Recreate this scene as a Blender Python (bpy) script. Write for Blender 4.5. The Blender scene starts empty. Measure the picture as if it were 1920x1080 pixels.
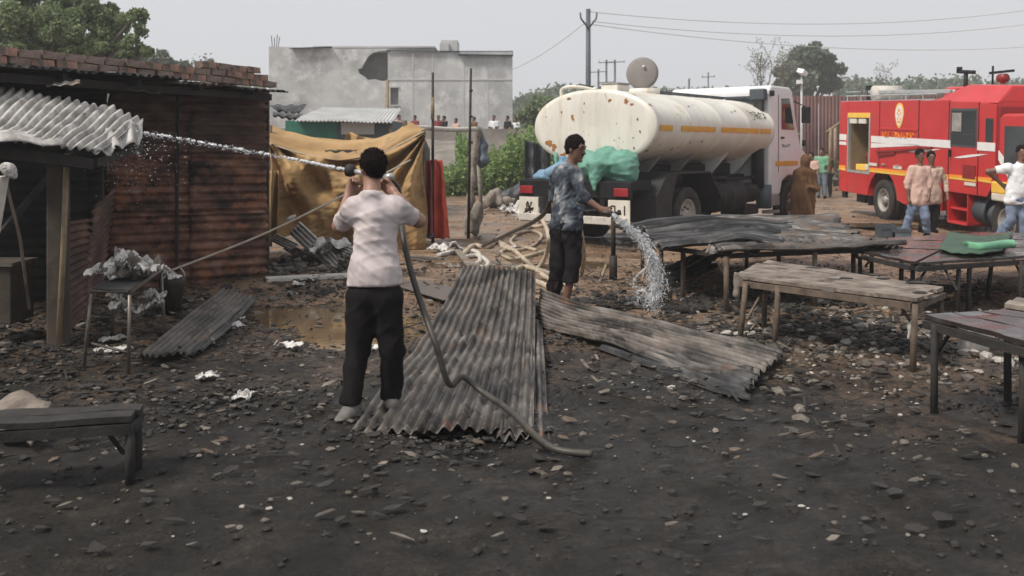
import bpy, math, random
import numpy as np
from mathutils import Vector, Matrix, Euler, noise as mn

random.seed(7)
rng = np.random.default_rng(7)
S = bpy.context.scene
COL = S.collection
F, H, HZ = 1800.0, 1.7, 280.0          # focal length in photo pixels, eye height, horizon row

# ---------------------------------------------------------------- camera
cd = bpy.data.cameras.new('camera'); cam = bpy.data.objects.new('camera', cd); COL.objects.link(cam)
cam.location = (0, 0, H); cam.rotation_euler = (math.radians(90), 0, 0)
cd.sensor_width = 36; cd.lens = 36 * F / 1920; cd.shift_y = -(540 - HZ) / 1920
cd.clip_start = 0.1; cd.clip_end = 3000
cd.dof.use_dof = True; cd.dof.focus_distance = 8.5; cd.dof.aperture_fstop = 3.2
S.camera = cam
# ---------------------------------------------------------------- sky and sun
W = bpy.data.worlds.new('World'); S.world = W; W.use_nodes = True
wn = W.node_tree.nodes; wl = W.node_tree.links
bg = wn['Background']
SUN_EL, SUN_AZ = 52.0, -122.0
sk = wn.new('ShaderNodeTexSky'); sk.sky_type = 'NISHITA'; sk.sun_disc = False
sk.sun_elevation = math.radians(SUN_EL); sk.sun_rotation = math.radians(SUN_AZ)
sk.air_density = 2.0; sk.dust_density = 6.0; sk.ozone_density = 1.0
hs = wn.new('ShaderNodeHueSaturation'); hs.inputs['Saturation'].default_value = 0.25
wl.new(sk.outputs[0], hs.inputs['Color'])
mx = wn.new('ShaderNodeMix'); mx.data_type = 'RGBA'; mx.inputs[0].default_value = 0.85
mx.inputs[7].default_value = (5.7, 5.8, 6.1, 1)        # an even overcast deck
wl.new(hs.outputs[0], mx.inputs[6]); wl.new(mx.outputs[2], bg.inputs[0])
bg.inputs[1].default_value = 0.1
sl = bpy.data.lights.new('sun', 'SUN'); sl.energy = 2.8; sl.angle = math.radians(10); sl.color = (1, .94, .86)
so = bpy.data.objects.new('sun', sl); COL.objects.link(so)
az = math.radians(SUN_AZ); el = math.radians(SUN_EL)
sd = Vector((math.sin(az) * math.cos(el), math.cos(az) * math.cos(el), math.sin(el)))
so.rotation_euler = sd.to_track_quat('Z', 'Y').to_euler()
S.view_settings.view_transform = 'Standard'; S.view_settings.look = 'None'
S.view_settings.gamma = 1; S.view_settings.exposure = 0.36
S.cycles.volume_bounces = 2; S.cycles.max_bounces = 8

# ---------------------------------------------------------------- placing
def P(px, py, d):                      # a point of the place from photo pixel and distance
    return Vector(((px - 960) / F * d, d, H - (py - HZ) / F * d))
def PZ(px, py, z):                     # the point at height z seen at that pixel
    d = F * (H - z) / (py - HZ); return Vector(((px - 960) / F * d, d, z))
def gz(x, y):
    x = np.asarray(x, float); y = np.asarray(y, float)
    z = 0.012 * np.sin(1.7 * x + 2.1 * y) + 0.012 * np.sin(3.1 * x - 1.3 * y + 1) + 0.010 * np.sin(5.3 * x + 4.1 * y + 2)
    z = z * (y < 60)
    def g(cx, cy, rx, ry, h): return h * np.exp(-((x - cx) / rx) ** 2 - ((y - cy) / ry) ** 2)
    z = z + g(-2.6, 12.2, 1.6, .9, .10) + g(-5.0, 7.4, 1.1, .7, .10) + g(-4.3, 11, 1.5, .7, .06) + g(3.1, 8.6, 2.2, 1.0, .03)
    z = z + g(-1.95, 10.0, .85, .95, -.07) + g(-1.6, 8.8, .6, .5, -.05) + g(.3, 14.2, 1.5, .5, -.02)
    z = z + g(9.6, 18.6, 2.6, 3.0, -.17) + g(0, 36, 9, 5, .15)
    return z
def gzf(x, y): return float(gz(x, y))

# ---------------------------------------------------------------- objects
def link(name, me):
    o = bpy.data.objects.new(name, me); COL.objects.link(o); return o
def tag(o, label=None, cat=None, group=None, kind=None):
    if label: o['label'] = label
    if cat: o['category'] = cat
    if group: o['group'] = group
    if kind: o['kind'] = kind
    return o
def thing(name, label, cat, loc=(0, 0, 0), rotz=0, group=None, roty=0):
    o = link(name, None); o.location = loc; o.rotation_euler = (0, roty, rotz)
    o.empty_display_size = .1
    return tag(o, label, cat, group)
def adopt(o, parent, world=True):
    o.parent = parent
    if world:
        m = Matrix.LocRotScale(parent.location, parent.rotation_euler, None)
        q = parent.parent
        if q is not None: m = Matrix.LocRotScale(q.location, q.rotation_euler, None)  # parts of parts sit at identity
        o.matrix_parent_inverse = m.inverted()
    return o
def mk(name, V, Fc, mat=None, parent=None, smooth=False, world=True, bevel=0, solid=0):
    me = bpy.data.meshes.new(name); me.from_pydata([tuple(v) for v in V], [], Fc if isinstance(Fc, list) else Fc.tolist())
    if smooth: me.polygons.foreach_set('use_smooth', [True] * len(me.polygons))
    me.update()
    if mat: me.materials.append(mat)
    o = link(name, me)
    if parent is not None:
        o.parent = parent
        if world: 
            pm = chain(parent); o.matrix_parent_inverse = pm.inverted()
    if solid:
        m = o.modifiers.new('solid', 'SOLIDIFY'); m.thickness = solid; m.offset = 0
    if bevel:
        m = o.modifiers.new('bevel', 'BEVEL'); m.width = bevel; m.segments = 2; m.limit_method = 'ANGLE'; m.angle_limit = .6
    return o
def chain(o):
    m = o.matrix_parent_inverse @ Matrix.LocRotScale(o.location, o.rotation_euler, o.scale) if o.parent else Matrix.LocRotScale(o.location, o.rotation_euler, o.scale)
    return chain(o.parent) @ m if o.parent else m
class MB:
    def __init__(s): s.V = []; s.F = []
    def add(s, V, Fc):
        n = len(s.V); s.V += [tuple(v) for v in V]; s.F += [tuple(i + n for i in f) for f in Fc]; return s
    def box(s, c, d, rot=None):
        x, y, z = d[0] / 2, d[1] / 2, d[2] / 2
        V = [Vector(p) for p in ((-x, -y, -z), (x, -y, -z), (x, y, -z), (-x, y, -z), (-x, -y, z), (x, -y, z), (x, y, z), (-x, y, z))]
        if rot is not None:
            M = rot if isinstance(rot, Matrix) else Euler(rot).to_matrix()
            V = [M @ v for v in V]
        c = Vector(c)
        return s.add([v + c for v in V], [(0, 3, 2, 1), (4, 5, 6, 7), (0, 1, 5, 4), (1, 2, 6, 5), (2, 3, 7, 6), (3, 0, 4, 7)])
    def bb(s, x0, x1, y0, y1, z0, z1): return s.box(((x0 + x1) / 2, (y0 + y1) / 2, (z0 + z1) / 2), (abs(x1 - x0), abs(y1 - y0), abs(z1 - z0)))
    def bar(s, a, b, w, t=None, up=(0, 0, 1)):
        a = Vector(a); b = Vector(b); t = t or w; d = b - a; L = d.length; d.normalize()
        u = Vector(up); u = u if abs(u.dot(d)) < .95 else Vector((1, 0, 0))
        x = d.cross(u).normalized(); z = x.cross(d)
        return s.box((a + b) / 2, (w, L, t), Matrix((x, d, z)).transposed())
    def tube(s, pts, r, n=8, caps=True, jit=0):
        pts = [Vector(p) for p in pts]; m = len(pts)
        rr = r if isinstance(r, (list, tuple)) else [r] * m
        V = []; Fc = []; prev = None
        for i, p in enumerate(pts):
            d = (pts[min(i + 1, m - 1)] - pts[max(i - 1, 0)]).normalized()
            if prev is None:
                u = Vector((0, 0, 1)) if abs(d.z) < .9 else Vector((1, 0, 0)); x = d.cross(u).normalized()
            else:
                x = (prev - d * prev.dot(d)).normalized()
            prev = x; y = d.cross(x)
            for k in range(n):
                a = 2 * math.pi * k / n; q = rr[i] * (1 + jit * random.uniform(-1, 1))
                V.append(p + x * math.cos(a) * q + y * math.sin(a) * q)
        for i in range(m - 1):
            for k in range(n):
                k2 = (k + 1) % n
                Fc.append((i * n + k, i * n + k2, (i + 1) * n + k2, (i + 1) * n + k))
        if caps: Fc.append(tuple(range(n - 1, -1, -1))); Fc.append(tuple((m - 1) * n + k for k in range(n)))
        return s.add(V, Fc)
    def prism(s, prof, y0, y1):        # profile in (x,z), extruded along y
        n = len(prof); V = [(x, y0, z) for x, z in prof] + [(x, y1, z) for x, z in prof]
        Fc = [tuple(range(n)), tuple(range(2 * n - 1, n - 1, -1))] + [(i, i + n, (i + 1) % n + n, (i + 1) % n) for i in range(n)]
        return s.add(V, Fc)
    def stone(s, c, r, squash=.7):
        V = []; t = (1 + 5 ** .5) / 2
        for p in ((-1, t, 0), (1, t, 0), (-1, -t, 0), (1, -t, 0), (0, -1, t), (0, 1, t), (0, -1, -t), (0, 1, -t), (t, 0, -1), (t, 0, 1), (-t, 0, -1), (-t, 0, 1)):
            v = Vector(p).normalized() * r * random.uniform(.6, 1.15); V.append(v)
        M = Euler((random.random() * 6, random.random() * 6, random.random() * 6)).to_matrix()
        c = Vector(c); V = [M @ v for v in V]; V = [Vector((v.x, v.y, v.z * squash)) + c for v in V]
        return s.add(V, [(0, 11, 5), (0, 5, 1), (0, 1, 7), (0, 7, 10), (0, 10, 11), (1, 5, 9), (5, 11, 4), (11, 10, 2), (10, 7, 6), (7, 1, 8), (3, 9, 4), (3, 4, 2), (3, 2, 6), (3, 6, 8), (3, 8, 9), (4, 9, 5), (2, 4, 11), (6, 2, 10), (8, 6, 7), (9, 8, 1)])
    def build(s, name, mat, parent=None, smooth=False, world=True, bevel=0, solid=0):
        return mk(name, s.V, s.F, mat, parent, smooth, world, bevel, solid)
def surf(fn, nu, nv):                  # grid surface
    V = [fn(i / nu, j / nv) for j in range(nv + 1) for i in range(nu + 1)]
    Fc = [(j * (nu + 1) + i, j * (nu + 1) + i + 1, (j + 1) * (nu + 1) + i + 1, (j + 1) * (nu + 1) + i) for j in range(nv) for i in range(nu)]
    return V, Fc
def spline(pts, n=8):
    pts = [Vector(p) for p in pts]; out = []
    for i in range(len(pts) - 1):
        a = pts[max(i - 1, 0)]; b = pts[i]; c = pts[i + 1]; d = pts[min(i + 2, len(pts) - 1)]
        for k in range(n):
            t = k / n
            out.append(.5 * ((2 * b) + (c - a) * t + (2 * a - 5 * b + 4 * c - d) * t * t + (3 * b - a - 3 * c + d) * t ** 3))
    return out + [pts[-1]]

# ---------------------------------------------------------------- materials
MATS = {}
def mat(name, cols, scale=4, rough=.8, metal=0, bump=.0, bscale=None, stretch=(1, 1, 1), detail=8, stain=None, sscale=2, sthr=(.55, .65), spec=.5, trans=0, gen=False, rrange=None, alpha=None, rot=(0, 0, 0), stain2=None, uv=False, sthr2=None, sscale2=None):
    """cols: list of (pos, (r,g,b)); stain = colour laid on in noise patches"""
    m = bpy.data.materials.new(name); m.use_nodes = True; N = m.node_tree.nodes; L = m.node_tree.links
    b = N['Principled BSDF']; b.inputs['Roughness'].default_value = rough; b.inputs['Metallic'].default_value = metal
    b.inputs['Specular IOR Level'].default_value = spec
    if trans: b.inputs['Transmission Weight'].default_value = trans
    if alpha is not None: b.inputs['Alpha'].default_value = alpha
    tc = N.new('ShaderNodeTexCoord'); mp = N.new('ShaderNodeMapping'); mp.inputs['Scale'].default_value = stretch
    mp.inputs['Rotation'].default_value = rot
    L.new(tc.outputs['UV' if uv else 'Generated' if gen else 'Object'], mp.inputs[0])
    nz = N.new('ShaderNodeTexNoise'); nz.inputs['Scale'].default_value = scale; nz.inputs['Detail'].default_value = detail; nz.inputs['Roughness'].default_value = .62
    L.new(mp.outputs[0], nz.inputs['Vector'])
    if len(cols) == 1: cols = [(0, cols[0][1]), (1, cols[0][1])]
    cr = N.new('ShaderNodeValToRGB'); e = cr.color_ramp.elements
    e[0].position = cols[0][0]; e[0].color = (*cols[0][1], 1); e[1].position = cols[-1][0]; e[1].color = (*cols[-1][1], 1)
    for p, c in cols[1:-1]:
        q = e.new(p); q.color = (*c, 1)
    L.new(nz.outputs['Fac'], cr.inputs[0]); out = cr.outputs[0]
    for k, st in enumerate([stain, stain2]):
        if st is None: continue
        ss = sscale * (1 if k == 0 else 2.3) if not (k and sscale2) else sscale2
        n2 = N.new('ShaderNodeTexNoise'); n2.inputs['Scale'].default_value = ss; n2.inputs['Detail'].default_value = 10; n2.inputs['Roughness'].default_value = .7
        ad = N.new('ShaderNodeVectorMath'); ad.inputs[1].default_value = (13.7 * (k + 1), 5.1, 2.2)
        L.new(mp.outputs[0], ad.inputs[0]); L.new(ad.outputs[0], n2.inputs['Vector'])
        mr = N.new('ShaderNodeMapRange'); st_ = sthr2 if (k and sthr2) else sthr; mr.inputs[1].default_value = st_[0]; mr.inputs[2].default_value = st_[1]
        L.new(n2.outputs['Fac'], mr.inputs[0])
        mi = N.new('ShaderNodeMix'); mi.data_type = 'RGBA'; mi.inputs[7].default_value = (*st, 1)
        L.new(mr.outputs[0], mi.inputs[0]); L.new(out, mi.inputs[6]); out = mi.outputs[2]
    L.new(out, b.inputs['Base Color'])
    if rrange:
        mr = N.new('ShaderNodeMapRange'); mr.inputs[1].default_value = .35; mr.inputs[2].default_value = .65
        mr.inputs[3].default_value, mr.inputs[4].default_value = rrange
        L.new(nz.outputs['Fac'], mr.inputs[0]); L.new(mr.outputs[0], b.inputs['Roughness'])
    if bump:
        n3 = N.new('ShaderNodeTexNoise'); n3.inputs['Scale'].default_value = bscale or scale * 4; n3.inputs['Detail'].default_value = 6
        L.new(mp.outputs[0], n3.inputs['Vector'])
        bp = N.new('ShaderNodeBump'); bp.inputs['Strength'].default_value = 1; bp.inputs['Distance'].default_value = bump
        L.new(n3.outputs['Fac'], bp.inputs['Height']); L.new(bp.outputs[0], b.inputs['Normal'])
    MATS[name] = m; return m
def g(v, t=(1, 1, 1)): return (v * t[0], v * t[1], v * t[2])
M = {}
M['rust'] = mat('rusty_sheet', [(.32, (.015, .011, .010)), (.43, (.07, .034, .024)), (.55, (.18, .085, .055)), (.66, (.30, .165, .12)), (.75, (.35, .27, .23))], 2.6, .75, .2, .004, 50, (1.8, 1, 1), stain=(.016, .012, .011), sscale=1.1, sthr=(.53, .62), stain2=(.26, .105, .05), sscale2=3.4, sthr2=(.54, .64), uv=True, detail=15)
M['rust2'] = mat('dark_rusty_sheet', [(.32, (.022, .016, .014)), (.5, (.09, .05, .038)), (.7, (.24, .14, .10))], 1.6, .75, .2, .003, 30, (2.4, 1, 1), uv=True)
M['asb'] = mat('weathered_cement_sheet', [(.3, (.16, .15, .135)), (.5, (.36, .34, .315)), (.68, (.62, .60, .56))], 2.2, .9, 0, .004, 40, (3, 1, 1), stain=(.06, .055, .05), sscale=1.5, sthr=(.58, .70), uv=True)
M['zinc'] = mat('scorched_zinc_sheet', [(.32, (.028, .025, .022)), (.48, (.10, .09, .084)), (.62, (.23, .21, .195)), (.74, (.38, .36, .335))], 2.4, .5, .35, .003, 60, (1.8, 1, 1), stain=(.024, .02, .018), sscale=1.2, sthr=(.54, .62), stain2=(.16, .095, .06), rrange=(.35, .65), uv=True, detail=15)
M['zinc_rust'] = mat('scorched_zinc_with_rust', [(.32, (.025, .021, .018)), (.45, (.085, .073, .063)), (.58, (.17, .15, .132)), (.72, (.27, .24, .215))], 2.4, .55, .3, .003, 60, (1.8, 1, 1), stain=(.022, .018, .015), sscale=1.3, sthr=(.52, .60), stain2=(.15, .08, .048), sscale2=1.9, sthr2=(.56, .68), rrange=(.4, .7), uv=True, detail=15)
M['zinc_dark'] = mat('burnt_zinc_sheet', [(.32, (.008, .008, .008)), (.48, (.035, .033, .033)), (.6, (.10, .097, .094)), (.74, (.26, .25, .24))], 2.0, .45, .4, .003, 60, (2.2, 1, 1), stain=(.009, .009, .009), sscale=.9, sthr=(.5, .58), rrange=(.3, .6), uv=True, detail=14)
M['char'] = mat('charred_wood', [(.3, (.008, .007, .007)), (.7, (.035, .03, .026))], 8, .8, 0, .004, 50)
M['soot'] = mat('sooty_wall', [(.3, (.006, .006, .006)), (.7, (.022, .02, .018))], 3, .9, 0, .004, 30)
M['brick'] = mat('old_brick', [(.3, (.17, .09, .065)), (.55, (.33, .18, .13)), (.75, (.45, .28, .21))], 6, .95, 0, .008, 60, stain=(.12, .10, .085), sscale=4, sthr=(.46, .6))
M['brick_grey'] = mat('sooty_brick', [(.3, (.10, .075, .062)), (.7, (.27, .20, .165))], 7, .95, 0, .006, 60)
M['mudpost'] = mat('mud_post', [(.3, (.03, .024, .018)), (.7, (.085, .066, .05))], 4, .95, 0, .006, 30)
M['wood'] = mat('weathered_board', [(.3, (.08, .062, .05)), (.5, (.18, .145, .118)), (.7, (.29, .245, .205))], 5, .85, 0, .004, 30, (1, 1, 1), stain=(.035, .026, .02), sscale=3, sthr=(.54, .64), detail=12)
M['leg'] = mat('table_leg_wood', [(.3, (.05, .035, .025)), (.7, (.15, .11, .08))], 9, .85, 0, .003, 40)
M['darktop'] = mat('scorched_board', [(.3, (.014, .011, .010)), (.6, (.038, .030, .027)), (.8, (.085, .074, .068))], 4, .3, 0, .001, 20, rrange=(.05, .45), spec=.6)
M['iron'] = mat('black_iron', [(.3, (.012, .011, .010)), (.7, (.05, .035, .026))], 12, .7, .3, .002, 60)
M['steel'] = mat('dull_steel_leg', [(.3, (.10, .085, .07)), (.7, (.22, .19, .16))], 10, .5, .6)
M['bamboo'] = mat('bamboo', [(.3, (.16, .11, .06)), (.7, (.30, .23, .15))], 10, .7)
M['palepole'] = mat('pale_pole', [(.3, (.40, .37, .32)), (.7, (.60, .57, .52))], 10, .7)
M['paper'] = mat('burnt_paper', [(.3, (.24, .22, .20)), (.5, (.56, .54, .51)), (.7, (.72, .70, .67))], 9, .95, 0, .005, 60, stain=(.07, .055, .045), sscale=5, sthr=(.5, .6))
M['debris'] = mat('ash_debris', [(.3, (.03, .027, .025)), (.5, (.10, .085, .07)), (.7, (.24, .21, .18))], 3, .95, 0, .004, 60)
M['stone'] = mat('pale_stone', [(.3, (.22, .20, .18)), (.7, (.5, .47, .43))], 8, .95, 0, .004, 60)
M['tarp'] = mat('ochre_tarpaulin', [(.3, (.22, .13, .055)), (.5, (.33, .205, .085)), (.7, (.42, .27, .12))], 1.6, .8, 0, .003, 50, stain=(.13, .085, .05), sscale=1.1, sthr=(.55, .72))
M['redcloth'] = mat('red_cloth', [(.3, (.48, .05, .03)), (.7, (.72, .12, .07))], 3, .8)
M['maroon'] = mat('maroon_cloth', [(.3, (.12, .012, .014)), (.7, (.24, .028, .028))], 3, .85)
M['bluecloth'] = mat('slate_cloth', [(.3, (.07, .09, .11)), (.7, (.16, .2, .23))], 4, .85)
M['jute'] = mat('jute_wrap', [(.3, (.14, .115, .095)), (.7, (.32, .28, .24))], 12, .95, 0, .004, 80)
M['hose'] = mat('canvas_hose', [(.3, (.30, .24, .17)), (.7, (.52, .44, .34))], 8, .85, 0, .002, 90, stain=(.15, .11, .08), sscale=2, sthr=(.56, .7))
M['darkhose'] = mat('dark_rubber_hose', [(.3, (.02, .017, .014)), (.7, (.07, .06, .048))], 8, .5)
M['rope'] = mat('pale_rope', [(.3, (.30, .26, .2)), (.7, (.48, .43, .36))], 30, .9)
M['concrete'] = mat('grey_render', [(.25, (.26, .26, .26)), (.5, (.40, .40, .395)), (.75, (.52, .52, .51))], .5, .95, 0, .01, 5, stain=(.25, .245, .24), sscale=.35, sthr=(.5, .66), stain2=(.56, .56, .55))
M['cement'] = mat('bare_cement', [(.3, (.36, .36, .355)), (.7, (.48, .48, .47))], .8, .95)
M['roofdark'] = mat('dark_roof_strip', [(.3, (.035, .045, .055)), (.7, (.08, .095, .11))], 1, .6)
M['roofblack'] = mat('black_roof_strip', [(.3, (.012, .018, .024)), (.7, (.03, .04, .05))], 1, .9, spec=.05)  # near-black, also stands in for the right wing's roof shadow
M['lidgrey'] = mat('dull_grey_lid', [(.3, (.15, .135, .125)), (.7, (.24, .22, .205))], 1.5, .7)
M['hole'] = mat('dark_block_opening', [(.3, (.12, .118, .118)), (.7, (.18, .178, .175))], 1.5, .95)
M['mudwall'] = mat('mud_wall', [(.3, (.12, .105, .09)), (.6, (.22, .195, .17)), (.8, (.33, .31, .28))], 1.1, .95, 0, .02, 6)
M['green'] = mat('green_sheet_wall', [(.3, (.012, .085, .065)), (.7, (.03, .17, .12))], 2, .6)
M['lightroof'] = mat('pale_tin_roof', [(.3, (.36, .36, .35)), (.7, (.56, .56, .55))], 1.5, .7)
M['maroonfence'] = mat('maroon_sheet_fence', [(.3, (.07, .03, .028)), (.7, (.13, .06, .052))], 1, .7)
M['white'] = mat('old_white_enamel', [(.3, (.58, .55, .48)), (.7, (.72, .695, .62))], 1.3, .36, 0, .001, 12, (2.6, 2.6, .4), stain=(.46, .34, .19), sscale=1.7, sthr=(.56, .76), stain2=(.27, .12, .045), sscale2=5.0, sthr2=(.645, .68), detail=12)
M['cabwhite'] = mat('white_cab_paint', [(.3, (.62, .62, .62)), (.7, (.74, .74, .73))], 2, .35, stain=(.45, .43, .40), sscale=2, sthr=(.6, .8))
M['ruststain'] = mat('rust_patch', [(.3, (.24, .085, .02)), (.7, (.40, .19, .06))], 14, .9)
M['chipdark'] = mat('dark_paint_chip', [(.3, (.06, .045, .035)), (.7, (.16, .11, .07))], 14, .9)
M['amber'] = mat('amber_reflective_tape', [(.3, (.55, .27, .03)), (.7, (.70, .38, .05))], 10, .4)
M['black'] = mat('black_chassis_paint', [(.3, (.006, .006, .007)), (.7, (.018, .018, .019))], 5, .6, stain=(.035, .032, .03), sscale=2, sthr=(.58, .78), spec=.25)
M['greyguard'] = mat('dusty_black_panel', [(.3, (.016, .016, .018)), (.7, (.04, .039, .041))], 2, .6, stain=(.08, .076, .073), sscale=1.4, sthr=(.52, .78), spec=.25)
M['rubber'] = mat('dusty_tyre_rubber', [(.3, (.022, .02, .019)), (.7, (.055, .05, .046))], 6, .9, 0, .003, 60, spec=.2)
M['rim'] = mat('dusty_rim', [(.3, (.22, .2, .18)), (.7, (.42, .4, .37))], 4, .6, .3)
M['red'] = mat('fire_engine_red', [(.3, (.44, .022, .024)), (.7, (.56, .034, .034))], 1.5, .32, stain=(.36, .07, .06), sscale=1.6, sthr=(.52, .8), detail=12)
M['dred'] = mat('dark_red_trim', [(.3, (.20, .01, .012)), (.7, (.28, .015, .015))], 2, .4)
M['stripe'] = mat('white_stripe', [(.3, (.68, .66, .64)), (.7, (.78, .77, .76))], 3, .4)
M['orange'] = mat('orange_reflective_stripe', [(.3, (.80, .26, .02)), (.7, (.90, .36, .04))], 5, .4)
M['yellow'] = mat('yellow_paint', [(.3, (.75, .42, .05)), (.7, (.85, .55, .10))], 5, .5)
M['alu'] = mat('aluminium', [(.3, (.42, .43, .42)), (.7, (.6, .61, .6))], 5, .4, .6)
M['glass'] = mat('dark_window_glass', [(.3, (.02, .025, .028)), (.7, (.035, .04, .045))], 2, .08, spec=.8)
M['bayin'] = mat('tan_locker_lining', [(.3, (.16, .12, .06)), (.7, (.26, .2, .11))], 2, .7)
M['lamp'] = mat('red_tail_lens', [(.3, (.22, .015, .02)), (.7, (.34, .03, .035))], 5, .4)
M['plate'] = mat('number_plate', [(.3, (.55, .5, .42)), (.7, (.7, .66, .58))], 6, .6)
M['net'] = mat('green_plastic_sheet', [(.3, (.09, .24, .18)), (.7, (.17, .35, .28))], 4, .6, stain=(.22, .38, .32), sscale=3, sthr=(.55, .75), spec=.25)
M['bluebag'] = mat('blue_cloth', [(.3, (.05, .15, .27)), (.7, (.22, .33, .42))], 5, .8)
M['skin'] = mat('brown_skin', [(.3, (.22, .11, .075)), (.7, (.33, .18, .13))], 6, .5)
M['skin2'] = mat('dark_brown_skin', [(.3, (.13, .065, .042)), (.7, (.20, .105, .072))], 6, .5)
M['hair'] = mat('black_hair', [(.3, (.006, .004, .004)), (.7, (.016, .011, .010))], 30, .9, 0, .004, 90, spec=.08)
M['tee'] = mat('dirty_white_tshirt', [(.3, (.50, .43, .42)), (.7, (.58, .52, .51))], 3, .9, 0, .001, 120, stain=(.30, .255, .255), sscale=2.6, sthr=(.47, .68), spec=.1)
M['blackcloth'] = mat('black_trouser_cloth', [(.3, (.008, .007, .008)), (.7, (.020, .017, .018))], 8, .95, 0, .001, 120, spec=.1)
M['tiedye'] = mat('mottled_grey_blue_shirt', [(.38, (.018, .024, .036)), (.50, (.055, .068, .086)), (.58, (.13, .145, .165)), (.68, (.42, .41, .40))], 5.5, .9, 0, .001, 120, detail=3)
M['jeans'] = mat('blue_jeans', [(.3, (.09, .12, .19)), (.7, (.2, .25, .34))], 5, .9)
M['pinkshirt'] = mat('peach_shirt', [(.3, (.46, .30, .25)), (.7, (.60, .42, .35))], 5, .9)
M['tanshirt'] = mat('tan_shirt', [(.3, (.40, .29, .23)), (.7, (.52, .4, .33))], 5, .9)
M['whiteshirt'] = mat('white_shirt', [(.3, (.60, .60, .61)), (.7, (.74, .74, .75))], 5, .9)
M['brownshawl'] = mat('brown_shawl', [(.3, (.085, .045, .022)), (.7, (.19, .105, .055))], 3, .95, spec=.1)
M['shoe'] = mat('worn_grey_shoe', [(.3, (.09, .082, .075)), (.7, (.20, .185, .17))], 9, .8)
M['whiteshoe'] = mat('white_shoe', [(.3, (.65, .65, .65)), (.7, (.75, .75, .75))], 9, .6)
M['water'] = mat('spraying_water', [(.3, (.86, .88, .9)), (.7, (.95, .96, .97))], 20, .06, trans=.55)
M['bark'] = mat('bark', [(.3, (.07, .055, .045)), (.7, (.16, .13, .105))], 5, .95, 0, .01, 20)
M['puddle'] = mat('muddy_water', [(.3, (.11, .075, .045)), (.7, (.16, .115, .07))], 1.5, .06, 0, .0006, 9, spec=.6)
M['blacksheet'] = mat('black_plastic_sheet', [(.3, (.02, .021, .024)), (.7, (.055, .056, .062))], 3, .5)
M['greencloth'] = mat('dark_green_cloth', [(.3, (.02, .05, .03)), (.7, (.05, .10, .06))], 4, .7)
M['mint'] = mat('mint_green_cloth', [(.3, (.10, .28, .16)), (.7, (.17, .38, .23))], 4, .7)
M['lampwhite'] = mat('white_lamp_housing', [(.3, (.7, .7, .7)), (.7, (.8, .8, .8))], 4, .5)

def leafmat(name, c0, c1, c2):
    m = bpy.data.materials.new(name); m.use_nodes = True; N = m.node_tree.nodes; L = m.node_tree.links; b = N['Principled BSDF']
    ge = N.new('ShaderNodeNewGeometry'); cr = N.new('ShaderNodeValToRGB'); e = cr.color_ramp.elements
    e[0].color = (*c0, 1); e[1].color = (*c2, 1); q = e.new(.5); q.color = (*c1, 1)
    L.new(ge.outputs['Random Per Island'], cr.inputs[0]); L.new(cr.outputs[0], b.inputs['Base Color'])
    b.inputs['Roughness'].default_value = .6
    tr = N.new('ShaderNodeBsdfTranslucent'); L.new(cr.outputs[0], tr.inputs[0])
    ms = N.new('ShaderNodeMixShader'); ms.inputs[0].default_value = .42
    L.new(b.outputs[0], ms.inputs[1]); L.new(tr.outputs[0], ms.inputs[2]); L.new(ms.outputs[0], N['Material Output'].inputs[0])
    return m
M['leaf'] = leafmat('fresh_green_leaves', (.12, .16, .075), (.19, .25, .12), (.29, .35, .18))
M['leafdark'] = leafmat('dark_green_leaves', (.06, .09, .055), (.10, .14, .085), (.15, .19, .115))
M['leafpale'] = leafmat('dusty_leaves', (.10, .12, .085), (.16, .19, .13), (.22, .25, .17))
M['weed'] = leafmat('weed_green', (.10, .17, .05), (.18, .28, .08), (.30, .38, .14))

# ---------------------------------------------------------------- corrugated sheets
def corr(name, A, B, C, D_, n, amp, material, parent=None, nv=10, wob=.012, ragged=.02, holes=0, bend=None, solid=.004, spv=6, seed=0, label=None):
    """Sheet with corners A(u0,v0) B(u1,v0) C(u1,v1) D(u0,v1); ridges run along v, n of them across u."""
    A, B, C, D_ = map(Vector, (A, B, C, D_)); nrm = (B - A).cross(D_ - A).normalized(); nu = n * spv
    off = Vector((seed * 3.1, seed * 1.7, 0)); L = (D_ - A).length; vd = (D_ - A).normalized()
    V = []
    for j in range(nv + 1):
        v = j / nv
        for i in range(nu + 1):
            u = i / nu
            p = (A * (1 - u) + B * u) * (1 - v) + (D_ * (1 - u) + C * u) * v
            q = mn.noise(p * .9 + off) * wob * 2 + mn.noise(p * 3 + off) * wob * .6
            if bend: q += bend(u, v)
            p = p + nrm * (amp * math.sin(2 * math.pi * n * u) + q)
            if ragged and j in (0, nv): p = p + vd * mn.noise(p * 7 + off) * ragged * (1 if j else -1) * 2
            V.append(p)
    Fc = []
    for j in range(nv):
        for i in range(nu):
            if holes:
                p = V[j * (nu + 1) + i]
                if mn.noise(p * 2.3 + off * 2) > 1 - holes - .35: continue
            Fc.append((j * (nu + 1) + i, j * (nu + 1) + i + 1, (j + 1) * (nu + 1) + i + 1, (j + 1) * (nu + 1) + i))
    o = mk(name, V, Fc, material, parent, True, solid=solid)
    me = o.data; uvl = me.uv_layers.new(name='UVMap'); Wd = (B - A).length; li = np.empty(len(me.loops), np.int32); me.loops.foreach_get('vertex_index', li)
    uu = (li % (nu + 1)) / nu * Wd + seed * 1.37; vv = (li // (nu + 1)) / nv * L + seed * .71
    uvl.data.foreach_set('uv', np.stack([uu, vv], 1).ravel().astype(np.float32))
    if label: o['label'] = label
    return o

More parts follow.
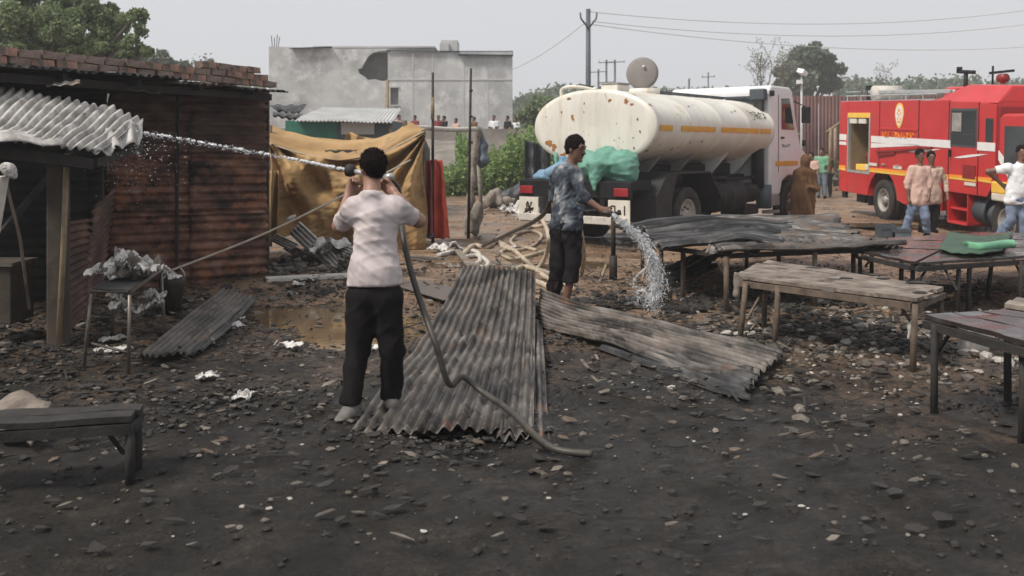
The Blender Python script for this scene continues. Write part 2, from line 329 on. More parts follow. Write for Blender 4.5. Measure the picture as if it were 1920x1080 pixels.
# ---------------------------------------------------------------- implicit surfaces for people
class Fld:
    def __init__(s, lo, hi, h):
        s.lo = np.array(lo, np.float32); s.h = h
        s.n = np.ceil((np.array(hi) - np.array(lo)) / h).astype(int) + 1
        s.f = np.full(s.n, 1.0, np.float32)
    def blk(s, lo, hi):
        a = np.clip(np.floor((np.array(lo) - s.lo) / s.h).astype(int), 0, s.n); b = np.clip(np.ceil((np.array(hi) - s.lo) / s.h).astype(int) + 1, 0, s.n)
        if np.any(b <= a): return None, None
        X, Y, Z = [(s.lo[k] + s.h * np.arange(a[k], b[k])).astype(np.float32) for k in range(3)]
        return (slice(a[0], b[0]), slice(a[1], b[1]), slice(a[2], b[2])), (X[:, None, None], Y[None, :, None], Z[None, None, :])
    def put(s, sl, d, k):
        o = s.f[sl]
        if k > 0:
            hh = np.maximum(k - np.abs(o - d), 0) / k; s.f[sl] = np.minimum(o, d) - hh * hh * k * .25
        else: s.f[sl] = np.minimum(o, d)
    def cone(s, a, b, ra, rb=None, k=.03):
        a = np.array(a, float); b = np.array(b, float); rb = ra if rb is None else rb; pad = max(ra, rb) + k + .04
        sl, g_ = s.blk(np.minimum(a, b) - pad, np.maximum(a, b) + pad)
        if sl is None: return
        X, Y, Z = g_; d = b - a; L2 = max(float(d @ d), 1e-9)
        t = np.clip(((X - a[0]) * d[0] + (Y - a[1]) * d[1] + (Z - a[2]) * d[2]) / L2, 0, 1)
        q = np.sqrt((X - a[0] - t * d[0]) ** 2 + (Y - a[1] - t * d[1]) ** 2 + (Z - a[2] - t * d[2]) ** 2) - (ra + (rb - ra) * t)
        s.put(sl, q, k)
    def ell(s, c, r, ax=None, k=.02, cut=False):
        c = np.array(c, float); r = np.array(r, float); pad = r.max() + k + .04
        sl, g_ = s.blk(c - pad, c + pad)
        if sl is None: return
        X, Y, Z = g_[0] - c[0], g_[1] - c[1], g_[2] - c[2]
        if ax is None: ax = np.eye(3)
        q = [(X * ax[i][0] + Y * ax[i][1] + Z * ax[i][2]) for i in range(3)]
        k0 = np.sqrt(sum((q[i] / r[i]) ** 2 for i in range(3))); k1 = np.sqrt(sum((q[i] / r[i] ** 2) ** 2 for i in range(3))) + 1e-6
        d = k0 * (k0 - 1) / k1
        if cut: s.f[sl] = np.maximum(s.f[sl], -d)
        else: s.put(sl, d, k)
    def clip(s, p, n):                 # keep the side the normal points away from
        p = np.array(p, float); n = np.array(n, float); n = n / np.linalg.norm(n)
        X, Y, Z = [s.lo[k] + s.h * np.arange(s.n[k]) for k in range(3)]
        g_ = (X[:, None, None] - p[0]) * n[0] + (Y[None, :, None] - p[1]) * n[1] + (Z[None, None, :] - p[2]) * n[2]
        s.f = np.maximum(s.f, g_.astype(np.float32))
    def wrinkle(s, amp, freq, seed=0, dirs=5, flat=1.0):
        r = np.random.default_rng(seed); X, Y, Z = [s.lo[k] + s.h * np.arange(s.n[k]) for k in range(3)]
        X, Y, Z = X[:, None, None], Y[None, :, None], Z[None, None, :]; t = 0
        for i in range(dirs):
            v = r.normal(size=3); v[2] *= flat; v = v / np.linalg.norm(v) * freq * r.uniform(.6, 1.6); p = r.uniform(0, 6, 2)
            t = t + np.sin(X * v[0] + Y * v[1] + Z * v[2] + p[0] + 1.5 * np.sin((X + Z * .7) * freq * .3 + p[1]))
        s.f = s.f + (t * amp / dirs ** .5).astype(np.float32)
    def fold(s, amp, freq, seed=0, n=4):   # creased folds: narrow ridges of a few slanting waves
        r = np.random.default_rng(seed); X, Y, Z = [s.lo[k] + s.h * np.arange(s.n[k]) for k in range(3)]
        X, Y, Z = X[:, None, None], Y[None, :, None], Z[None, None, :]
        for i in range(n):
            v = r.normal(size=3); v = v / np.linalg.norm(v) * freq * r.uniform(.6, 1.4); p = r.uniform(0, 6, 4)
            w = np.sin(X * v[0] + Y * v[1] + Z * v[2] + p[0] + 1.2 * np.sin(Z * 9 + X * 5 + p[1]))
            s.f = s.f - (amp * (1 - np.abs(w)) ** 3 * (.5 + .5 * np.sin(X * 7 + Z * 8 + p[2]))).astype(np.float32)
    def mesh(s):
        f = s.f; I = f < 0; nx, ny, nz_ = f.shape
        c = np.zeros((nx - 1, ny - 1, nz_ - 1), np.int8)
        for dx in (0, 1):
            for dy in (0, 1):
                for dz in (0, 1): c += I[dx:nx - 1 + dx, dy:ny - 1 + dy, dz:nz_ - 1 + dz]
        act = (c > 0) & (c < 8); idx = np.argwhere(act); ids = np.full(act.shape, -1, np.int64); ids[act] = np.arange(len(idx))
        acc = np.zeros((len(idx), 3)); cnt = np.zeros(len(idx))
        cs = [(a, b, d) for a in (0, 1) for b in (0, 1) for d in (0, 1)]
        for a in cs:
            for ax in range(3):
                if a[ax]: continue
                b = list(a); b[ax] = 1
                fa = f[idx[:, 0] + a[0], idx[:, 1] + a[1], idx[:, 2] + a[2]]; fb = f[idx[:, 0] + b[0], idx[:, 1] + b[1], idx[:, 2] + b[2]]
                m = (fa < 0) != (fb < 0); t = np.where(m, fa / np.where(m, fa - fb, 1), 0); p = np.array(a, float)[None, :].repeat(len(idx), 0); p[:, ax] += t
                acc += p * m[:, None]; cnt += m
        V = (idx + acc / np.maximum(cnt, 1)[:, None]) * s.h + s.lo
        Q = []
        for ax in range(3):
            u, v = [(1, 2), (2, 0), (0, 1)][ax]
            sh = [slice(1, -1)] * 3; sh[ax] = slice(0, -1); s1 = list(sh); s2 = list(sh); s2[ax] = slice(1, None)
            a = I[tuple(s1)]; b = I[tuple(s2)]; e = np.argwhere(a != b)
            if not len(e): continue
            off = np.ones(3, int); off[ax] = 0; e = e + off
            inside = I[e[:, 0], e[:, 1], e[:, 2]]
            def gid(du, dv):
                q = e.copy(); q[:, u] -= du; q[:, v] -= dv; return ids[q[:, 0], q[:, 1], q[:, 2]]
            q = np.stack([gid(1, 1), gid(0, 1), gid(0, 0), gid(1, 0)], 1)
            q[~inside] = q[~inside][:, ::-1]; Q.append(q)
        Q = np.concatenate(Q) if Q else np.zeros((0, 4), int); Q = Q[(Q >= 0).all(1)]
        return V, Q
    def build(s, name, material, parent):
        V, Q = s.mesh(); return mk(name, V.tolist(), Q.tolist(), material, parent, True)

def npv(v): return np.array(v, float)
def unit(v): v = npv(v); return v / (np.linalg.norm(v) + 1e-9)
def person(J, label, top, bottom, h=.012, skin='skin', face=(0, 1, 0), body=(0, 1, 0), sleeve=(.95, 0), hem=-.04, collar=True, cuffs=(0, 0), shoes='shoe', hands=True, group=None, wr=.006, girth=1.0, seed=1, moustache=False, grip=(0, 0), haircurl=.004, hs=1.0, shw=0.062, wang=None):
    """J: joints head neck shL shR elL elR wrL wrR hiL hiR knL knR anL anR (world). L/R = the person's own sides."""
    J = {k: npv(v) for k, v in J.items()}
    base = (J['anL'] + J['anR']) / 2; base[2] = min(J['anL'][2], J['anR'][2]) - .08
    root = thing('person', label, 'person', base.tolist(), 0, group)
    al = np.array(list(J.values())); lo = al.min(0) - .24; hi = al.max(0) + .24
    fw = unit(face); up = np.array([0, 0, 1.]); bf = unit(body); side = unit(np.cross(bf, up))
    upn = unit(J['neck'] - (J['hiL'] + J['hiR']) / 2)
    pel = (J['hiL'] + J['hiR']) / 2; q = girth
    cl = J['shL'] * .62 + J['shR'] * .38 - upn * .13; crr = J['shR'] * .62 + J['shL'] * .38 - upn * .13
    wl_ = pel + (J['hiL'] - pel) * .7 + upn * .16; wr_ = pel + (J['hiR'] - pel) * .7 + upn * .16
    def torso(f, o, k=.07):
        f.cone(J['hiL'], wl_, (.105 + o) * q, (.10 + o) * q, k); f.cone(J['hiR'], wr_, (.105 + o) * q, (.10 + o) * q, k)
        f.cone(wl_, cl, (.098 + o) * q, (.108 + o) * q, k); f.cone(wr_, crr, (.098 + o) * q, (.108 + o) * q, k)
        f.cone(J['shL'] - upn * .02, J['shR'] - upn * .02, shw + o, shw + o, .08)
        nb = (J['shL'] + J['shR']) / 2
        f.cone(nb, J['neck'] - upn * .01, .09 + o, .06 + o, .06)
    def arm(f, sd_, o, t0=1, t1=1, k=.03):
        s_, e_, w_ = J['sh' + sd_], J['el' + sd_], J['wr' + sd_]
        if t0 > 0: f.cone(s_, s_ + (e_ - s_) * t0, .056 + o, .056 + (.042 - .056) * t0 + o, k + .02)
        if t1 > 0: f.cone(e_, e_ + (w_ - e_) * t1, .043 + o, .043 + (.027 - .043) * t1 + o, k)
    ax = np.array([unit(np.cross(fw, up)), fw, unit(np.cross(np.cross(fw, up), fw))]); hc = J['head']; sx, fy, uz = ax[0] * hs, ax[1] * hs, ax[2] * hs
    # ---- body
    f = Fld(lo, hi, h); torso(f, -.012)
    for sd_ in 'LR':
        arm(f, sd_, 0)
        f.cone(J['hi' + sd_], J['kn' + sd_], .088, .056, .05); f.cone(J['kn' + sd_], J['an' + sd_], .054, .036, .03)
        fd = J.get('toe' + sd_); fd = unit(fd - J['an' + sd_]) if fd is not None else bf
        f.cone(J['an' + sd_] - up * .045 - fd * .03, J['an' + sd_] - up * .055 + fd * .12, .034, .028, .03)
    f.cone(J['neck'] - upn * .03, hc - uz * .05, .058, .052, .03)
    f.ell(hc + uz * .022, np.array((.074, .092, .092)) * hs, ax, .03); f.ell(hc - uz * .045 + fy * .022, np.array((.056, .066, .07)) * hs, ax, .03)
    f.cone(hc + fy * .088 + uz * .012, hc + fy * .108 - uz * .022, .009, .014, .014)                       # nose
    f.cone(hc + fy * .082 - uz * .098, hc + fy * .07 - uz * .098, .02, .02, .03)                           # chin
    for s_ in (-1, 1):
        f.ell(hc + sx * s_ * .077 - uz * .012 - fy * .004, (.010, .019, .031), ax, .006)                  # ears
        f.ell(hc + sx * s_ * .03 + fy * .094 + uz * .018, (.017, .012, .011), ax, 0, True)                 # eye sockets
        f.cone(hc + sx * s_ * .014 + fy * .090 + uz * .036, hc + sx * s_ * .048 + fy * .074 + uz * .034, .010, .009, .012)
        f.cone(hc + sx * s_ * .03 + fy * .079 + uz * .018, hc + sx * s_ * .03 + fy * .08 + uz * .018, .013, .013, .004)
    f.cone(hc + fy * .086 - uz * .058 - sx * .02, hc + fy * .086 - uz * .058 + sx * .02, .010, .010, .008)    # lips
    if hands:
        for i, sd_ in enumerate('LR'):
            w_ = J['wr' + sd_]; d = unit(J.get('hd' + sd_, w_ + (w_ - J['el' + sd_])) - w_)
            pn = unit(np.cross(d, up + .01)); 
            if sd_ == 'L': pn = -pn
            tn = unit(np.cross(pn, d)); gr = grip[i]
            for u_ in (-.028, -.01, .01, .028): f.cone(w_ + tn * u_ * .5, w_ + d * .085 + tn * u_, .020, .0155, .014)
            for j, (u_, L_) in enumerate(((-.032, .062), (-.011, .078), (.011, .083), (.032, .070))):
                a0 = w_ + d * .088 + tn * u_; c1 = .35 + gr * .9; c2 = c1 + .5 + gr * .9
                a1 = a0 + (d * math.cos(c1) - pn * math.sin(c1)) * L_ * .5; a2 = a1 + (d * math.cos(c2) - pn * math.sin(c2)) * L_ * .5
                f.cone(a0, a1, .0105, .0095, .004); f.cone(a1, a2, .0095, .0085, .004)
            t0 = w_ + d * .03 + tn * .028; t1 = t0 + (d * .6 + tn * .6 - pn * .5) * .045; t2 = t1 + (d * .85 - pn * .5) * .035
            f.cone(t0, t1, .016, .012, .01); f.cone(t1, t2, .0115, .0095, .004)
    f.build('body', M[skin], root)
    # ---- hair
    r = .24; f = Fld(hc - r, hc + r, min(h, .008) if h < .02 else h)
    f.ell(hc + uz * .034 - fy * .014, np.array((.087, .100, .100)) * hs, ax, .02)
    f.ell(hc - fy * .05 - uz * .02, np.array((.062, .046, .066)) * hs, ax, .02)
    f.wrinkle(haircurl, 110, seed); f.clip(hc + fy * .060 + uz * .012, fy - uz * .9); f.clip(hc - uz * .072, -uz)
    f.clip(hc + fy * .015 - uz * .012, unit(fy * .9 - uz * 1.3))
    ho = f.build('hair', M['hair'], root)
    if h < .016:                        # short tufts so the hair has no smooth outline
        rr = random.Random(seed); me = ho.data; tv = []; tf = []; k = len(me.vertices)
        for _ in range(2600):
            v = me.vertices[rr.randrange(k)]; n_ = Vector(v.normal); 
            if n_.dot(Vector(fw)) > .5 and v.co.z < hc[2] + .06: continue
            w_ = Vector([rr.uniform(-1, 1) for _ in range(3)]).normalized() * .8; d_ = (n_ * .8 + w_ + Vector((0, 0, .15))).normalized() * rr.uniform(.008, .022); s_ = n_.cross(w_).normalized() * .0022
            c_ = Vector(v.co) - n_ * .003; i_ = len(tv); tv += [c_ - s_, c_ + s_, c_ + d_ + s_ * .3]; tf.append((i_, i_ + 1, i_ + 2))
        mk('hair_tufts', tv, tf, M['hair'], root)
    if moustache:
        MB().tube([hc + fy * .094 - uz * .045 - sx * .026 - fy * .008, hc + fy * .100 - uz * .038, hc + fy * .094 - uz * .045 + sx * .026 - fy * .008], [.004, .009, .004], 6).build('moustache', M['hair'], root, True)
    if h < .016:
        for s_ in (-1, 1):
            c = hc + sx * s_ * .03 + fy * .083 + uz * .018
            MB().tube([c, c + fy * .006, c + fy * .0105], [.011, .009, .003], 8).build('eye', M['hair'], root, True)
            MB().tube([hc + sx * s_ * .014 + fy * .101 + uz * .040, hc + sx * s_ * .034 + fy * .094 + uz * .045, hc + sx * s_ * .052 + fy * .080 + uz * .038], [.003, .005, .002], 6).build('eyebrow', M['hair'], root, True)
    # ---- shirt
    f = Fld(lo, hi, h); torso(f, .012)
    hemz = pel[2] + hem
    f.cone(J['hiL'] - up * .02, wl_, (.118) * q, .11 * q, .07); f.cone(J['hiR'] - up * .02, wr_, .118 * q, .11 * q, .07)
    for sd_ in 'LR': arm(f, sd_, .016 if sleeve[1] == 0 else .010, sleeve[0], sleeve[1])
    f.wrinkle(wr, 34, seed + 3, 6, .45); f.fold(wr * 1.5, 26, seed + 9); f.wrinkle(wr * .45, 90, seed + 4, 5, .6)
    for sd_ in 'LR':
        if sleeve[1] == 0:
            e_ = J['sh' + sd_] + (J['el' + sd_] - J['sh' + sd_]) * sleeve[0]; n_ = unit(J['el' + sd_] - J['sh' + sd_])
            sl_, g_ = f.blk(e_ - .13, e_ + .13)
            if sl_: f.f[sl_] = np.maximum(f.f[sl_], ((g_[0] - e_[0]) * n_[0] + (g_[1] - e_[1]) * n_[1] + (g_[2] - e_[2]) * n_[2]).astype(np.float32))
    f.clip((pel[0], pel[1], hemz), (0.03, 0, -1)); f.clip(J['neck'] + upn * .005, upn + bf * .35)
    f.build('shirt', M[top], root)
    # ---- trousers
    f = Fld(lo, np.array([hi[0], hi[1], pel[2] + .12]), h)
    f.cone(J['hiL'], J['hiR'], .112 * q, .112 * q, .05); f.cone(pel + up * .05, pel + up * .06, .1, .1, .05)
    for sd_ in 'LR':
        f.cone(J['hi' + sd_], J['kn' + sd_], .105, .076, .04); f.cone(J['kn' + sd_], J['an' + sd_], .075, .064, .02)
    f.wrinkle(wr * 1.2, 30, seed + 7, 6, 1.5); f.fold(wr * 1.8, 30, seed + 12)
    for i, sd_ in enumerate('LR'):
        e_ = J['an' + sd_] + up * (cuffs[i] + .0); sl_, g_ = f.blk(e_ - np.array([.12, .12, .5]), e_ + np.array([.12, .12, .14 if cuffs[i] == 0 else .05]))
        if sl_: f.f[sl_] = np.maximum(f.f[sl_], (e_[2] - g_[2]).astype(np.float32) + 0 * f.f[sl_])
    f.clip((0, 0, pel[2] + .07), (0, 0, 1)); f.build('trousers', M[bottom], root)
    if shoes:
        for sd_ in 'LR':
            a = J['an' + sd_]; t_ = J.get('toe' + sd_); fd = unit(npv(t_) - a) if t_ is not None else bf
            fd[2] = min(fd[2], 0) * .3; fd = unit(fd); hh = max(h * .8, .007)
            f = Fld(a - .26, a + .26, hh)
            f.cone(a - up * .045 - fd * .05, a - up * .055 + fd * .13, .046, .036, .02); f.cone(a - up * .055 + fd * .02, a - up * .058 + fd * .15, .05, .036, .02); f.cone(a, a - up * .04, .043, .046, .02)
            f.clip(a - up * .085, (0, 0, -1)); f.clip(a + up * .005, (0, 0, 1)); f.build('shoe', M[shoes], root)
    return root
# ================================================================ GROUND
def build_ground():
    nx, ny = 380, 520
    ys = np.concatenate([[-12, -4, 0, 1.5], 2.4 + 26 * (np.linspace(0, 1, ny) ** 1.9), [32, 38, 50, 75, 120, 200, 330]])
    xs0 = np.sinh(np.linspace(-1, 1, nx) * 3.2) / np.sinh(3.2)
    V = []; 
    for y in ys:
        w = 11 + max(y, 0) * .75 + (y > 30) * (y - 30) * 2
        x = xs0 * w; x = np.sign(x) * (np.abs(np.linspace(-1, 1, nx)) ** 1.15) * w
        fine = 0 if y > 32 else 1
        z = gz(x, np.full_like(x, y))
        V += [(a, y, b + fine * (.02 * mn.noise((a * 2.2, y * 2.2, 0)) + .014 * mn.noise((a * 8, y * 8, 3)) + .011 * mn.noise((a * 21, y * 21, 5)))) for a, b in zip(x.tolist(), z.tolist())]
    n = len(ys); Fc = [(j * nx + i, j * nx + i + 1, (j + 1) * nx + i + 1, (j + 1) * nx + i) for j in range(n - 1) for i in range(nx - 1)]
    m = bpy.data.materials.new('muddy_ground'); m.use_nodes = True; N = m.node_tree.nodes; L = m.node_tree.links; b = N['Principled BSDF']
    tc = N.new('ShaderNodeTexCoord'); sp = N.new('ShaderNodeSeparateXYZ'); L.new(tc.outputs['Object'], sp.inputs[0])
    def noise(s, d=8, r=.6):
        q = N.new('ShaderNodeTexNoise'); q.inputs['Scale'].default_value = s; q.inputs['Detail'].default_value = d; q.inputs['Roughness'].default_value = r
        L.new(tc.outputs['Object'], q.inputs['Vector']); return q.outputs['Fac']
    def ramp(src, st):
        cr = N.new('ShaderNodeValToRGB'); e = cr.color_ramp.elements; e[0].position = st[0][0]; e[0].color = (*st[0][1], 1); e[1].position = st[-1][0]; e[1].color = (*st[-1][1], 1)
        for p, c in st[1:-1]: q = e.new(p); q.color = (*c, 1)
        L.new(src, cr.inputs[0]); return cr.outputs[0]
    def math_(op, a, c, clamp=False):
        q = N.new('ShaderNodeMath'); q.operation = op; q.use_clamp = clamp
        for i, s in enumerate((a, c)):
            if isinstance(s, (int, float)): q.inputs[i].default_value = s
            else: L.new(s, q.inputs[i])
        return q.outputs[0]
    def rng_(s, a, c, x=0, y=1):
        q = N.new('ShaderNodeMapRange'); q.inputs[1].default_value = a; q.inputs[2].default_value = c; q.inputs[3].default_value = x; q.inputs[4].default_value = y; L.new(s, q.inputs[0]); return q.outputs[0]
    def mix(f_, a, c):
        q = N.new('ShaderNodeMix'); q.data_type = 'RGBA'; L.new(f_, q.inputs[0]); L.new(a, q.inputs[6]); L.new(c, q.inputs[7]); return q.outputs[2]
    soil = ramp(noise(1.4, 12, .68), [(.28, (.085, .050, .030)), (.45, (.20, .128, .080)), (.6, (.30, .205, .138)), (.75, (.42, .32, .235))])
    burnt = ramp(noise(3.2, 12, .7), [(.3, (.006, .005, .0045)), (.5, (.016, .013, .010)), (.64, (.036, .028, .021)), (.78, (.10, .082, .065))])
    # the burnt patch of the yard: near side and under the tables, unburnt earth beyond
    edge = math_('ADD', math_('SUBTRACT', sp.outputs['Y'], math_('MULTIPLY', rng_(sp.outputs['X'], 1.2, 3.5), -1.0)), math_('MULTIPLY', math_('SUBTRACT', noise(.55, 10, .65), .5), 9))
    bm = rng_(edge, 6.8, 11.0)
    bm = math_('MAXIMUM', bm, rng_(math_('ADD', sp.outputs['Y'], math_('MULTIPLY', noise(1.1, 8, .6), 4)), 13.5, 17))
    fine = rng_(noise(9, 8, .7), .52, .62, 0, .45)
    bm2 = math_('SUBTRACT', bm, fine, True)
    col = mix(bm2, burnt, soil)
    gr = ramp(noise(38, 6, .8), [(.36, (.35, .33, .31)), (.5, (.9, .9, .9)), (.62, (1.5, 1.45, 1.38)), (.72, (2.6, 2.4, 2.2))])
    g2 = ramp(noise(110, 3, .7), [(.36, (.45, .45, .45)), (.5, (1, 1, 1)), (.68, (1.9, 1.85, 1.75))])
    for q_ in (gr, g2):
        v_ = N.new('ShaderNodeMix'); v_.data_type = 'RGBA'; v_.blend_type = 'MULTIPLY'; v_.inputs[0].default_value = 1; L.new(col, v_.inputs[6]); L.new(q_, v_.inputs[7]); col = v_.outputs[2]
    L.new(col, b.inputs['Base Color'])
    wet = noise(.9, 6, .6); L.new(rng_(wet, .44, .60, .22, .9), b.inputs['Roughness']); b.inputs['Specular IOR Level'].default_value = .35
    bp = N.new('ShaderNodeBump'); bp.inputs['Distance'].default_value = .03; L.new(noise(14, 14, .8), bp.inputs['Height']); L.new(bp.outputs[0], b.inputs['Normal'])
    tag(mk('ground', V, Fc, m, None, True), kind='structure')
build_ground()
def puddle(cx, cy, rx, ry, z):
    V = [(cx, cy, z)]; n = 40
    for i in range(n):
        a = 2 * math.pi * i / n; r = 1 + .3 * mn.noise((math.cos(a) * 1.5 + cx, math.sin(a) * 1.5, cy)); V.append((cx + rx * r * math.cos(a), cy + ry * r * math.sin(a), z))
    tag(mk('puddle', V, [(0, i + 1, (i + 1) % n + 1) for i in range(n)], M['puddle']), kind='structure')
puddle(-.55, 9.1, .35, .3, .0); puddle(-3.0, 8.6, .5, .3, -.002); puddle(3.4, 11.9, .8, .5, .0)
puddle(-1.95, 10.0, 1.0, 1.1, -.032); puddle(-1.55, 8.75, .7, .55, -.022); puddle(.3, 14.2, 1.6, .5, -.008); puddle(7.6, 21.5, 1.6, .6, .005)

# ================================================================ BACKGROUND
# embankment behind, with its retaining wall
V, Fc = surf(lambda u, v: (-12 + 26 * u, 45.3 + 20 * v, 1.72 + .06 * mn.noise((u * 9, v * 5, 0))), 40, 12)
tag(mk('embankment_ground', V, Fc, M['mudwall'], None, True), kind='structure')
t = thing('mud_wall', 'long low mud coloured wall in front of the grey building with people above it', 'wall', (-3, 45, 0))
V, Fc = surf(lambda u, v: (-11 + 16 * u, 45.0 - .5 * (1 - v) + .05 * mn.noise((u * 40, v * 9, 1)), v * (2.66 + .07 * mn.noise((u * 14, 0, 0)))), 60, 10)
mk('wall_face', V, Fc, M['mudwall'], t, True)
m = MB().bb(-11, 5, 45.02, 45.3, 1.5, 2.6); m.build('wall_core', M['mudwall'], t)
# sloping bank below it
V, Fc = surf(lambda u, v: (-5 + 7.0 * u + .8 * mn.noise((u * 3, v * 3, 7)), 38 + 6.6 * v, (2.1 * v ** .8) * (1 - .75 * max(0, u * 1.5 - .5)) + .12 * mn.noise((u * 8, v * 8, 2))), 40, 20)
tag(mk('earth_bank', V, Fc, M['mudwall'], None, True), kind='structure')

def grey_building():
    t = thing('grey_building', 'large unpainted grey rendered building with a ragged dark opening under its roof', 'building', (-7.5, 60, 0))
    s = F / 60
    X = lambda px: (px - 960) / s
    Z = lambda py: H - (py - HZ) / s
    # left wing: wall with a ragged hole, real thickness
    outer = [(504, 300), (728, 300), (728, 151), (716, 152), (702, 148), (690, 150), (684, 144), (674, 138), (671, 130), (678, 128), (684, 116), (690, 106), (699, 99), (712, 96), (728, 95), (728, 91), (650, 92), (504, 87)]
    V = [(X(a), 60, Z(b)) for a, b in outer]; n = len(V); V2 = [(x, 60.35, z) for x, y, z in V]
    mk('left_wall', V + V2, [tuple(range(n)), tuple(range(2 * n - 1, n - 1, -1))] + [(i, i + n, (i + 1) % n + n, (i + 1) % n) for i in range(n)], M['concrete'], t)
    MB().bb(X(664), X(729), 60.9, 61.0, Z(160), Z(93)).build('recessed_block_wall', M['hole'], t)
    MB().bb(X(504), X(512), 60.36, 76, 0, Z(87)).bb(X(512), X(728), 75.7, 76, 0, Z(87)).build('side_wall', M['concrete'], t)
    MB().bb(X(505), X(727), 60.36, 75.6, Z(97), Z(93)).build('roof_slab', M['cement'], t)
    # right wing, standing a little forward
    w0, w1, q0, q1 = X(733), X(748), Z(197), Z(165)
    m = MB(); a, b, c, d = X(728.3), X(961), 0, Z(98)
    for bx in ((a, w0, c, d), (w1, b, c, d), (w0, w1, c, q0), (w0, w1, q1, d)): m.bb(bx[0], bx[1], 59.7, 59.98, bx[2], bx[3])
    m.build('right_wall', M['concrete'], t)
    MB().bb(w0, w1, 59.93, 59.97, q0, q1).build('window_pane', M['hole'], t)
    MB().bb(w0 - .05, w1 + .05, 59.62, 59.695, q0 - .08, q0).bb(w0 - .05, w1 + .05, 59.6, 59.695, q1, q1 + .1).build('window_frame', M['cement'], t)
    for z in (Z(150),): MB().bb(a, b, 59.66, 59.698, z - .04, z + .04).build('plaster_band', M['cement'], t)
    for x in (X(775), X(812), X(870), X(915)): MB().bb(x - .05, x + .05, 59.68, 59.697, .0, Z(100)).build('plaster_rib', M['cement'], t)
    MB().bb(b - .28, b, 59.99, 75, 0, d).build('end_wall', M['concrete'], t)
    m = MB(); m.add([(X(726), 59.55, Z(96)), (X(862), 59.5, Z(98)), (X(862), 61, Z(93)), (X(726), 61, Z(92))], [(0, 1, 2, 3)]); m.build('thin_roof_shadow', M['roofblack'], t, solid=.05)  # thin shadow line along the roof edge, built as a black strip
    m = MB(); m.add([(X(860), 59.4, Z(105)), (X(962), 59.4, Z(106.5)), (X(962), 61.4, Z(92)), (X(858), 61.4, Z(92))], [(0, 1, 2, 3)]); m.build('dark_roof_strip', M['roofblack'], t, solid=.06)  # thicker part of the roof shadow, put in as a black sloping strip
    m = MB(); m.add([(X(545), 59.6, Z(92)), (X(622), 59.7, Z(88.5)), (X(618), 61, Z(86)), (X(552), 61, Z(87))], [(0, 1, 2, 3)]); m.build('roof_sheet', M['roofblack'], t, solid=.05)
    MB().bb(X(566), X(803), 64, 74, Z(100), Z(75)).build('upper_storey', M['cement'], t)
    MB().bb(X(563), X(806), 63.8, 74.2, Z(77), Z(74)).build('parapet', M['cement'], t)
    MB().bb(X(826), X(857), 60.4, 62.4, Z(100), Z(74)).build('stair_box', M['cement'], t)
    MB().bb(X(824), X(841), 60.2, 60.38, Z(97), Z(80)).build('water_tank', M['cement'], t)
    m = MB()
    for k, (x, hh) in enumerate(((509, 66), (513, 70), (517, 64), (520, 68))): m.tube([(X(x), 60.2, Z(88)), (X(x) + .05 * (k - 1), 60.2, Z(hh))], .025, 5)
    m.build('rebar', M['iron'], t)
grey_building()

def box_hut():
    t = thing('green_hut', 'green sheet hut with a pale tin roof in front of the grey building', 'hut', (-6, 24, 0))
    s = F / 24; X = lambda p: (p - 960) / s; Z = lambda p: H - (p - HZ) / s
    MB().bb(X(535), X(632), 24, 24.1, 0, Z(226)).build('green_wall', M['green'], t)
    MB().bb(X(632.2), X(735), 24.02, 24.12, 0, Z(226)).build('dark_wall', M['roofdark'], t)
    MB().bb(X(640), X(702), 23.97, 24.015, Z(252), Z(230)).build('shutter', M['cement'], t)
    MB().bb(X(535), X(537), 24.12, 28, 0, Z(226)).bb(X(733), X(735), 24.12, 28, 0, Z(226)).build('side_wall', M['roofdark'], t)
    corr('roof_sheet', (X(556), 23.6, Z(227)), (X(738), 23.6, Z(231)), (X(722), 27.5, Z(192)), (X(556), 27.5, Z(190)), 26, .02, M['lightroof'], t, solid=.01)
    MB().bar((X(735), 23.7, Z(235)), (X(735), 23.7, 0), .06).build('corner_post', M['leg'], t)
box_hut()
def pole(name, label, cat, px, pyt, d, r, material, py0=None, px2=None, group=None, top=None):
    a = P(px, pyt, d); x2 = (px2 - 960) / F * d if px2 else a.x
    t = thing(name, label, cat, (x2, d, gzf(x2, d)), 0, group)
    MB().tube([(x2, d, gzf(x2, d) - .1), (a.x * .5 + x2 * .5, d, a.z * .5), a], [r, r * .9, r * .75], 8).build('shaft', material, t, True)
    return t, a
t, a = pole('wooden_post', 'orange brown wooden post standing in front of the grey building window', 'post', 726, 150, 30, .075, M['bamboo'])
t, a = pole('tent_pole', 'tall thin black pole nearer the ochre tarpaulin, in front of the red cloth', 'pole', 811.5, 136, 17.6, .030, M['iron'])
MB().tube([(a.x + .0, 17.55, H + .55), (a.x, 17.55, H + .95)], .034, 8).build('tape_wrap', M['bamboo'], t, True)
t, a = pole('tent_pole', 'tall thin black pole right of the other, in front of the green weeds', 'pole', 883, 128, 18.5, .030, M['iron'], px2=878)
for k in range(3): MB().tube([(a.x, 18.5, a.z - .45 - k * .5), (a.x, 18.5, a.z - .41 - k * .5)], .036, 8).build('pole_joint', M['iron'], t, True)
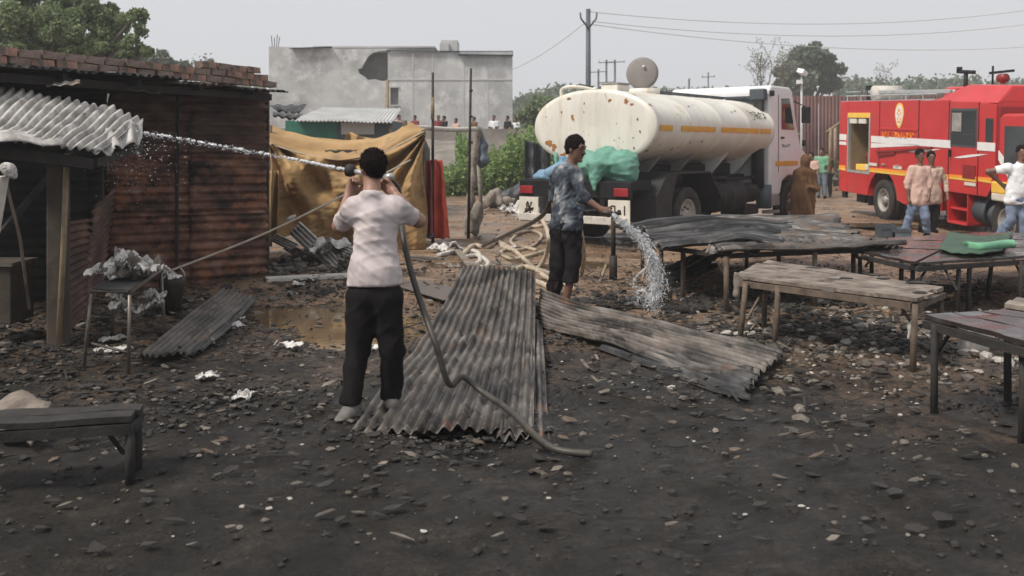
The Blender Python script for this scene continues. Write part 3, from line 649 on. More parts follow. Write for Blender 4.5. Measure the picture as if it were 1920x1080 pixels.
# white horizontal pole with leaning wrapped pole, cloth and sack
t = thing('cross_pole', 'pale horizontal pole running between the two black poles', 'pole', P(830, 240, 18.2))
MB().tube(spline([P(766, 238, 17.2), P(800, 240, 17.6), P(850, 243, 18.2), P(893, 242, 18.7)], 5), .045, 8).build('shaft', M['palepole'], t, True)
t = thing('wrapped_pole', 'leaning pole wrapped in pale sacking behind the right black pole', 'pole', P(880, 432, 19))
MB().tube(spline([P(896, 238, 18.9), P(889, 310, 18.9), P(882, 375, 18.9), P(876, 440, 18.9)], 6), [.07 + .02 * math.sin(i * 1.7) for i in range(19)], 9, jit=.25).build('shaft', M['jute'], t, True)
t = thing('thin_pole', 'thin grey pole leaning below the hanging slate cloth', 'pole', P(905, 400, 19.2))
MB().tube([P(897, 300, 19.2), P(903, 410, 19.2)], .04, 7, jit=.15).build('shaft', M['jute'], t, True)
def cloth_blob(name, label, cat, pts, d, material, thick=.16, h=.03, wr=.02, seed=1, clipz=None):
    """lumpy hanging or slumped cloth round a chain of (px,py,radius px)"""
    Q = [(P(a, b, d + (c2[0] if c2 else 0)), r * d / F) for a, b, r, *c2 in pts]
    lo = np.min([np.array(p) - r - .1 for p, r in Q], 0); hi = np.max([np.array(p) + r + .1 for p, r in Q], 0)
    f = Fld(lo, hi, h)
    for (p, r), (p2, r2) in zip(Q, Q[1:]): f.cone(p, p2, r, r2, .05)
    f.wrinkle(wr, 22, seed, 6, .35)
    if clipz is not None: f.clip((0, 0, clipz), (0, 0, -1))
    V, T = f.mesh(); 
    o = mk(name, V.tolist(), T.tolist(), material, None, True)
    return tag(o, label, cat)
cloth_blob('hanging_cloth', 'slate blue cloth hanging from the top of the wrapped pole', 'cloth', [(902, 250, 4), (906, 275, 7), (905, 300, 11), (902, 311, 6)], 19.0, M['bluecloth'], seed=3, wr=.015)
cloth_blob('grey_sack', 'slumped grey sack at the foot of the wrapped pole', 'sack', [(895, 388, 9), (893, 410, 11), (889, 432, 10)], 18.8, M['jute'], seed=5)

# utility poles and wires
def utility(label, px, pyt, d, r, arms, group=None, x2=None):
    a = P(px, pyt, d); t = thing('utility_pole', label, 'utility pole', (a.x, d, 0), 0, group)
    MB().tube([(a.x, d, -.1), (a.x, d, a.z)], [r, r * .7], 8).build('mast', M['roofdark'], t, True)
    for (z, w) in arms:
        MB().bar((a.x - w, d - r, z), (a.x + w, d - r, z + w * .12), .09, .09).build('crossarm', M['roofdark'], t)
        for s_ in (-1, 1): MB().tube([(a.x + s_ * w * .95, d - r, z), (a.x + s_ * w * .95, d - r, z + .28)], [.07, .04], 6).build('insulator', M['hole'], t, True)
    return a
ap = utility('tall single pole with v shaped crossarm behind the tank', 1103, 17, 48, .16, [])
t = thing('pole_bracket', 'v shaped bracket with insulators at the top of the tall pole', 'bracket', (ap.x, 47.8, ap.z - .9))
for s_ in (-1, 1): MB().tube([(ap.x, 47.8, ap.z - 1.0), (ap.x + s_ * .38, 47.8, ap.z - .5), (ap.x + s_ * .42, 47.8, ap.z - .2)], .05, 6).build('arm', M['roofdark'], t, True)
g2 = 'thin poles of the far pole structure'
utility('short left pole of the far group behind the tank', 1122, 130, 110, .16, [(H + 8.8, 1.0)], g2)
utility('middle pole of the far group behind the tank', 1137, 112, 110, .16, [(H + 9.9, .9), (H + 7.6, 1.0)], g2)
utility('right pole of the far group behind the tank', 1153, 112, 110, .16, [(H + 9.9, 1.1)], g2)
utility('far thin pole above the lorry cab roof', 1292, 147, 95, .14, [], g2)
utility('far pale pole between the round lid and the bare tree', 1328, 135, 120, .12, [(H + 9, .8)], g2)
utility('thin far pole at the right corner of the grey building', 959, 95, 66, .07, [])
def wire(label, p0, p1, sag, r=.018):
    a, b = Vector(p0), Vector(p1)
    pts = [a.lerp(b, i / 20) - Vector((0, 0, sag * 4 * (i / 20) * (1 - i / 20))) for i in range(21)]
    tag(MB().tube(pts, r, 4).build('power_line', M['cement'], None), label, 'power line')
wire('upper power line running right from the tall pole', P(1105, 22, 48), P(2000, 8, 60), .9)
wire('middle power line running right from the tall pole', P(1110, 40, 48), P(2000, 35, 60), .9)
wire('lower power line running right past the lamp tree', P(1110, 46, 48), P(2000, 82, 66), .8)
wire('power line running left from the tall pole to beyond the grey building', P(1098, 42, 48), P(900, 140, 90), .8)

# sheet fence, lamp post
t = thing('sheet_fence', 'maroon corrugated sheet fence between the lorry and the fire engine', 'fence', (13, 44, 0))
for k in range(7):
    a = P(1488, 300, 44).x + k * 1.15
    corr('fence_sheet', (a, 44, 0), (a + 1.13, 44, 0), (a + 1.13, 44, H + 2.45 + .05 * math.sin(k * 3)), (a, 44, H + 2.45 + .05 * math.sin(k * 3)), 7, .03, M['maroonfence'], t, nv=2, wob=.01, seed=k)
t = thing('lamp_post', 'white street lamp on a thin post in front of the round tree', 'street lamp', (P(1503, 300, 40).x, 40, 0))
x = P(1503, 0, 40).x
MB().tube([(x, 40, 0), (x, 40, H + 3.05)], [.06, .045], 8).build('post', M['lightroof'], t, True)
MB().box((x, 39.9, H + 3.2), (.34, .34, .2), (.3, .4, .7)).build('lamp_head', M['lampwhite'], t, bevel=.03)
MB().box((x - .12, 39.9, H + 2.8), (.2, .2, .16)).build('control_box', M['lampwhite'], t)

# ---------------------------------------------------------------- trees
def tree(label, d, trunk_px, lobes, n, leaf, material, name='leafy_tree', trunk_r=.25, z0=0, branches=True, group=None):
    """lobes: (px,py,radius px) clumps of the crown at distance d"""
    tx = (trunk_px - 960) / F * d; t = thing(name, label, 'tree', (tx, d, z0), 0, group)
    C_ = [(P(a, b, d + r * d / F * random.uniform(-.7, .7)), r * d / F) for a, b, r in lobes]
    r_ = rng; tot = sum(r * r for _, r in C_); Vs = []; 
    for c, r in C_:
        sub = max(6, int(14)); k = int(n * r * r / tot)
        cen = r_.normal(size=(sub, 3)); cen /= np.linalg.norm(cen, axis=1)[:, None]; cen *= r * r_.uniform(.35, .95, (sub, 1)); rad = r * r_.uniform(.22, .5, sub)
        w = r_.integers(0, sub, k); dirs = r_.normal(size=(k, 3)); dirs /= np.linalg.norm(dirs, axis=1)[:, None]
        p = cen[w] + dirs * (rad[w] * r_.uniform(.45, 1.08, k))[:, None]; p[:, 2] *= .85
        Vs.append(p + np.array(c))
    p = np.concatenate(Vs); k = len(p)
    a = r_.normal(size=(k, 3)); a /= np.linalg.norm(a, axis=1)[:, None]; b = np.cross(a, r_.normal(size=(k, 3))); b /= np.linalg.norm(b, axis=1)[:, None]
    s_ = leaf * r_.uniform(.6, 1.3, (k, 1)); a = a * s_; b = b * s_ * .6
    V = np.stack([p - a, p + b, p + a, p - b], 1).reshape(-1, 3); Q = np.arange(k * 4).reshape(-1, 4)
    mk('crown', V.tolist(), Q.tolist(), material, t)
    m = MB(); top = C_[0][0]; hub = Vector((tx, d, z0 + max(.5, (top.z - z0) * .45)))
    m.tube([(tx, d, z0 - .2), (tx + .1, d, (z0 + hub.z) / 2), hub], [trunk_r * 1.3, trunk_r, trunk_r * .8], 9)
    if branches:
        for c, r in C_: m.tube([hub, hub.lerp(c, .5) + Vector((random.uniform(-.2, .2), 0, .15 * r)), c], [trunk_r * .5, trunk_r * .3, trunk_r * .1], 6)
    m.build('trunk', M['bark'], t, True)
tree('big bright green tree rising above the brick topped shed', 26, 70,
     [(40, 30, 62), (110, 60, 52), (170, 30, 50), (30, 95, 45), (100, 110, 38), (215, 50, 42), (245, 85, 26), (170, 90, 36), (190, 128, 26), (255, 30, 25), (70, -30, 60), (150, -30, 50), (-30, 50, 50), (228, 125, 22), (265, 60, 14), (20, 100, 50), (140, 100, 45), (205, 95, 34), (60, 60, 60), (275, 95, 16), (250, 118, 18)], 64000, .06, M['leaf'], trunk_r=.3)
tree('small hazy tree left of the grey building, behind the brick course', 60, 300, [(250, 115, 22), (280, 122, 24), (315, 128, 22), (345, 132, 18), (262, 100, 20), (300, 112, 20), (232, 108, 24), (368, 140, 12)], 20000, .12, M['leafdark'], z0=1)
tree('pale hazy spreading tree low over the brick course', 75, 270, [(225, 130, 20), (250, 128, 18), (275, 134, 18), (300, 138, 16), (335, 138, 14), (360, 142, 10)], 14000, .14, M['leafpale'], z0=1)
tree('leafless looking small tree next to the grey building', 60, 395, [(385, 128, 20), (408, 130, 16), (395, 118, 12)], 700, .12, M['leafpale'], z0=1, trunk_r=.12)
tree('round dark green tree behind the street lamp', 85, 1510, [(1505, 120, 32), (1540, 112, 30), (1480, 138, 24), (1560, 130, 22), (1522, 100, 22), (1500, 160, 30), (1555, 155, 24), (1470, 160, 18), (1530, 145, 30)], 16000, .26, M['leafdark'], trunk_r=.5)
def bare(label, d, px, py0, py1, w, seed, thick=.16, leaves=500):
    random.seed(seed); x = (px - 960) / F * d; zt = H - (py1 - HZ) / F * d; zb = H - (py0 - HZ) / F * d
    t = thing('bare_tree', label, 'tree', (x, d, 0)); m = MB(); tips = []
    def br(p, dr, L_, r, lv):
        q = p + dr * L_; m.tube([p, p.lerp(q, .5) + Vector((random.uniform(-.06, .06) * L_, 0, 0)), q], [r, r * .8, r * .6], 5 if lv > 1 else 4, caps=False)
        if lv == 0: tips.append(q); return
        for k in range(3 if lv > 1 else 4):
            nd = (dr + Vector((random.uniform(-.75, .75), random.uniform(-.6, .6), random.uniform(-.1, .5)))).normalized()
            br(q if k < 2 else p.lerp(q, random.uniform(.5, .9)), nd, L_ * random.uniform(.55, .8), r * .55, lv - 1)
    hh = zt; br(Vector((x, d, -.2)), Vector((0, 0, 1)), hh * .38, thick, 5)
    m.build('trunk', M['bark'], t, True)
    V = []; Q = []
    for k in range(leaves):
        p = random.choice(tips) + Vector([random.uniform(-.3, .3) for _ in range(3)]); a = Vector([random.uniform(-1, 1) for _ in range(3)]).normalized() * .11; b = a.orthogonal().normalized() * .08
        n = len(V); V += [p - a, p + b, p + a, p - b]; Q.append((n, n + 1, n + 2, n + 3))
    mk('crown', V, Q, M['leafpale'], t); random.seed(7)
bare('bare branched tree left of the round dark tree', 80, 1428, 230, 88, 1, 3, .2)
bare('small bare tree beside the grey building', 58, 392, 200, 108, 1, 5, .12, 300)
bare('tiny bare tree behind the fire engine ladder', 95, 1655, 200, 150, 1, 8, .12, 900)
# distant wood behind everything
def massleaf(name, spans, leaf, n, material, d0, d1, zb=0, lump=.25, kind='stuff'):
    k = n; r_ = rng; w = np.array([abs(b - a) for a, b, _, _ in spans], float); w /= w.sum(); ii = r_.choice(len(spans), k, p=w); V = []
    A = np.array(spans, float)[ii]; u = r_.uniform(0, 1, k); px = A[:, 0] + (A[:, 1] - A[:, 0]) * u; top = A[:, 2] + (A[:, 3] - A[:, 2]) * u
    d = r_.uniform(d0, d1, k); bump = np.sin(px * .21 + d) * .5 + np.sin(px * .47 + 1 + d * .3) * .35 + np.sin(px * 1.1 + d * 2) * .25
    zt = (H - (top - HZ) / F * d) * (1 + lump * bump * .35); cl = np.sin(px * .13 + 2 * np.sin(d * 1.7)) * np.sin(d * 2.3 + px * .05); z = zb + (zt - zb) * (r_.uniform(0, 1, k) ** .55) * (np.clip(1 + lump * .7 * (cl - .25), .15, 1.3) if lump > .28 else 1)
    p = np.stack([(px - 960) / F * d, d, z], 1)
    a = r_.normal(size=(k, 3)); a /= np.linalg.norm(a, axis=1)[:, None]; b = np.cross(a, r_.normal(size=(k, 3))); b /= np.linalg.norm(b, axis=1)[:, None]
    s_ = leaf * r_.uniform(.6, 1.4, (k, 1)); a = a * s_; b = b * s_ * .6
    V = np.stack([p - a, p + b, p + a, p - b], 1).reshape(-1, 3); Q = np.arange(k * 4).reshape(-1, 4)
    return tag(mk(name, V.tolist(), Q.tolist(), material), kind=kind)
massleaf('distant_wood', [(-200, 500, 150, 165), (940, 1010, 195, 175), (1010, 1060, 172, 160), (1060, 1500, 168, 175), (1560, 1700, 150, 156), (1700, 1840, 152, 150), (1830, 1990, 158, 150), (1990, 2300, 150, 140)], .34, 60000, M['leafdark'], 120, 150)
def shrub(label, d, px, py, r, n, leaf, material):
    tree(label, d, px, [(px, py, r), (px - r * .7, py + r * .35, r * .7), (px + r * .7, py + r * .3, r * .75), (px, py + r * .8, r * .8)], n, leaf, material, 'bush', .05, gzf(P(px, py, d).x, d), True)
shrub('dark green bush behind the left end of the tank', 52, 1020, 205, 34, 7000, .12, M['leaf'])
massleaf('green_weeds', [(822, 850, 325, 315), (850, 880, 318, 310), (880, 930, 322, 300), (930, 965, 300, 272), (965, 1000, 268, 262), (1000, 1060, 265, 290)], .07, 30000, M['weed'], 33, 37, .0, .5)
massleaf('green_weeds', [(855, 880, 268, 262), (900, 990, 300, 262)], .08, 7000, M['weed'], 38, 41, .6, .5)
massleaf('dry_scrub', [(1395, 1500, 268, 262), (1500, 1600, 300, 298)], .07, 1500, M['leafpale'], 36, 42, 0, .3)

# far people (simple, full figures; only their upper halves show over the wall)
def far_person(label, x, y, z, hgt, top, bottom, h=.035, turn=0, group=None, arm=0, skin='skin2', shawl=None):
    s = hgt / 1.7; c, sn = math.cos(turn), math.sin(turn)
    def q(a, b, zz): return (x + (a * c - b * sn) * s, y + (a * sn + b * c) * s, z + zz * s)
    J = dict(head=q(0, .02, 1.57), neck=q(0, 0, 1.42), shL=q(-.17, 0, 1.38), shR=q(.17, 0, 1.38), elL=q(-.24, .02, 1.1), elR=q(.24, .02, 1.1), wrL=q(-.22, .14 + arm, .9 + arm), wrR=q(.24, .08, .86),
             hiL=q(-.09, 0, .9), hiR=q(.09, 0, .9), knL=q(-.1, .03, .5), knR=q(.1, .03, .5), anL=q(-.11, 0, .09), anR=q(.11, 0, .09))
    fc = (-sn, c, 0)
    return person(J, label, top, bottom, h=h, skin=skin, face=fc, body=fc, hands=False, group=group, wr=.0, shoes='hair', girth=1.0)
gp = 'onlookers standing on the bank in front of the grey building'
for lb, px, top, hg, tp in (('onlooker in maroon standing left of the first black pole gap', 822, 216, 1.62, 'maroon'), ('onlooker in dark clothes beside the one in maroon on the bank', 833, 217, 1.6, 'blackcloth'),
                        ('bending onlooker in a reddish top on the bank', 855, 222, 1.5, 'pinkshirt'), ('short onlooker in dark brown on the bank by the right black pole', 889, 219, 1.55, 'brownshawl'),
                        ('onlooker in a cream top right of the black pole on the bank', 926, 216, 1.65, 'whiteshirt'), ('onlooker in black, second from the right on the bank', 952, 217, 1.62, 'blackcloth'), ('onlooker in a white top at the right end of the bank', 967, 220, 1.55, 'whiteshirt'),
                        ('onlooker in dull red left of the black poles on the bank', 778, 216, 1.62, 'maroon'), ('onlooker in a tan top at the left end of the bank', 748, 215, 1.6, 'tanshirt')):
    d = 46.2; far_person(lb, (px - 960) / F * d, d, 1.72, (H - (top - HZ) / F * d - 1.72), tp, 'blackcloth', turn=math.pi + (px % 7 - 3) * .3, group=gp)

# ================================================================ SHEDS AT LEFT
def rusty_shed():
    t = thing('rusty_shed', 'shed of rusty corrugated sheets with old bricks laid along its roof edge', 'shed', (-4, 12, 0))
    A = P(203, 280, 11.3); B = P(502, 280, 12.2)
    def W_(u, z, o=0): return (A.x + (B.x - A.x) * u, A.y + (B.y - A.y) * u - o, z)
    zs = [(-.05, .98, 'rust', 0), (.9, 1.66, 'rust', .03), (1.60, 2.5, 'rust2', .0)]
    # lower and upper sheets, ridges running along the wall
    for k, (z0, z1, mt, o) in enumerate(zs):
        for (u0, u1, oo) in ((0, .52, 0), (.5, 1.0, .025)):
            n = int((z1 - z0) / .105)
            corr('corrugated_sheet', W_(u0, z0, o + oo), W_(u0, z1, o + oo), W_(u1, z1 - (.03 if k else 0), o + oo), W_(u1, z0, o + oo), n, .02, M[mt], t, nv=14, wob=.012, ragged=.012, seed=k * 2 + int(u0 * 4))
    # dark part of the wall left of it, behind the lean-to
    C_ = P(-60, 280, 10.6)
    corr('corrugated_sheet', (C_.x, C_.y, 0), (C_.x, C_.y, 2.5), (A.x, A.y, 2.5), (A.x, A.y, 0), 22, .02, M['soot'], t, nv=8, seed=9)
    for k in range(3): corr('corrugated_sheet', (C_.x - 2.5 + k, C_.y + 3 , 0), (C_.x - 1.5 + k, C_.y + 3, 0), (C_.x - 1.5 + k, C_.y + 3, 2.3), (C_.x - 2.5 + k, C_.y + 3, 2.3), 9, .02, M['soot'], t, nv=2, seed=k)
    corr('corrugated_sheet', (B.x - .04, B.y + .03, 0), (B.x - .04, B.y + .03, 2.4), (B.x - 1.1, B.y + 3.4, 2.4), (B.x - 1.1, B.y + 3.4, 0), 22, .01, M['rust2'], t, nv=4, seed=5)
    MB().bar(W_(.985, -.1, -.03), W_(.985, 2.45, -.03), .07).build('corner_post', M['char'], t)
    MB().bar(W_(.42, -.1, .07), W_(.43, 2.45, .07), .03).build('batten', M['char'], t)
    # roof of zinc sheets, edge running from near left to far right
    R0 = P(-120, 140, 7.9); R1 = P(535, 168, 11.9); zr = 2.44
    d_ = Vector((R1.x - R0.x, R1.y - R0.y, 0)); Ld = d_.length; d_.normalize(); nb = Vector((-d_.y, d_.x, 0))
    nb = nb if nb.y > 0 else -nb
    def R(s_, o, z): return (R0.x + d_.x * s_ + nb.x * o, R0.y + d_.y * s_ + nb.y * o, z)
    k = 0; s_ = 0
    while s_ < Ld - .1:
        w = min(.95, Ld - s_); o = random.uniform(-.10, .06)
        corr('roof_sheet', R(s_, o, zr + random.uniform(-.02, .01)), R(s_ + w, o + random.uniform(-.06, .06), zr + random.uniform(-.02, .01)), R(s_ + w, 3.6, zr + .15), R(s_, 3.6, zr + .15), 9, .016, M['zinc_dark'] if k % 3 else M['zinc'], t, nv=8, wob=.02, ragged=.05, seed=20 + k)
        s_ += .88; k += 1
    MB().bar(R(0, .25, zr - .09), R(Ld, .25, zr - .09), .08, .08).build('eaves_beam', M['char'], t)
    for k in range(5): MB().bar(R(Ld * (k + .5) / 5, .1, zr - .05), R(Ld * (k + .5) / 5, 3.5, zr + .05), .06, .06).build('rafter', M['char'], t)
    # loose flaps hanging below the eaves
    for (a, b, c, d2, e) in ((232, 158, 405, 152, 8.9),):
        corr('hanging_flap', P(a / 2.7, b, e), P(c / 2.7, d2 - 2, e), P(c / 2.7, d2 + 5, e - .1), P(a / 2.7, b + 4, e - .1), 3, .008, M['zinc'], t, nv=2)
    corr('hanging_flap', P(190, 155, 9.9), P(300, 172, 10.3), P(300, 176, 10.2), P(195, 160, 9.8), 4, .008, M['zinc'], t, nv=2)
    corr('hanging_flap', P(505, 196, 12.1), P(575, 196, 12.2), P(560, 212, 11.6), P(520, 206, 11.7), 3, .012, M['zinc_dark'], t, nv=3)
    corr('hanging_flap', P(512, 208, 12.4), P(568, 214, 12.3), P(553, 224, 11.9), P(512, 216, 12.0), 3, .012, M['zinc'], t, nv=3)
    # bricks on the edge: two courses, each brick its own piece
    ms = []
    for v in range(4):
        m = MB().box((0, 0, 0), (.228, .108, .072)); V = [Vector(p) + Vector([random.uniform(-.007, .007) for _ in range(3)]) for p in m.V]
        me = bpy.data.meshes.new('brick'); me.from_pydata([tuple(p) for p in V], [], m.F); ms.append(me)
    ang = math.atan2(d_.y, d_.x)
    for course in range(2):
        s_ = .1 + course * .09
        while s_ < Ld - .12:
            if course == 1 and (random.random() < .03 or (Ld - s_) < .0): s_ += .24; continue
            me = random.choice(ms).copy() if False else random.choice(ms)
            o = link('brick', me); 
            if not me.materials: me.materials.append(M['brick'])
            x, y, _ = R(s_, .12 + random.uniform(-.015, .015), 0)
            o.location = (x - t.location.x, y - t.location.y, zr + .055 + course * .077 + random.uniform(0, .006)); o.rotation_euler = (random.uniform(-.03, .03), random.uniform(-.03, .03), ang + random.uniform(-.06, .06)); o.parent = t
            s_ += .238 + random.uniform(0, .012)
    for me in ms[2:]: me.materials.clear(); me.materials.append(M['brick_grey'])
    s_ = Ld * .72
    while s_ < Ld - .1:
        o = link('brick', random.choice(ms)); x, y, _ = R(s_, .12, 0); o.location = (x - t.location.x, y - t.location.y, zr + .055 + 2 * .077); o.rotation_euler = (0, random.uniform(-.05, .05), ang + random.uniform(-.1, .1)); o.parent = t
        s_ += .25 if random.random() < .6 else .6
rusty_shed()

def lean_to():
    t = thing('lean_to', 'charred lean-to with a pale ridged cement sheet roof at the left edge', 'shelter', (-4, 8, 0))
    # roof: ridges run from the front edge back
    FL, FR, BR, BL = P(-170, 245, 6.6), P(181, 292, 8.0), P(268, 224, 9.4), P(-60, 158, 8.6)
    corr('roof_sheet', FL, FR, BR, BL, 19, .019, M['asb'], t, nv=20, wob=.05, ragged=.10, spv=8, seed=2, solid=.008)
    corr('roof_sheet', P(-170, 262, 6.3), P(118, 276, 7.5), P(112, 256, 7.9), P(-150, 246, 6.7), 2, .02, M['asb'], t, nv=5, wob=.02, ragged=.05, seed=4, solid=.008)
    corr('roof_sheet', P(180, 288, 7.95), P(268, 262, 9.0), P(268, 222, 9.3), P(150, 262, 8.2), 3, .03, M['asb'], t, nv=6, wob=.02, ragged=.05, seed=6, solid=.008)
    MB().bar(FL + Vector((0, .1, -.08)), FR + Vector((-.1, .1, -.07)), .09, .09).build('front_beam', M['char'], t)
    MB().bar(P(175, 305, 8.1), P(262, 276, 9.3), .07, .07).build('side_beam', M['char'], t)
    # posts
    def post(px, pyt, pyb, r, mt, name='post', d=None, px2=None):
        b = PZ(px2 or px, pyb, .0); a = P(px, pyt, b.y); MB().tube([b - Vector((0, 0, .1)), a.lerp(b, .5) + Vector((.01, 0, 0)), a], [r, r * .95, r * .9], 8, jit=.05).build(name, mt, t, True)
    post(125, 288, 658, .026, M['bamboo'], 'bamboo_post', px2=108)
    b = PZ(97, 655, 0); MB().box((b.x, b.y + .12, .82), (.15, .15, 1.66)).build('mud_post', M['mudpost'], t, bevel=.02)
    MB().bar(P(190, 300, 9.2), P(192, 375, 9.2), .03).build('batten', M['char'], t)
    MB().tube([P(12, 345, 7.2), P(38, 450, 7.2), P(55, 580, 7.2)], .012, 6).build('leaning_stick', M['leg'], t, True)
    # side screen sheets running back
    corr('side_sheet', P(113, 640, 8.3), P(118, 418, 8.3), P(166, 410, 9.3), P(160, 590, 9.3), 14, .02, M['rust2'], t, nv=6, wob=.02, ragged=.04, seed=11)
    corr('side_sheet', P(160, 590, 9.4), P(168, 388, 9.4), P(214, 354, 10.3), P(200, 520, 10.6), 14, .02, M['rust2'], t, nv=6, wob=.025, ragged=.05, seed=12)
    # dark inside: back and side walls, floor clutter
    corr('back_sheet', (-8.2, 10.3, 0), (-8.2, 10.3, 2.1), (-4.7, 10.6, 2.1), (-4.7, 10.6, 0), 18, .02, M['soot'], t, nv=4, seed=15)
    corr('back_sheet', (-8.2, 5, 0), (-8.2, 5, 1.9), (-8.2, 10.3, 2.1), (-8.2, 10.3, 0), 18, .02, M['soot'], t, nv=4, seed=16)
    MB().bar((-7.9, 7.2, -.1), (-7.9, 7.2, 1.75), .1).bar((-3.9, 7.0, 1.66), (-8, 6.4, 1.75), .08).build('post', M['char'], t)
    MB().bar((-5.2, 8.2, .0), (-4.4, 9.6, 1.7), .05).build('fallen_batten', M['char'], t)
lean_to()
# white painted plank and cloth at the left edge
t = tag(mk('pale_plank', *(lambda m: (m.V, m.F))(MB().bar(P(6, 330, 5.9), P(-12, 440, 5.9), .10, .03)), M['palepole'], bevel=.006), 'pale plank standing at the far left edge under the cloth bundle', 'plank')
cloth_blob('cloth_bundle', 'dirty white cloth bundle hanging at the far left edge', 'cloth', [(8, 312, 8), (16, 318, 10), (25, 330, 7)], 5.9, M['paper'], h=.014, wr=.006, seed=8)
t = thing('low_crate', 'grey crate in the dark under the lean-to at the left edge', 'crate', (-4.2, 8.1, 0))
MB().box((P(5, 480, 8.4).x, 8.4, .45), (.35, .4, .5)).build('box', M['mudpost'], t, bevel=.01)
MB().box((P(5, 480, 8.4).x, 8.4, .715), (.4, .45, .03)).build('lid', M['steel'], t)
for k in range(26):
    pass
# dark debris on the floor inside
m = MB()
for k in range(340):
    x = random.uniform(-7.6, -3.9); y = random.uniform(5.2, 10); m.stone((x, y, gzf(x, y) + .02), random.choice((.02, .03, .05, .08)), .5)
tag(m.build('charred_rubble', M['debris']), kind='stuff')

def workbench():
    b = PZ(205, 655, 0); t = thing('steel_bench', 'small steel legged bench heaped with burnt white paper in front of the screen', 'bench', (b.x, b.y, 0))
    zt = .62; c = [PZ(172, 575, zt - .12), PZ(243, 578, zt - .12), PZ(302, 532, zt - .12), PZ(225, 530, zt - .12)]
    for q, foot in zip(c, ((157, 660), (241, 655), (309, 575), (208, 640))):
        f_ = P(foot[0], foot[1], q.y); 
        MB().tube([(f_.x, q.y, gzf(f_.x, q.y) - .02), (f_.x * .6 + q.x * .4, q.y, .3), (q.x, q.y, zt - .02)], .014, 7).build('leg', M['steel'], t, True)
    MB().tube([c[0] + Vector((0, 0, .12)), c[1] + Vector((0, 0, .12)), c[2] + Vector((0, 0, .12)), c[3] + Vector((0, 0, .12)), c[0] + Vector((0, 0, .12))], .016, 6).build('frame', M['steel'], t, True)
    MB().tube([(c[0].x, c[0].y, .22), (c[1].x + .05, c[1].y, .15)], .01, 6).build('brace', M['steel'], t, True)
    MB().add([v + Vector((0, 0, .13)) for v in c], [(0, 1, 2, 3)]).build('bench_top', M['char'], t, solid=.02)
    return c, zt
c, zt = workbench()
def crumple(name, label, cat, ctr, size, material, seed, group=None, thick=.02):
    random.seed(seed); m = mn; o = Vector((seed * 2.7, seed * 1.3, 0)); cx, cy, cz = ctr; sx, sy, sz = size; rz = random.random() * 3
    def f(u, v):
        x = (u - .5) * sx; y = (v - .5) * sy; z = sz * (.5 + 1.2 * mn.noise(Vector((u * 2.6, v * 2.6, 0)) + o) + .6 * mn.noise(Vector((u * 7, v * 7, 0)) + o)) * (1 - (2 * u - 1) ** 4 * .6)
        x *= 1 + .3 * mn.noise(Vector((v * 4, 0, 1)) + o); y *= 1 + .3 * mn.noise(Vector((u * 4, 0, 2)) + o)
        return (cx + x * math.cos(rz) - y * math.sin(rz), cy + x * math.sin(rz) + y * math.cos(rz), cz + z)
    V, Fc = surf(f, 12, 10); ob = mk(name, V, Fc, material, None, False, solid=thick); random.seed(7 + seed); return tag(ob, label, cat, group)
ctr = sum(c, Vector()) / 4
gb = 'burnt paper bundles heaped on the steel bench'
for k in range(15):
    u, v = random.uniform(-.24, .3), random.uniform(-.2, .25)
    crumple('paper_bundle', 'curled burnt white paper bundle in the heap on the steel bench', 'paper', (ctr.x + u, ctr.y + v, zt + .02 + .16 * random.random() * (1 - abs(u) * 2)), (.22, .16, .08), M['paper'] if k % 3 else M['debris'], 30 + k, gb, .012)
for k in range(5):
    crumple('paper_bundle', 'burnt paper wad caught between the legs of the steel bench', 'paper', (ctr.x + random.uniform(-.15, .25), ctr.y + random.uniform(-.1, .2), .36 + .1 * random.random()), (.2, .13, .07), M['paper'], 60 + k, 'paper wads under the steel bench', .012)
b = PZ(322, 590, 0); t = thing('black_bucket', 'black bucket with white paper in it beside the steel bench', 'bucket', (b.x, b.y, 0)); zb = gzf(b.x, b.y)
MB().tube([(b.x, b.y, zb), (b.x, b.y, zb + .3), (b.x, b.y, zb + .36), (b.x, b.y, zb + .37), (b.x, b.y, zb + .3)], [.085, .125, .135, .12, .11], 16).build('pail', M['iron'], t, True)
crumple('crumpled_paper', 'white paper crumpled in the black bucket', 'paper', (b.x, b.y, zb + .36), (.18, .15, .06), M['paper'], 77, None, .01)
# rope from the bench to the tent
t = thing('rope', 'pale taut rope running up from beside the bench to the tarpaulin', 'rope', P(300, 515, 10.6))
r0, r1, r2 = P(305, 513, 10.6), P(640, 368, 12.7), P(770, 300, 16.0)
MB().tube(spline([r0, r0.lerp(r1, .5) - Vector((0, 0, .05)), r1, r2], 8), .014, 6).build('strand', M['rope'], t, True)
MB().tube([P(336, 500, 11.1), P(344, 510, 11.1), P(347, 520, 11.1)], [.012, .014, .008], 5).build('rag_end', M['palepole'], t, True)
MB().tube([P(538, 412, 12.1), P(546, 408, 12.1), P(554, 404, 12.1)], [.02, .03, .015], 6).build('knot', M['palepole'], t, True)

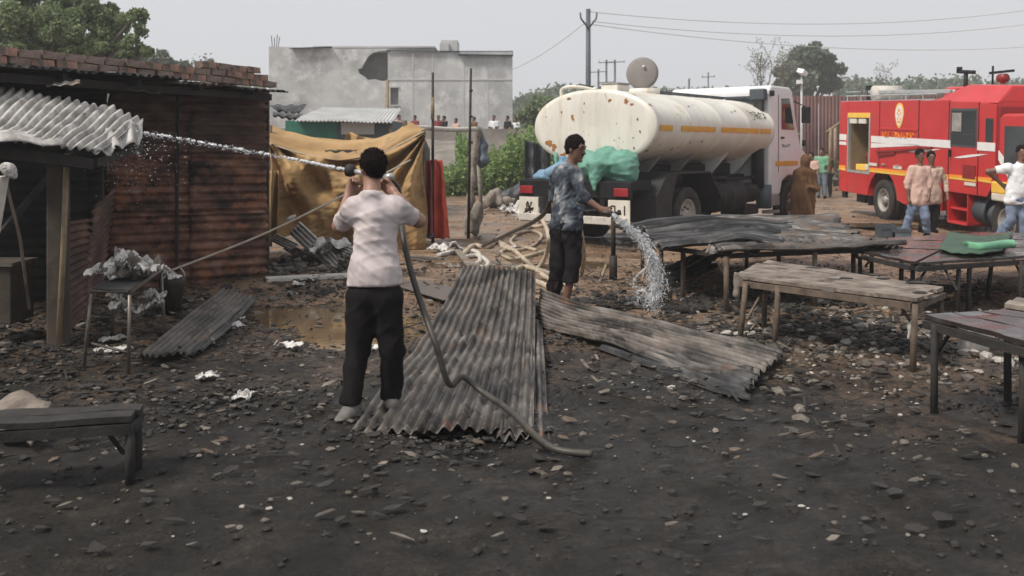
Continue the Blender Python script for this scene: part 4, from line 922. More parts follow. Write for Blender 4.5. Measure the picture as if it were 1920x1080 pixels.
# ---------------------------------------------------------------- sheets on the ground
def gsheet(label, cs, n, amp, mt, seed, group=None, nv=16, holes=0, wob=.02, ragged=.05, bend=None, name='corrugated_sheet', spv=8):
    o = corr(name, *cs, n, amp, M[mt], None, nv, wob, ragged, holes, bend, .003, spv, seed); return tag(o, label, 'metal sheet', group)
def Q(px, py, z=.03): return PZ(px, py, z)
gsheet('rusty brown corrugated sheet lying in front of the shed, left of the puddle', (Q(262, 665, .07), Q(352, 668, .06), Q(478, 552, .10), Q(418, 538, .12)), 7, .016, 'zinc_rust', 41)
gsheet('narrow scorched strip of sheet along the edge of the rusty brown sheet', (Q(352, 672, .04), Q(382, 660, .05), Q(488, 556, .06), Q(470, 552, .08)), 2, .012, 'zinc_dark', 42)
gsheet('large corrugated sheet lying in the middle, under the feet of the man in white', (Q(655, 802, .03), Q(1000, 812, .03), Q(1004, 527, .34), Q(868, 505, .36)), 14, .02, 'zinc_rust', 43, nv=44, wob=.035, bend=lambda u, v: -.10 * math.sin(v * 3.14) + .02 * math.sin(u * 3.1) + (.05 * max(0, v - .9) * 10 * u))
gsheet('grey corrugated sheet half under the right edge of the large one', (Q(930, 830, .02), Q(1030, 822, .02), Q(1016, 600, .10), Q(960, 590, .12)), 5, .018, 'zinc', 44, nv=24, wob=.03)
gsheet('long scorched corrugated sheet slanting right from the barefoot man', (Q(1006, 604, .08), Q(1012, 548, .24), Q(1475, 662, .08), Q(1400, 726, .03)), 10, .024, 'zinc_rust', 45, nv=34, wob=.03, ragged=.03)
gsheet('second scorched sheet beyond the long one on the right', (Q(1120, 655, .02), Q(1150, 610, .08), Q(1420, 690, .08), Q(1400, 750, .02)), 6, .016, 'zinc_dark', 46, nv=16)
m = MB(); a, b = Q(498, 524, .12), Q(662, 516, .12)
tag(mk('pale_plank', *(lambda m: (m.V, m.F))(MB().bar(a, b, .20, .05)), M['palepole'], bevel=.008), 'long pale plank on the ground left of the man in the white shirt', 'plank')
m = MB().bar(Q(760, 528, .06), Q(870, 560, .05), .5, .012)
tag(m.build('flat_sheet', M['zinc'], bevel=.003), 'flat grey sheet beneath the left edge of the large corrugated sheet', 'metal sheet')
tag(corr('corrugated_sheet', Q(60, 830, .05), Q(-60, 800, .05), Q(30, 735, .16), Q(95, 760, .14), 1, .004, M['wood'], None, 8, .012, .05, 0, None, .02, 6, 51), 'pale broken board at the lower left edge', 'board')
# rubble pile below the tarpaulin: individual fragments
frs = [('grey curved sheet fragment leaning on the rubble below the tarpaulin', (545, 440, 610, 505, 34), 'asb'), ('long grey board fragment across the rubble pile', (552, 437, 618, 492, 22), 'asb'),
       ('bright crumpled sheet fragment right of the rubble pile', (598, 458, 652, 484, 26), 'paper'), ('ribbed fragment at the left end of the rubble pile', (508, 452, 545, 470, 22), 'asb'),
       ('dark ribbed fragment low in the rubble pile', (540, 470, 590, 500, 20), 'zinc'), ('small grey fragment at the foot of the rubble pile', (575, 488, 622, 505, 12), 'asb')]
for k, (lb, (x0, y0, x1, y1, w), mt) in enumerate(frs):
    a = P(x0, y0, 13.4); b = P(x1, y1, 12.6); wv = Vector((w * 13 / F * .8, -.1, w * 13 / F * .6)) if k != 1 else Vector((w * 13 / F, .1, .05))
    tag(corr('sheet_fragment', a, a + wv, b + wv, b, 4 if k != 1 else 1, .018 if k != 1 else .004, M[mt], None, 8, .05, .08, 0, None, .008, 8, 70 + k), lb, 'sheet fragment')
crumple('crumpled_sheet', 'white crumpled sheet beside the right end of the rubble pile', 'sheet', P(622, 470, 12.8), (.5, .4, .16), M['paper'], 91, None, .01)
def rubble(name, n, fx, fy, sizes, mt, squash=.6, up=.0, mound=None):
    m = MB()
    for k in range(n):
        x, y = fx(), fy()
        if callable(mound):
            z = gzf(x, y) + mound(x, y) * random.uniform(.3, 1)
        else: z = gzf(x, y)
        r = random.choice(sizes) * random.uniform(.6, 1.3); m.stone((x, y, z + r * .2 + up), r, squash)
    return tag(m.build(name, M[mt]), kind='stuff')
U = random.uniform
rubble('rubble', 900, lambda: random.gauss(-2.7, .55), lambda: random.gauss(13.2, .55), (.02, .03, .05, .07), 'debris', .6, 0, lambda x, y: .28 * math.exp(-((x + 2.7) / .7) ** 2 - ((y - 13.2) / .6) ** 2))
rubble('rubble', 8000, lambda: U(-5, 6.5), lambda: 3.6 + 10.5 * random.random() ** .7, (.005, .006, .008, .011, .022), 'debris')
rubble('rubble', 5000, lambda: U(-5, 6.5), lambda: 3.6 + 8 * random.random(), (.006, .009, .013, .02), 'char')
rubble('rubble', 1500, lambda: random.gauss(3.0, 1.1), lambda: random.gauss(8.8, 1.0), (.012, .02, .032, .05), 'debris')
rubble('rubble', 500, lambda: random.gauss(3.2, 1.1), lambda: random.gauss(8.6, .9), (.010, .016, .03), 'stone')
rubble('rubble', 1200, lambda: U(-1, 14), lambda: U(12, 27), (.015, .025, .045), 'debris')
rubble('rubble', 350, lambda: random.gauss(-4.3, .8), lambda: random.gauss(9.6, .8), (.02, .035, .06), 'debris')
rubble('ash_scraps', 380, lambda: U(-4.5, 6), lambda: 4.2 + 9 * random.random(), (.006, .010, .018), 'stone', .25)
rubble('black_rubble', 260, lambda: random.gauss(1.6, .7), lambda: random.gauss(10.6, .35), (.03, .05, .07), 'char', .7)
# thin flakes and splinters everywhere
m = MB()
for k in range(1100):
    x = U(-5, 6.5); y = 5 + 10 * random.random() ** .8; a = U(0, 6.3); L_ = U(.03, .22); p = Vector((x, y, gzf(x, y) + .025)); m.bar(p, p + Vector((math.cos(a) * L_, math.sin(a) * L_, U(-.02, .05))), U(.006, .02), .006)
tag(m.build('splinters', M['char']), kind='stuff')
m = MB()
for k in range(220):
    x = U(-5, 6.5); y = 6.5 + 8.5 * random.random() ** .9; a = U(0, 6.3); L_ = U(.03, .14); p = Vector((x, y, gzf(x, y) + .03)); m.bar(p, p + Vector((math.cos(a) * L_, math.sin(a) * L_, U(-.01, .05))), U(.008, .03), .006)
tag(m.build('splinters', M['wood']), kind='stuff')
PT = [(U(-4.5, 5.5), U(5, 12), U(.2, .6)) for _ in range(34)]
def patchy():
    c = random.choice(PT); return random.gauss(c[0], c[2]), random.gauss(c[1], c[2] * .8)
m = MB()
for k in range(4200):
    x, y = patchy(); y = max(y, 3.8); r = random.choice((.006, .009, .014, .022, .035)); m.stone((x, y, gzf(x, y) + r * .1 + .01), r, .5)
tag(m.build('charcoal_heaps', M['char']), kind='stuff')
m = MB()
for k in range(1500):
    x, y = patchy(); y = max(y, 3.8); r = random.choice((.006, .010, .018, .03)); m.stone((x, y, gzf(x, y) + r * .1 + .012), r, .4)
tag(m.build('ash_heaps', M['debris']), kind='stuff')
def flakes(name, n, fx, fy, smin, smax, mt, seed):
    r = random.Random(seed); m = MB()
    for k in range(n):
        x, y = fx(), fy(); s = r.uniform(smin, smax); a0 = r.uniform(0, 6.3); c = Vector((x, y, gzf(x, y) + r.uniform(.015, .04))); tx, ty = r.uniform(-.35, .35), r.uniform(-.35, .35); V = []
        for i in range(5):
            a = a0 + i * 1.2566; q = s * r.uniform(.4, 1.1); dx, dy = q * math.cos(a), q * .6 * math.sin(a); V.append((c.x + dx, c.y + dy, c.z + dx * tx + dy * ty))
        m.add(V, [(0, 1, 2, 3, 4)])
    return tag(m.build(name, M[mt], solid=.004), kind='stuff')
flakes('charred_scraps', 1500, lambda: U(-5, 6.5), lambda: 4 + 10 * random.random(), .015, .07, 'char', 1)
flakes('charred_scraps', 700, lambda: U(-5, 6.5), lambda: 4 + 10 * random.random(), .015, .06, 'debris', 2)
flakes('rusty_scraps', 260, lambda: U(-5, 6.5), lambda: 5 + 9 * random.random(), .02, .07, 'leg', 3)
flakes('charred_scraps', 800, lambda: random.gauss(-4.2, .9), lambda: random.gauss(8.6, 1.6), .02, .09, 'char', 4)
flakes('charred_scraps', 800, lambda: random.gauss(3.0, 1.3), lambda: random.gauss(9.4, 1.4), .02, .09, 'char', 5)
# pale scraps seen singly
SCR = ['by the plank left of the man in white', 'at the shed end of the pale plank', 'between the plank and the puddle', 'beside the puddle, nearest the plank', 'left of the puddle below the plank', 'on the right tip of the rusty brown sheet', 'on the earth below the rusty brown sheet', 'under the front of the steel bench', 'between the front legs of the steel bench', 'by the left leg of the steel bench', 'on the far side of the shallow puddle', 'between the legs of the man in white', "alone on the dark earth, the nearer pair's right one", 'alone on the dark earth, left of the other scrap', 'left of the splash under the falling water', 'just below the splash of falling water', 'behind the man in white, right of the rubble', 'beside the winding canvas hoses']
for k, (px, py, w) in enumerate(((575, 885 - 350, .16), (560, 540, .22), (590, 533, .14), (640, 530, .15), (548, 552, .12), (440, 606, .2), (447, 590, .16), (215, 630, .25), (222, 648, .2), (195, 648, .14), (545, 645, .2), (690, 648, .18), (460, 735, .2), (390, 700, .16), (1205, 545, .12), (1185, 568, .14), (700, 462, .2), (960, 462, .2))):
    q = PZ(px, py, .04); crumple('paper_scrap', 'small pale crumpled scrap ' + SCR[k], 'paper scrap', (q.x, q.y, gzf(q.x, q.y) + .025), (w, w * .6, .035), M['paper'], 100 + k, 'pale scraps scattered over the ground', .006)
for k, (px, py, r) in enumerate(((1385, 628, .07), (1362, 628, .06), (1410, 630, .05), (1478, 608, .06), (1440, 618, .05), (1617, 610, .075), (1600, 632, .05), (1555, 620, .04), (1500, 618, .045), (1545, 600, .04), (1585, 640, .06), (1522, 632, .05), (1640, 655, .05), (1825, 655, .06), (1850, 662, .07), (1870, 668, .06), (1890, 672, .07), (1805, 655, .06), (1885, 652, .05), (1860, 583, .10), (1660, 574, .05), (1535, 560, .07), (1300, 550, .05))):
    q = PZ(px, py, .05); o = MB().stone((0, 0, 0), r, .65).build('pale_stone', M['stone']); o.location = (q.x, q.y, gzf(q.x, q.y) + r * .35)
    tag(o, 'pale stone lying among the rubble under and beside the tables', 'stone', 'pale stones under the tables')
o = MB().box((0, 0, 0), (.24, .12, .2), (.1, .2, .3)).build('concrete_block', M['stone'], bevel=.015); q = PZ(1828, 640, .1); o.location = q; tag(o, 'squarish pale block under the dark table at the right', 'block')

# ---------------------------------------------------------------- tarpaulin tent
def tent():
    t = thing('tarpaulin_tent', 'sagging ochre tarpaulin shelter with deep folds behind the man in white', 'tent', (P(650, 0, 16.5).x, 16.5, 0))
    def interp(pts, u):
        for (a, b) in zip(pts, pts[1:]):
            if u <= b[0]: k = (u - a[0]) / (b[0] - a[0]); k = k * k * (3 - 2 * k) * .5 + k * .5; return a[1] + (b[1] - a[1]) * k
        return pts[-1][1]
    x0, x1 = 503, 797
    back = [(0, 233), (.12, 246), (.3, 258), (.5, 263), (.68, 260), (.8, 248), (.9, 229), (1, 242)]
    mid = [(0, 268), (.2, 292), (.45, 302), (.7, 292), (.86, 268), (1, 247)]
    bot = [(0, 452), (.15, 440), (.25, 447), (.6, 462), (1, 470)]
    def f(u, v):
        px = x0 + (x1 - x0) * u
        if v < .3:
            w = v / .3; py = interp(back, u) * (1 - w) + interp(mid, u) * w; d = 17.3 * (1 - w) + 16.3 * w + .12 * math.sin(w * 9 + u * 6) * w
            py += 5 * math.sin(w * 12 + u * 3) * w * (1 - w) * 2
        else:
            w = (v - .3) / .7; py = interp(mid, u) * (1 - w) + interp(bot, u) * w
            # folds swing from the two hanging corners
            r1 = math.hypot((px - 795) / 300, (py - 245) / 210); a1 = math.atan2(py - 245, 800 - px); r0 = math.hypot((px - 505) / 300, (py - 250) / 210); a0 = math.atan2(py - 240, px - 495)
            fold = .22 * math.sin(a1 * 17 + 1.5 * math.sin(r1 * 4)) * math.exp(-r1 * .8) + .19 * math.sin(a0 * 15 + 2 * math.sin(r0 * 3)) * math.exp(-r0 * .9) + .16 * mn.noise((u * 7, w * 3, 0)) + .05 * mn.noise((u * 22, w * 9, 4)) + .03 * mn.noise((u * 30 + w * 25, w * 22, 8))
            d = 16.3 + fold + .25 * math.sin(w * 3.0) * -.6
            px += 5 * math.sin(w * 7 + u * 9)
        return P(px, py, d)
    V, Fc = surf(f, 150, 110)
    Fc = [q for q in Fc if not (0.36 < (V[q[0]].x * F / V[q[0]].y + 960 - 503) / 294 < .56 and 281 < 280 - (V[q[0]].z - H) * F / V[q[0]].y < 285 + 2 * math.sin(V[q[0]].x * 30))]
    mk('front_sheet', V, Fc, M['tarp'], t, True, solid=.006)
    V, Fc = surf(lambda u, v: P(650 + 60 * u - 6 * v, 258 - 12 * (1 - abs(2 * u - .3)) * (1 - u) + 28 * v, 18 + .1 * math.sin(u * 14)), 20, 6); mk('back_sheet', V, Fc, M['tarp'], t, True, solid=.006)
    V, Fc = surf(lambda u, v: P(790 + 16 * u, 246 + 34 * u + v * (200 - 40 * u), 16.6 + 1.6 * u + .1 * math.sin(v * 9)), 6, 20); mk('side_sheet', V, Fc, M['blacksheet'], t, True, solid=.006)
    V, Fc = surf(lambda u, v: P(500 + 22 * u, 320 + 130 * v, 15.9 + .15 * math.sin(u * 9 + v * 3)), 10, 16); mk('end_flap', V, Fc, M['tarp'], t, True, solid=.006)
    for px, pt, d in ((760, 226, 17.2), (794, 243, 16.5), (507, 235, 16.8)):
        a = P(px, pt, d); MB().tube([(a.x, d, 0), a], .035, 7).build('pole', M['leg'], t, True)
    MB().tube(spline([P(505, 270, 16.3), P(590, 293, 16.3), P(690, 296, 16.3), P(795, 247, 16.4)], 5), .012, 5).build('ridge_rope', M['rope'], t, True)
tent()
def drape(name, label, x0, x1, y0, y1, d, mt, folds, amp, skew=0, taper=0, seed=0):
    def f(u, v): 
        w = (x1 - x0) * (1 - taper * (1 - v)); px = x0 + (x1 - x0) * .5 + (u - .5) * w + skew * v
        return P(px, y0 + (y1 - y0) * v + 4 * mn.noise((u * 5, v * 3, seed)), d + amp * math.sin(u * folds * 6.28 + v * 1.5) * (.3 + .7 * v) + .05 * mn.noise((u * 6, v * 6, seed)))
    V, Fc = surf(f, 60, 40); return tag(mk(name, V, Fc, M[mt], None, True, solid=.008), label, 'cloth')
drape('hanging_cloth', 'dark maroon cloth hanging at the right end of the tarpaulin', 779, 812, 302, 442, 17.2, 'maroon', 3, .08, 0, .15, 1)
drape('hanging_cloth', 'bright red cloth hanging behind the first black pole', 795, 838, 300, 447, 17.9, 'redcloth', 2, .09, 5, .40, 2)
cloth_blob('grey_strap', 'thin grey cloth strip hanging in front of the red cloth', 'cloth', [(806, 402, 3), (808, 425, 4), (806, 441, 8)], 17.3, M['bluecloth'], h=.02, wr=.008, seed=21)
q = PZ(795, 446, .03); crumple('white_rag', 'small white rag on the ground below the red cloth', 'rag', (q.x, q.y, .05), (.3, .2, .08), M['paper'], 95)
# dark heaps and rags behind, left of the lorry
cloth_blob('black_sheet_heap', 'heap of black plastic sheet left of the lorry', 'heap', [(925, 375, 14), (955, 372, 17), (985, 362, 20), (1010, 372, 16)], 27.5, M['blacksheet'], h=.05, wr=.05, seed=31, clipz=0)
cloth_blob('grey_rag_heap', 'grey brown rags slumped over the black plastic heap', 'heap', [(905, 385, 8), (920, 368, 8), (932, 360, 6), (938, 380, 8), (958, 374, 6)], 26.5, M['jute'], h=.04, wr=.04, seed=32, clipz=0)
V, Fc = surf(lambda u, v: P(984 + 48 * u, 262 + 12 * u + (85 - 5 * u) * v, 24.5 + .12 * math.sin(u * 15) + .08 * mn.noise((u * 5, v * 5, 3))), 40, 20)
tag(mk('black_screen', V, Fc, M['blacksheet'], None, True, solid=.01), 'dark grey plastic screen hanging left of the tank', 'screen')
for k, (a, b, c, d2, lb) in enumerate(((925, 383, 970, 405, 'white sheet piece lying on the earth left of the lorry, the farther one'), (955, 398, 1003, 412, 'long white sheet piece lying on the earth by the lorry bumper'))):
    p = PZ(a, b, .08); q2 = PZ(c, d2, .08); tag(corr('white_sheet_piece', p, p + Vector((.5, 1.4, .05)), q2 + Vector((.4, 1.2, .05)), q2, 3, .06, M['paper'], None, 8, .08, .1, 0, None, .01, 8, 80 + k), lb, 'sheet')
# ================================================================ VEHICLES
def wheel(t, x, y, z, R_, w, side, rim_mat='rim', dual=False):
    """wheel with its axle along local y; side = -1 or 1 is the outer face"""
    n = 36; 
    def ring(prof):
        V = []; Fc = []; k = len(prof)
        for i in range(n):
            a = 2 * math.pi * i / n
            for (r, yy) in prof: V.append((x + r * math.cos(a), y + yy * side, z + r * math.sin(a)))
        for i in range(n):
            for j in range(k - 1): Fc.append((i * k + j, ((i + 1) % n) * k + j, ((i + 1) % n) * k + j + 1, i * k + j + 1))
        return V, Fc
    o = link('wheel', None); o.parent = t
    V, Fc = ring([(R_ * .56, -w), (R_ * .9, -w), (R_ * .985, -w * .88), (R_, -w * .6), (R_, -w * .42), (R_ * .975, -w * .4), (R_ * .975, -w * .3), (R_, -w * .28), (R_, -w * .12), (R_ * .985, -.02), (R_ * .93, 0), (R_ * .7, .004), (R_ * .60, -.012), (R_ * .56, -.03)])
    mk('tyre', V, Fc, M['rubber'], o, True, world=False)
    V, Fc = ring([(R_ * .575, -.02), (R_ * .54, -.015), (R_ * .50, -.05), (R_ * .36, -.11), (R_ * .33, -.10), (R_ * .2, -.10), (R_ * .19, -.04), (R_ * .14, -.02), (.001, -.015)])
    mk('rim', V, Fc, M[rim_mat], o, True, world=False)
    m = MB()
    for k in range(8):
        a = k * math.pi / 4; c = Vector((x + R_ * .28 * math.cos(a), y - .10 * side, z + R_ * .28 * math.sin(a))); m.tube([c, c + Vector((0, side * .035, 0))], R_ * .035, 6)
    m.build('wheel_nuts', M['iron'], o, world=False)
    return o
def scribble(m, x0, x1, z0, z1, y, n, seed, th=.012, plane='xz'):
    """unreadable strokes, as the lettering shows at this distance"""
    r = random.Random(seed); w = (x1 - x0) / n
    for k in range(n):
        a = x0 + w * (k + .12); b = x0 + w * (k + .88)
        for s_ in range(3):
            p = (r.choice((a, b, (a + b) / 2)), r.choice((z0, z1, (z0 + z1) / 2))); q = (r.choice((a, b)), r.choice((z0, z1)))
            if p == q: q = (b, (z0 + z1) / 2)
            m.bar((p[0], y, p[1]), (q[0], y, q[1]), .006, th, up=(0, 1, 0))
def tanker():
    ang = math.atan2(.777, .63)
    t = thing('water_tanker', 'white rust stained water tanker lorry with an oval tank and open round lid', 'tanker lorry', (1.43, 17.1, gzf(1.4, 17.1)), ang)
    W_ = dict(world=False)
    L_ = 4.85; a_, b_ = 1.31, .665; zc = 2.09; n = 64
    prof = [(-.0, .0), (-.018, .5), (-.012, .9), (0, .985), (.02, 1.0), (.05, 1.012), (.07, 1.0), (.3, 1.0), (1.2, 1.0), (1.22, 1.006), (1.26, 1.006), (1.28, 1), (2.4, 1.0), (2.42, 1.006), (2.46, 1.006), (2.48, 1), (3.6, 1), (3.62, 1.006), (3.66, 1.006), (3.68, 1), (L_ - .07, 1.0), (L_ - .05, 1.012), (L_ - .02, 1), (L_, .97), (L_ + .05, .6), (L_ + .06, 0)]
    V = []; Fc = []
    for (x, k) in prof:
        for i in range(n):
            a = 2 * math.pi * i / n; ca, sa = math.cos(a), math.sin(a)
            p_ = 2.15; V.append((x, a_ * k * math.copysign(abs(ca) ** (2 / p_), ca), zc + b_ * k * math.copysign(abs(sa) ** (2 / p_), sa)))
    for j in range(len(prof) - 1):
        for i in range(n): Fc.append((j * n + i, j * n + (i + 1) % n, (j + 1) * n + (i + 1) % n, (j + 1) * n + i))
    tk = mk('tank', V, Fc, M['white'], t, True, **W_)
    def on(x, ang_, k=1.0): # point on tank skin
        ca, sa = math.cos(ang_), math.sin(ang_); return Vector((x, a_ * k * math.copysign(abs(ca) ** (2 / 2.15), ca), zc + b_ * k * math.copysign(abs(sa) ** (2 / 2.15), sa)))
    # amber tape strips on the right (y<0) side
    for (x0, x1) in ((.12, .55), (.85, 2.15), (2.38, 4.05), (4.12, 4.6)):
        V, Fc = surf(lambda u, v: on(x0 + (x1 - x0) * u, math.pi + .0 - .02 + .12 * v, 1.008 if True else 1), 10, 2); mk('reflective_tape', V, Fc, M['amber'], tk, False, solid=.004, **W_)
    # rust patches and chips: thin uneven flakes of their own shape
    def patch(cx, cang, r, mt, seed, face=False, asp=1.0):
        r *= .9 if mt == 'ruststain' else .5
        rr = random.Random(seed); k = 14; pts = []
        for i in range(k):
            a = 2 * math.pi * i / k; q = r * rr.uniform(.45, 1.25)
            if face: pts.append(Vector((-.021 , cx + q * math.cos(a), cang + q * asp * math.sin(a))))
            else: pts.append(on(cx + q * math.cos(a), cang + q * math.sin(a) / 1.0, 1.009))
        c = sum(pts, Vector()) / k
        if not face: c = on(cx, cang, 1.010)
        mk('rust_patch' if mt == 'ruststain' else 'paint_chip', [c] + pts, [(0, i + 1, (i + 1) % k + 1) for i in range(k)], M[mt], tk, **W_)
    for k, (y, z, r, mt, asp) in enumerate(((.95, -.28, .09, 'ruststain', .8), (.84, -.36, .075, 'ruststain', 1.2), (.62, -.50, .07, 'ruststain', .7), (-.72, .44, .06, 'ruststain', .9), (-.82, .38, .05, 'ruststain', .6), (.42, .17, .038, 'ruststain', 1.6), (.66, .28, .028, 'chipdark', 2), (.16, .42, .03, 'chipdark', 1.9), (.17, .27, .02, 'chipdark', 2),
                              (.5, .52, .06, 'ruststain', .5), (-.38, .46, .05, 'ruststain', .6), (-.48, -.24, .035, 'chipdark', .6), (-.58, -.2, .03, 'chipdark', .8), (-.66, -.27, .02, 'chipdark', 1), (-.62, -.4, .03, 'chipdark', 1), (-.86, -.2, .026, 'chipdark', 1.2), (-.88, -.38, .035, 'chipdark', 1.7), (-.78, -.42, .025, 'chipdark', .8), (-.42, -.4, .02, 'chipdark', 1.3), (.18, -.08, .018, 'chipdark', 1), (.06, -.14, .018, 'chipdark', .7), (-.52, .05, .018, 'chipdark', 1.3), (-.95, .12, .03, 'chipdark', 2.2), (-1.0, -.1, .03, 'chipdark', 2.4), (1.02, .2, .03, 'chipdark', .8), (.3, -.55, .03, 'ruststain', .8))): patch(y, zc + z, r, mt, k, True, asp)
    for k, (x, a, r, mt) in enumerate(((.35, 3.6, .03, 'chipdark'), (1.5, 2.55, .06, 'chipdark'), (1.7, 2.5, .04, 'chipdark'), (3.3, 2.6, .06, 'chipdark'), (3.1, 2.65, .03, 'ruststain'), (1.35, 3.55, .05, 'chipdark'), (1.75, 3.5, .06, 'chipdark'), (.9, 3.75, .05, 'ruststain'), (1.05, 3.7, .04, 'chipdark'), (.1, 3.8, .05, 'ruststain'), (.06, 4.1, .06, 'chipdark'), (.07, 2.6, .06, 'ruststain'), (.08, 2.2, .07, 'ruststain'), (.06, 1.6, .06, 'ruststain'), (.1, 1.2, .05, 'ruststain'))): patch(x, a, r, mt, 50 + k)
    m = MB(); r = random.Random(4)
    for k in range(26):
        x = 3.9 + .1 * (k % 7) + r.uniform(-.03, .03); a = 2.62 + .07 * (k // 7) + r.uniform(-.02, .02); p = on(x, a, 1.012); q = on(x + r.uniform(-.07, .07), a + r.uniform(-.06, .06), 1.012); m.bar(p, q, .022, .006)
    m.build('painted_lettering', M['iron'], tk, **W_)
    # walkway, rails, manhole and lid on top
    m = MB()
    for s_ in (-.22, .22): m.bar((1.9, s_, 2.79), (4.7, s_, 2.79), .04, .05)
    for k in range(8): m.bar((2.0 + k * .37, -.25, 2.775), (2.0 + k * .37, .25, 2.775), .05, .04)
    m.build('walkway', M['roofdark'], t, **W_)
    MB().tube([(1.6, -.1, 2.70), (1.6, -.1, 2.84)], .3, 24).build('manhole_ring', M['white'], t, True, **W_)
    # lid standing open, facing back
    m = MB(); c = Vector((1.62, -.05, 3.14)); nrm = Vector((-.9, -.35, .1)).normalized(); 
    m.tube([c, c + nrm * .02, c + nrm * .045, c + nrm * .05], [.31, .31, .27, .26], 30); m.build('round_lid', M['lidgrey'], t, True, **W_)
    MB().tube([c + nrm * .045 + Vector((0, -.04, .12)), c + nrm * .075 + Vector((0, -.04, .12))], .028, 8).tube([c + nrm * .045 + Vector((0, .09, .05)), c + nrm * .075 + Vector((0, .09, .05))], .028, 8).build('lid_bolt', M['palepole'], t, True, **W_)
    MB().bar((1.62, -.05, 2.78), (1.62, -.05, 2.9), .12, .05).build('lid_hinge', M['white'], t, **W_)
    MB().box((.75, .0, 2.80), (.42, .36, .16)).build('vent_box', M['white'], t, bevel=.02, **W_)
    MB().box((.75, -.0, 2.895), (.45, .4, .025)).build('vent_lid', M['rim'], t, **W_)
    MB().tube(spline([(.12, .75, 2.62), (.12, .74, 2.80), (.12, .4, 2.83), (.12, -.02, 2.76)], 6), .035, 8).build('top_pipe', M['white'], t, True, **W_)
    MB().tube([(.12, .72, 2.83), (.1, .3, 2.86), (.1, .05, 2.80)], .012, 6).build('top_rail', M['iron'], t, True, **W_)
    # supports, chassis
    for x in (.75, 1.9, 3.3, 4.4):
        for s_ in (-1, 1): MB().add([(x, s_ * .42, 1.02), (x + .1, s_ * .42, 1.02), (x + .1, s_ * 1.0, 1.66), (x, s_ * 1.0, 1.66), (x, s_ * .42, 1.5), (x + .1, s_ * .42, 1.5)], [(0, 1, 2, 3), (3, 2, 5, 4), (0, 3, 4), (1, 5, 2), (0, 4, 5, 1)]).build('tank_bracket', M['rim'] if x < 3 else M['cabwhite'], t, **W_)
    MB().bb(-.45, 6.9, -.48, -.38, .82, 1.04).bb(-.45, 6.9, .38, .48, .82, 1.04).bb(-.4, -.3, -.38, .38, .85, 1.0).bb(2.3, 2.4, -.38, .38, .85, 1.0).bb(4.3, 4.4, -.38, .38, .85, 1.0).build('chassis_rail', M['black'], t, bevel=.01, **W_)
    MB().bb(.1, 4.7, -.5, .5, 1.06, 1.40).build('underframe', M['black'], t, bevel=.02, **W_)
    MB().bb(1.2, 1.4, -.95, .95, .45, .6).build('rear_axle', M['black'], t, bevel=.04, **W_)
    # rear deck and bumper
    MB().bb(-.52, .1, -1.15, 1.15, 1.0, 1.16).build('rear_deck', M['black'], t, bevel=.01, **W_)
    MB().bb(-.60, -.53, -1.18, 1.18, .86, 1.14).build('rear_bumper', M['black'], t, bevel=.01, **W_)
    for s_ in (-1, 1):
        MB().bb(-.635, -.602, s_ * 1.14, s_ * .86, .9, 1.04).build('tail_lamp', M['lamp'], t, bevel=.01, **W_)
        pl = MB().bb(-.62, -.60, s_ * 1.17, s_ * .74, .40, .84).build('number_plate', M['plate'], t, bevel=.004, **W_)
        m = MB(); y0 = s_ * 1.12 if s_ < 0 else .80
        def seg(yc, zc2, kind):
            m2 = MB()
            if kind == '0':
                for (p, q) in (((-.04, -.07), (-.04, .07)), ((.04, -.07), (.04, .07)), ((-.04, .07), (.04, .07)), ((-.04, -.07), (.04, -.07))): m.bar((-.624, yc + p[0], zc2 + p[1]), (-.624, yc + q[0], zc2 + q[1]), .022, .006, up=(1, 0, 0))
            if kind == '1': m.bar((-.624, yc, zc2 - .08), (-.624, yc, zc2 + .08), .024, .006, up=(1, 0, 0))
            if kind == '-': m.bar((-.624, yc - .03, zc2), (-.624, yc + .03, zc2), .022, .006, up=(1, 0, 0))
        if s_ < 0: seg(-.86 + .02, .67, '0'); seg(-.965, .67, '-'); seg(-1.07, .67, '1')
        else:
            r = random.Random(9)
            for k in range(12): m.bar((-.624, .84 + .26 * r.random(), .52 + .26 * r.random()), (-.624, .84 + .26 * r.random(), .52 + .26 * r.random()), .02, .006, up=(1, 0, 0))
        m.build('plate_lettering', M['iron'], pl, **W_)
        MB().bar((-.56, s_ * .6, .95), (-.56, s_ * .6, .4), .1, .06).build('bumper_strut', M['black'], t, **W_)
    MB().bb(-.66, -.58, -1.12, 1.15, .42, .55).build('underrun_bar', M['palepole'], t, bevel=.01, **W_)
    MB().bb(-.45, .3, -.35, .35, .5, .84).build('pump_box', M['black'], t, bevel=.03, **W_)
    # mudguards
    for s_ in (-1, 1):
        y0, y1 = s_ * .62, s_ * 1.26
        pts = [(.10, .42), (.12, .88), (.48, 1.27), (2.05, 1.27), (2.5, .78)]; m = MB()
        for p, q in zip(pts, pts[1:]): m.add([(p[0], y0, p[1]), (p[0], y1, p[1]), (q[0], y1, q[1]), (q[0], y0, q[1])], [(0, 1, 2, 3)])
        m.build('mudguard', M['greyguard'], t, solid=.03, **W_)
        MB().prism([(.12, .40), (.12, .88), (.48, 1.25), (.82, 1.25), (.62, .82), (.62, .40)], y1 - s_ * .02, y1).build('guard_cheek', M['greyguard'], t, **W_)
        MB().tube([(1.3, y0 - s_ * .1, .5), (1.3, y0, .5)], .3, 16).build('brake_drum', M['black'], t, True, **W_)
        wheel(t, 1.3, s_ * 1.22, .50, .51, .27, s_); wheel(t, 1.3, s_ * .93, .50, .51, .25, s_); wheel(t, 6.0, s_ * 1.2, .50, .51, .27, s_)
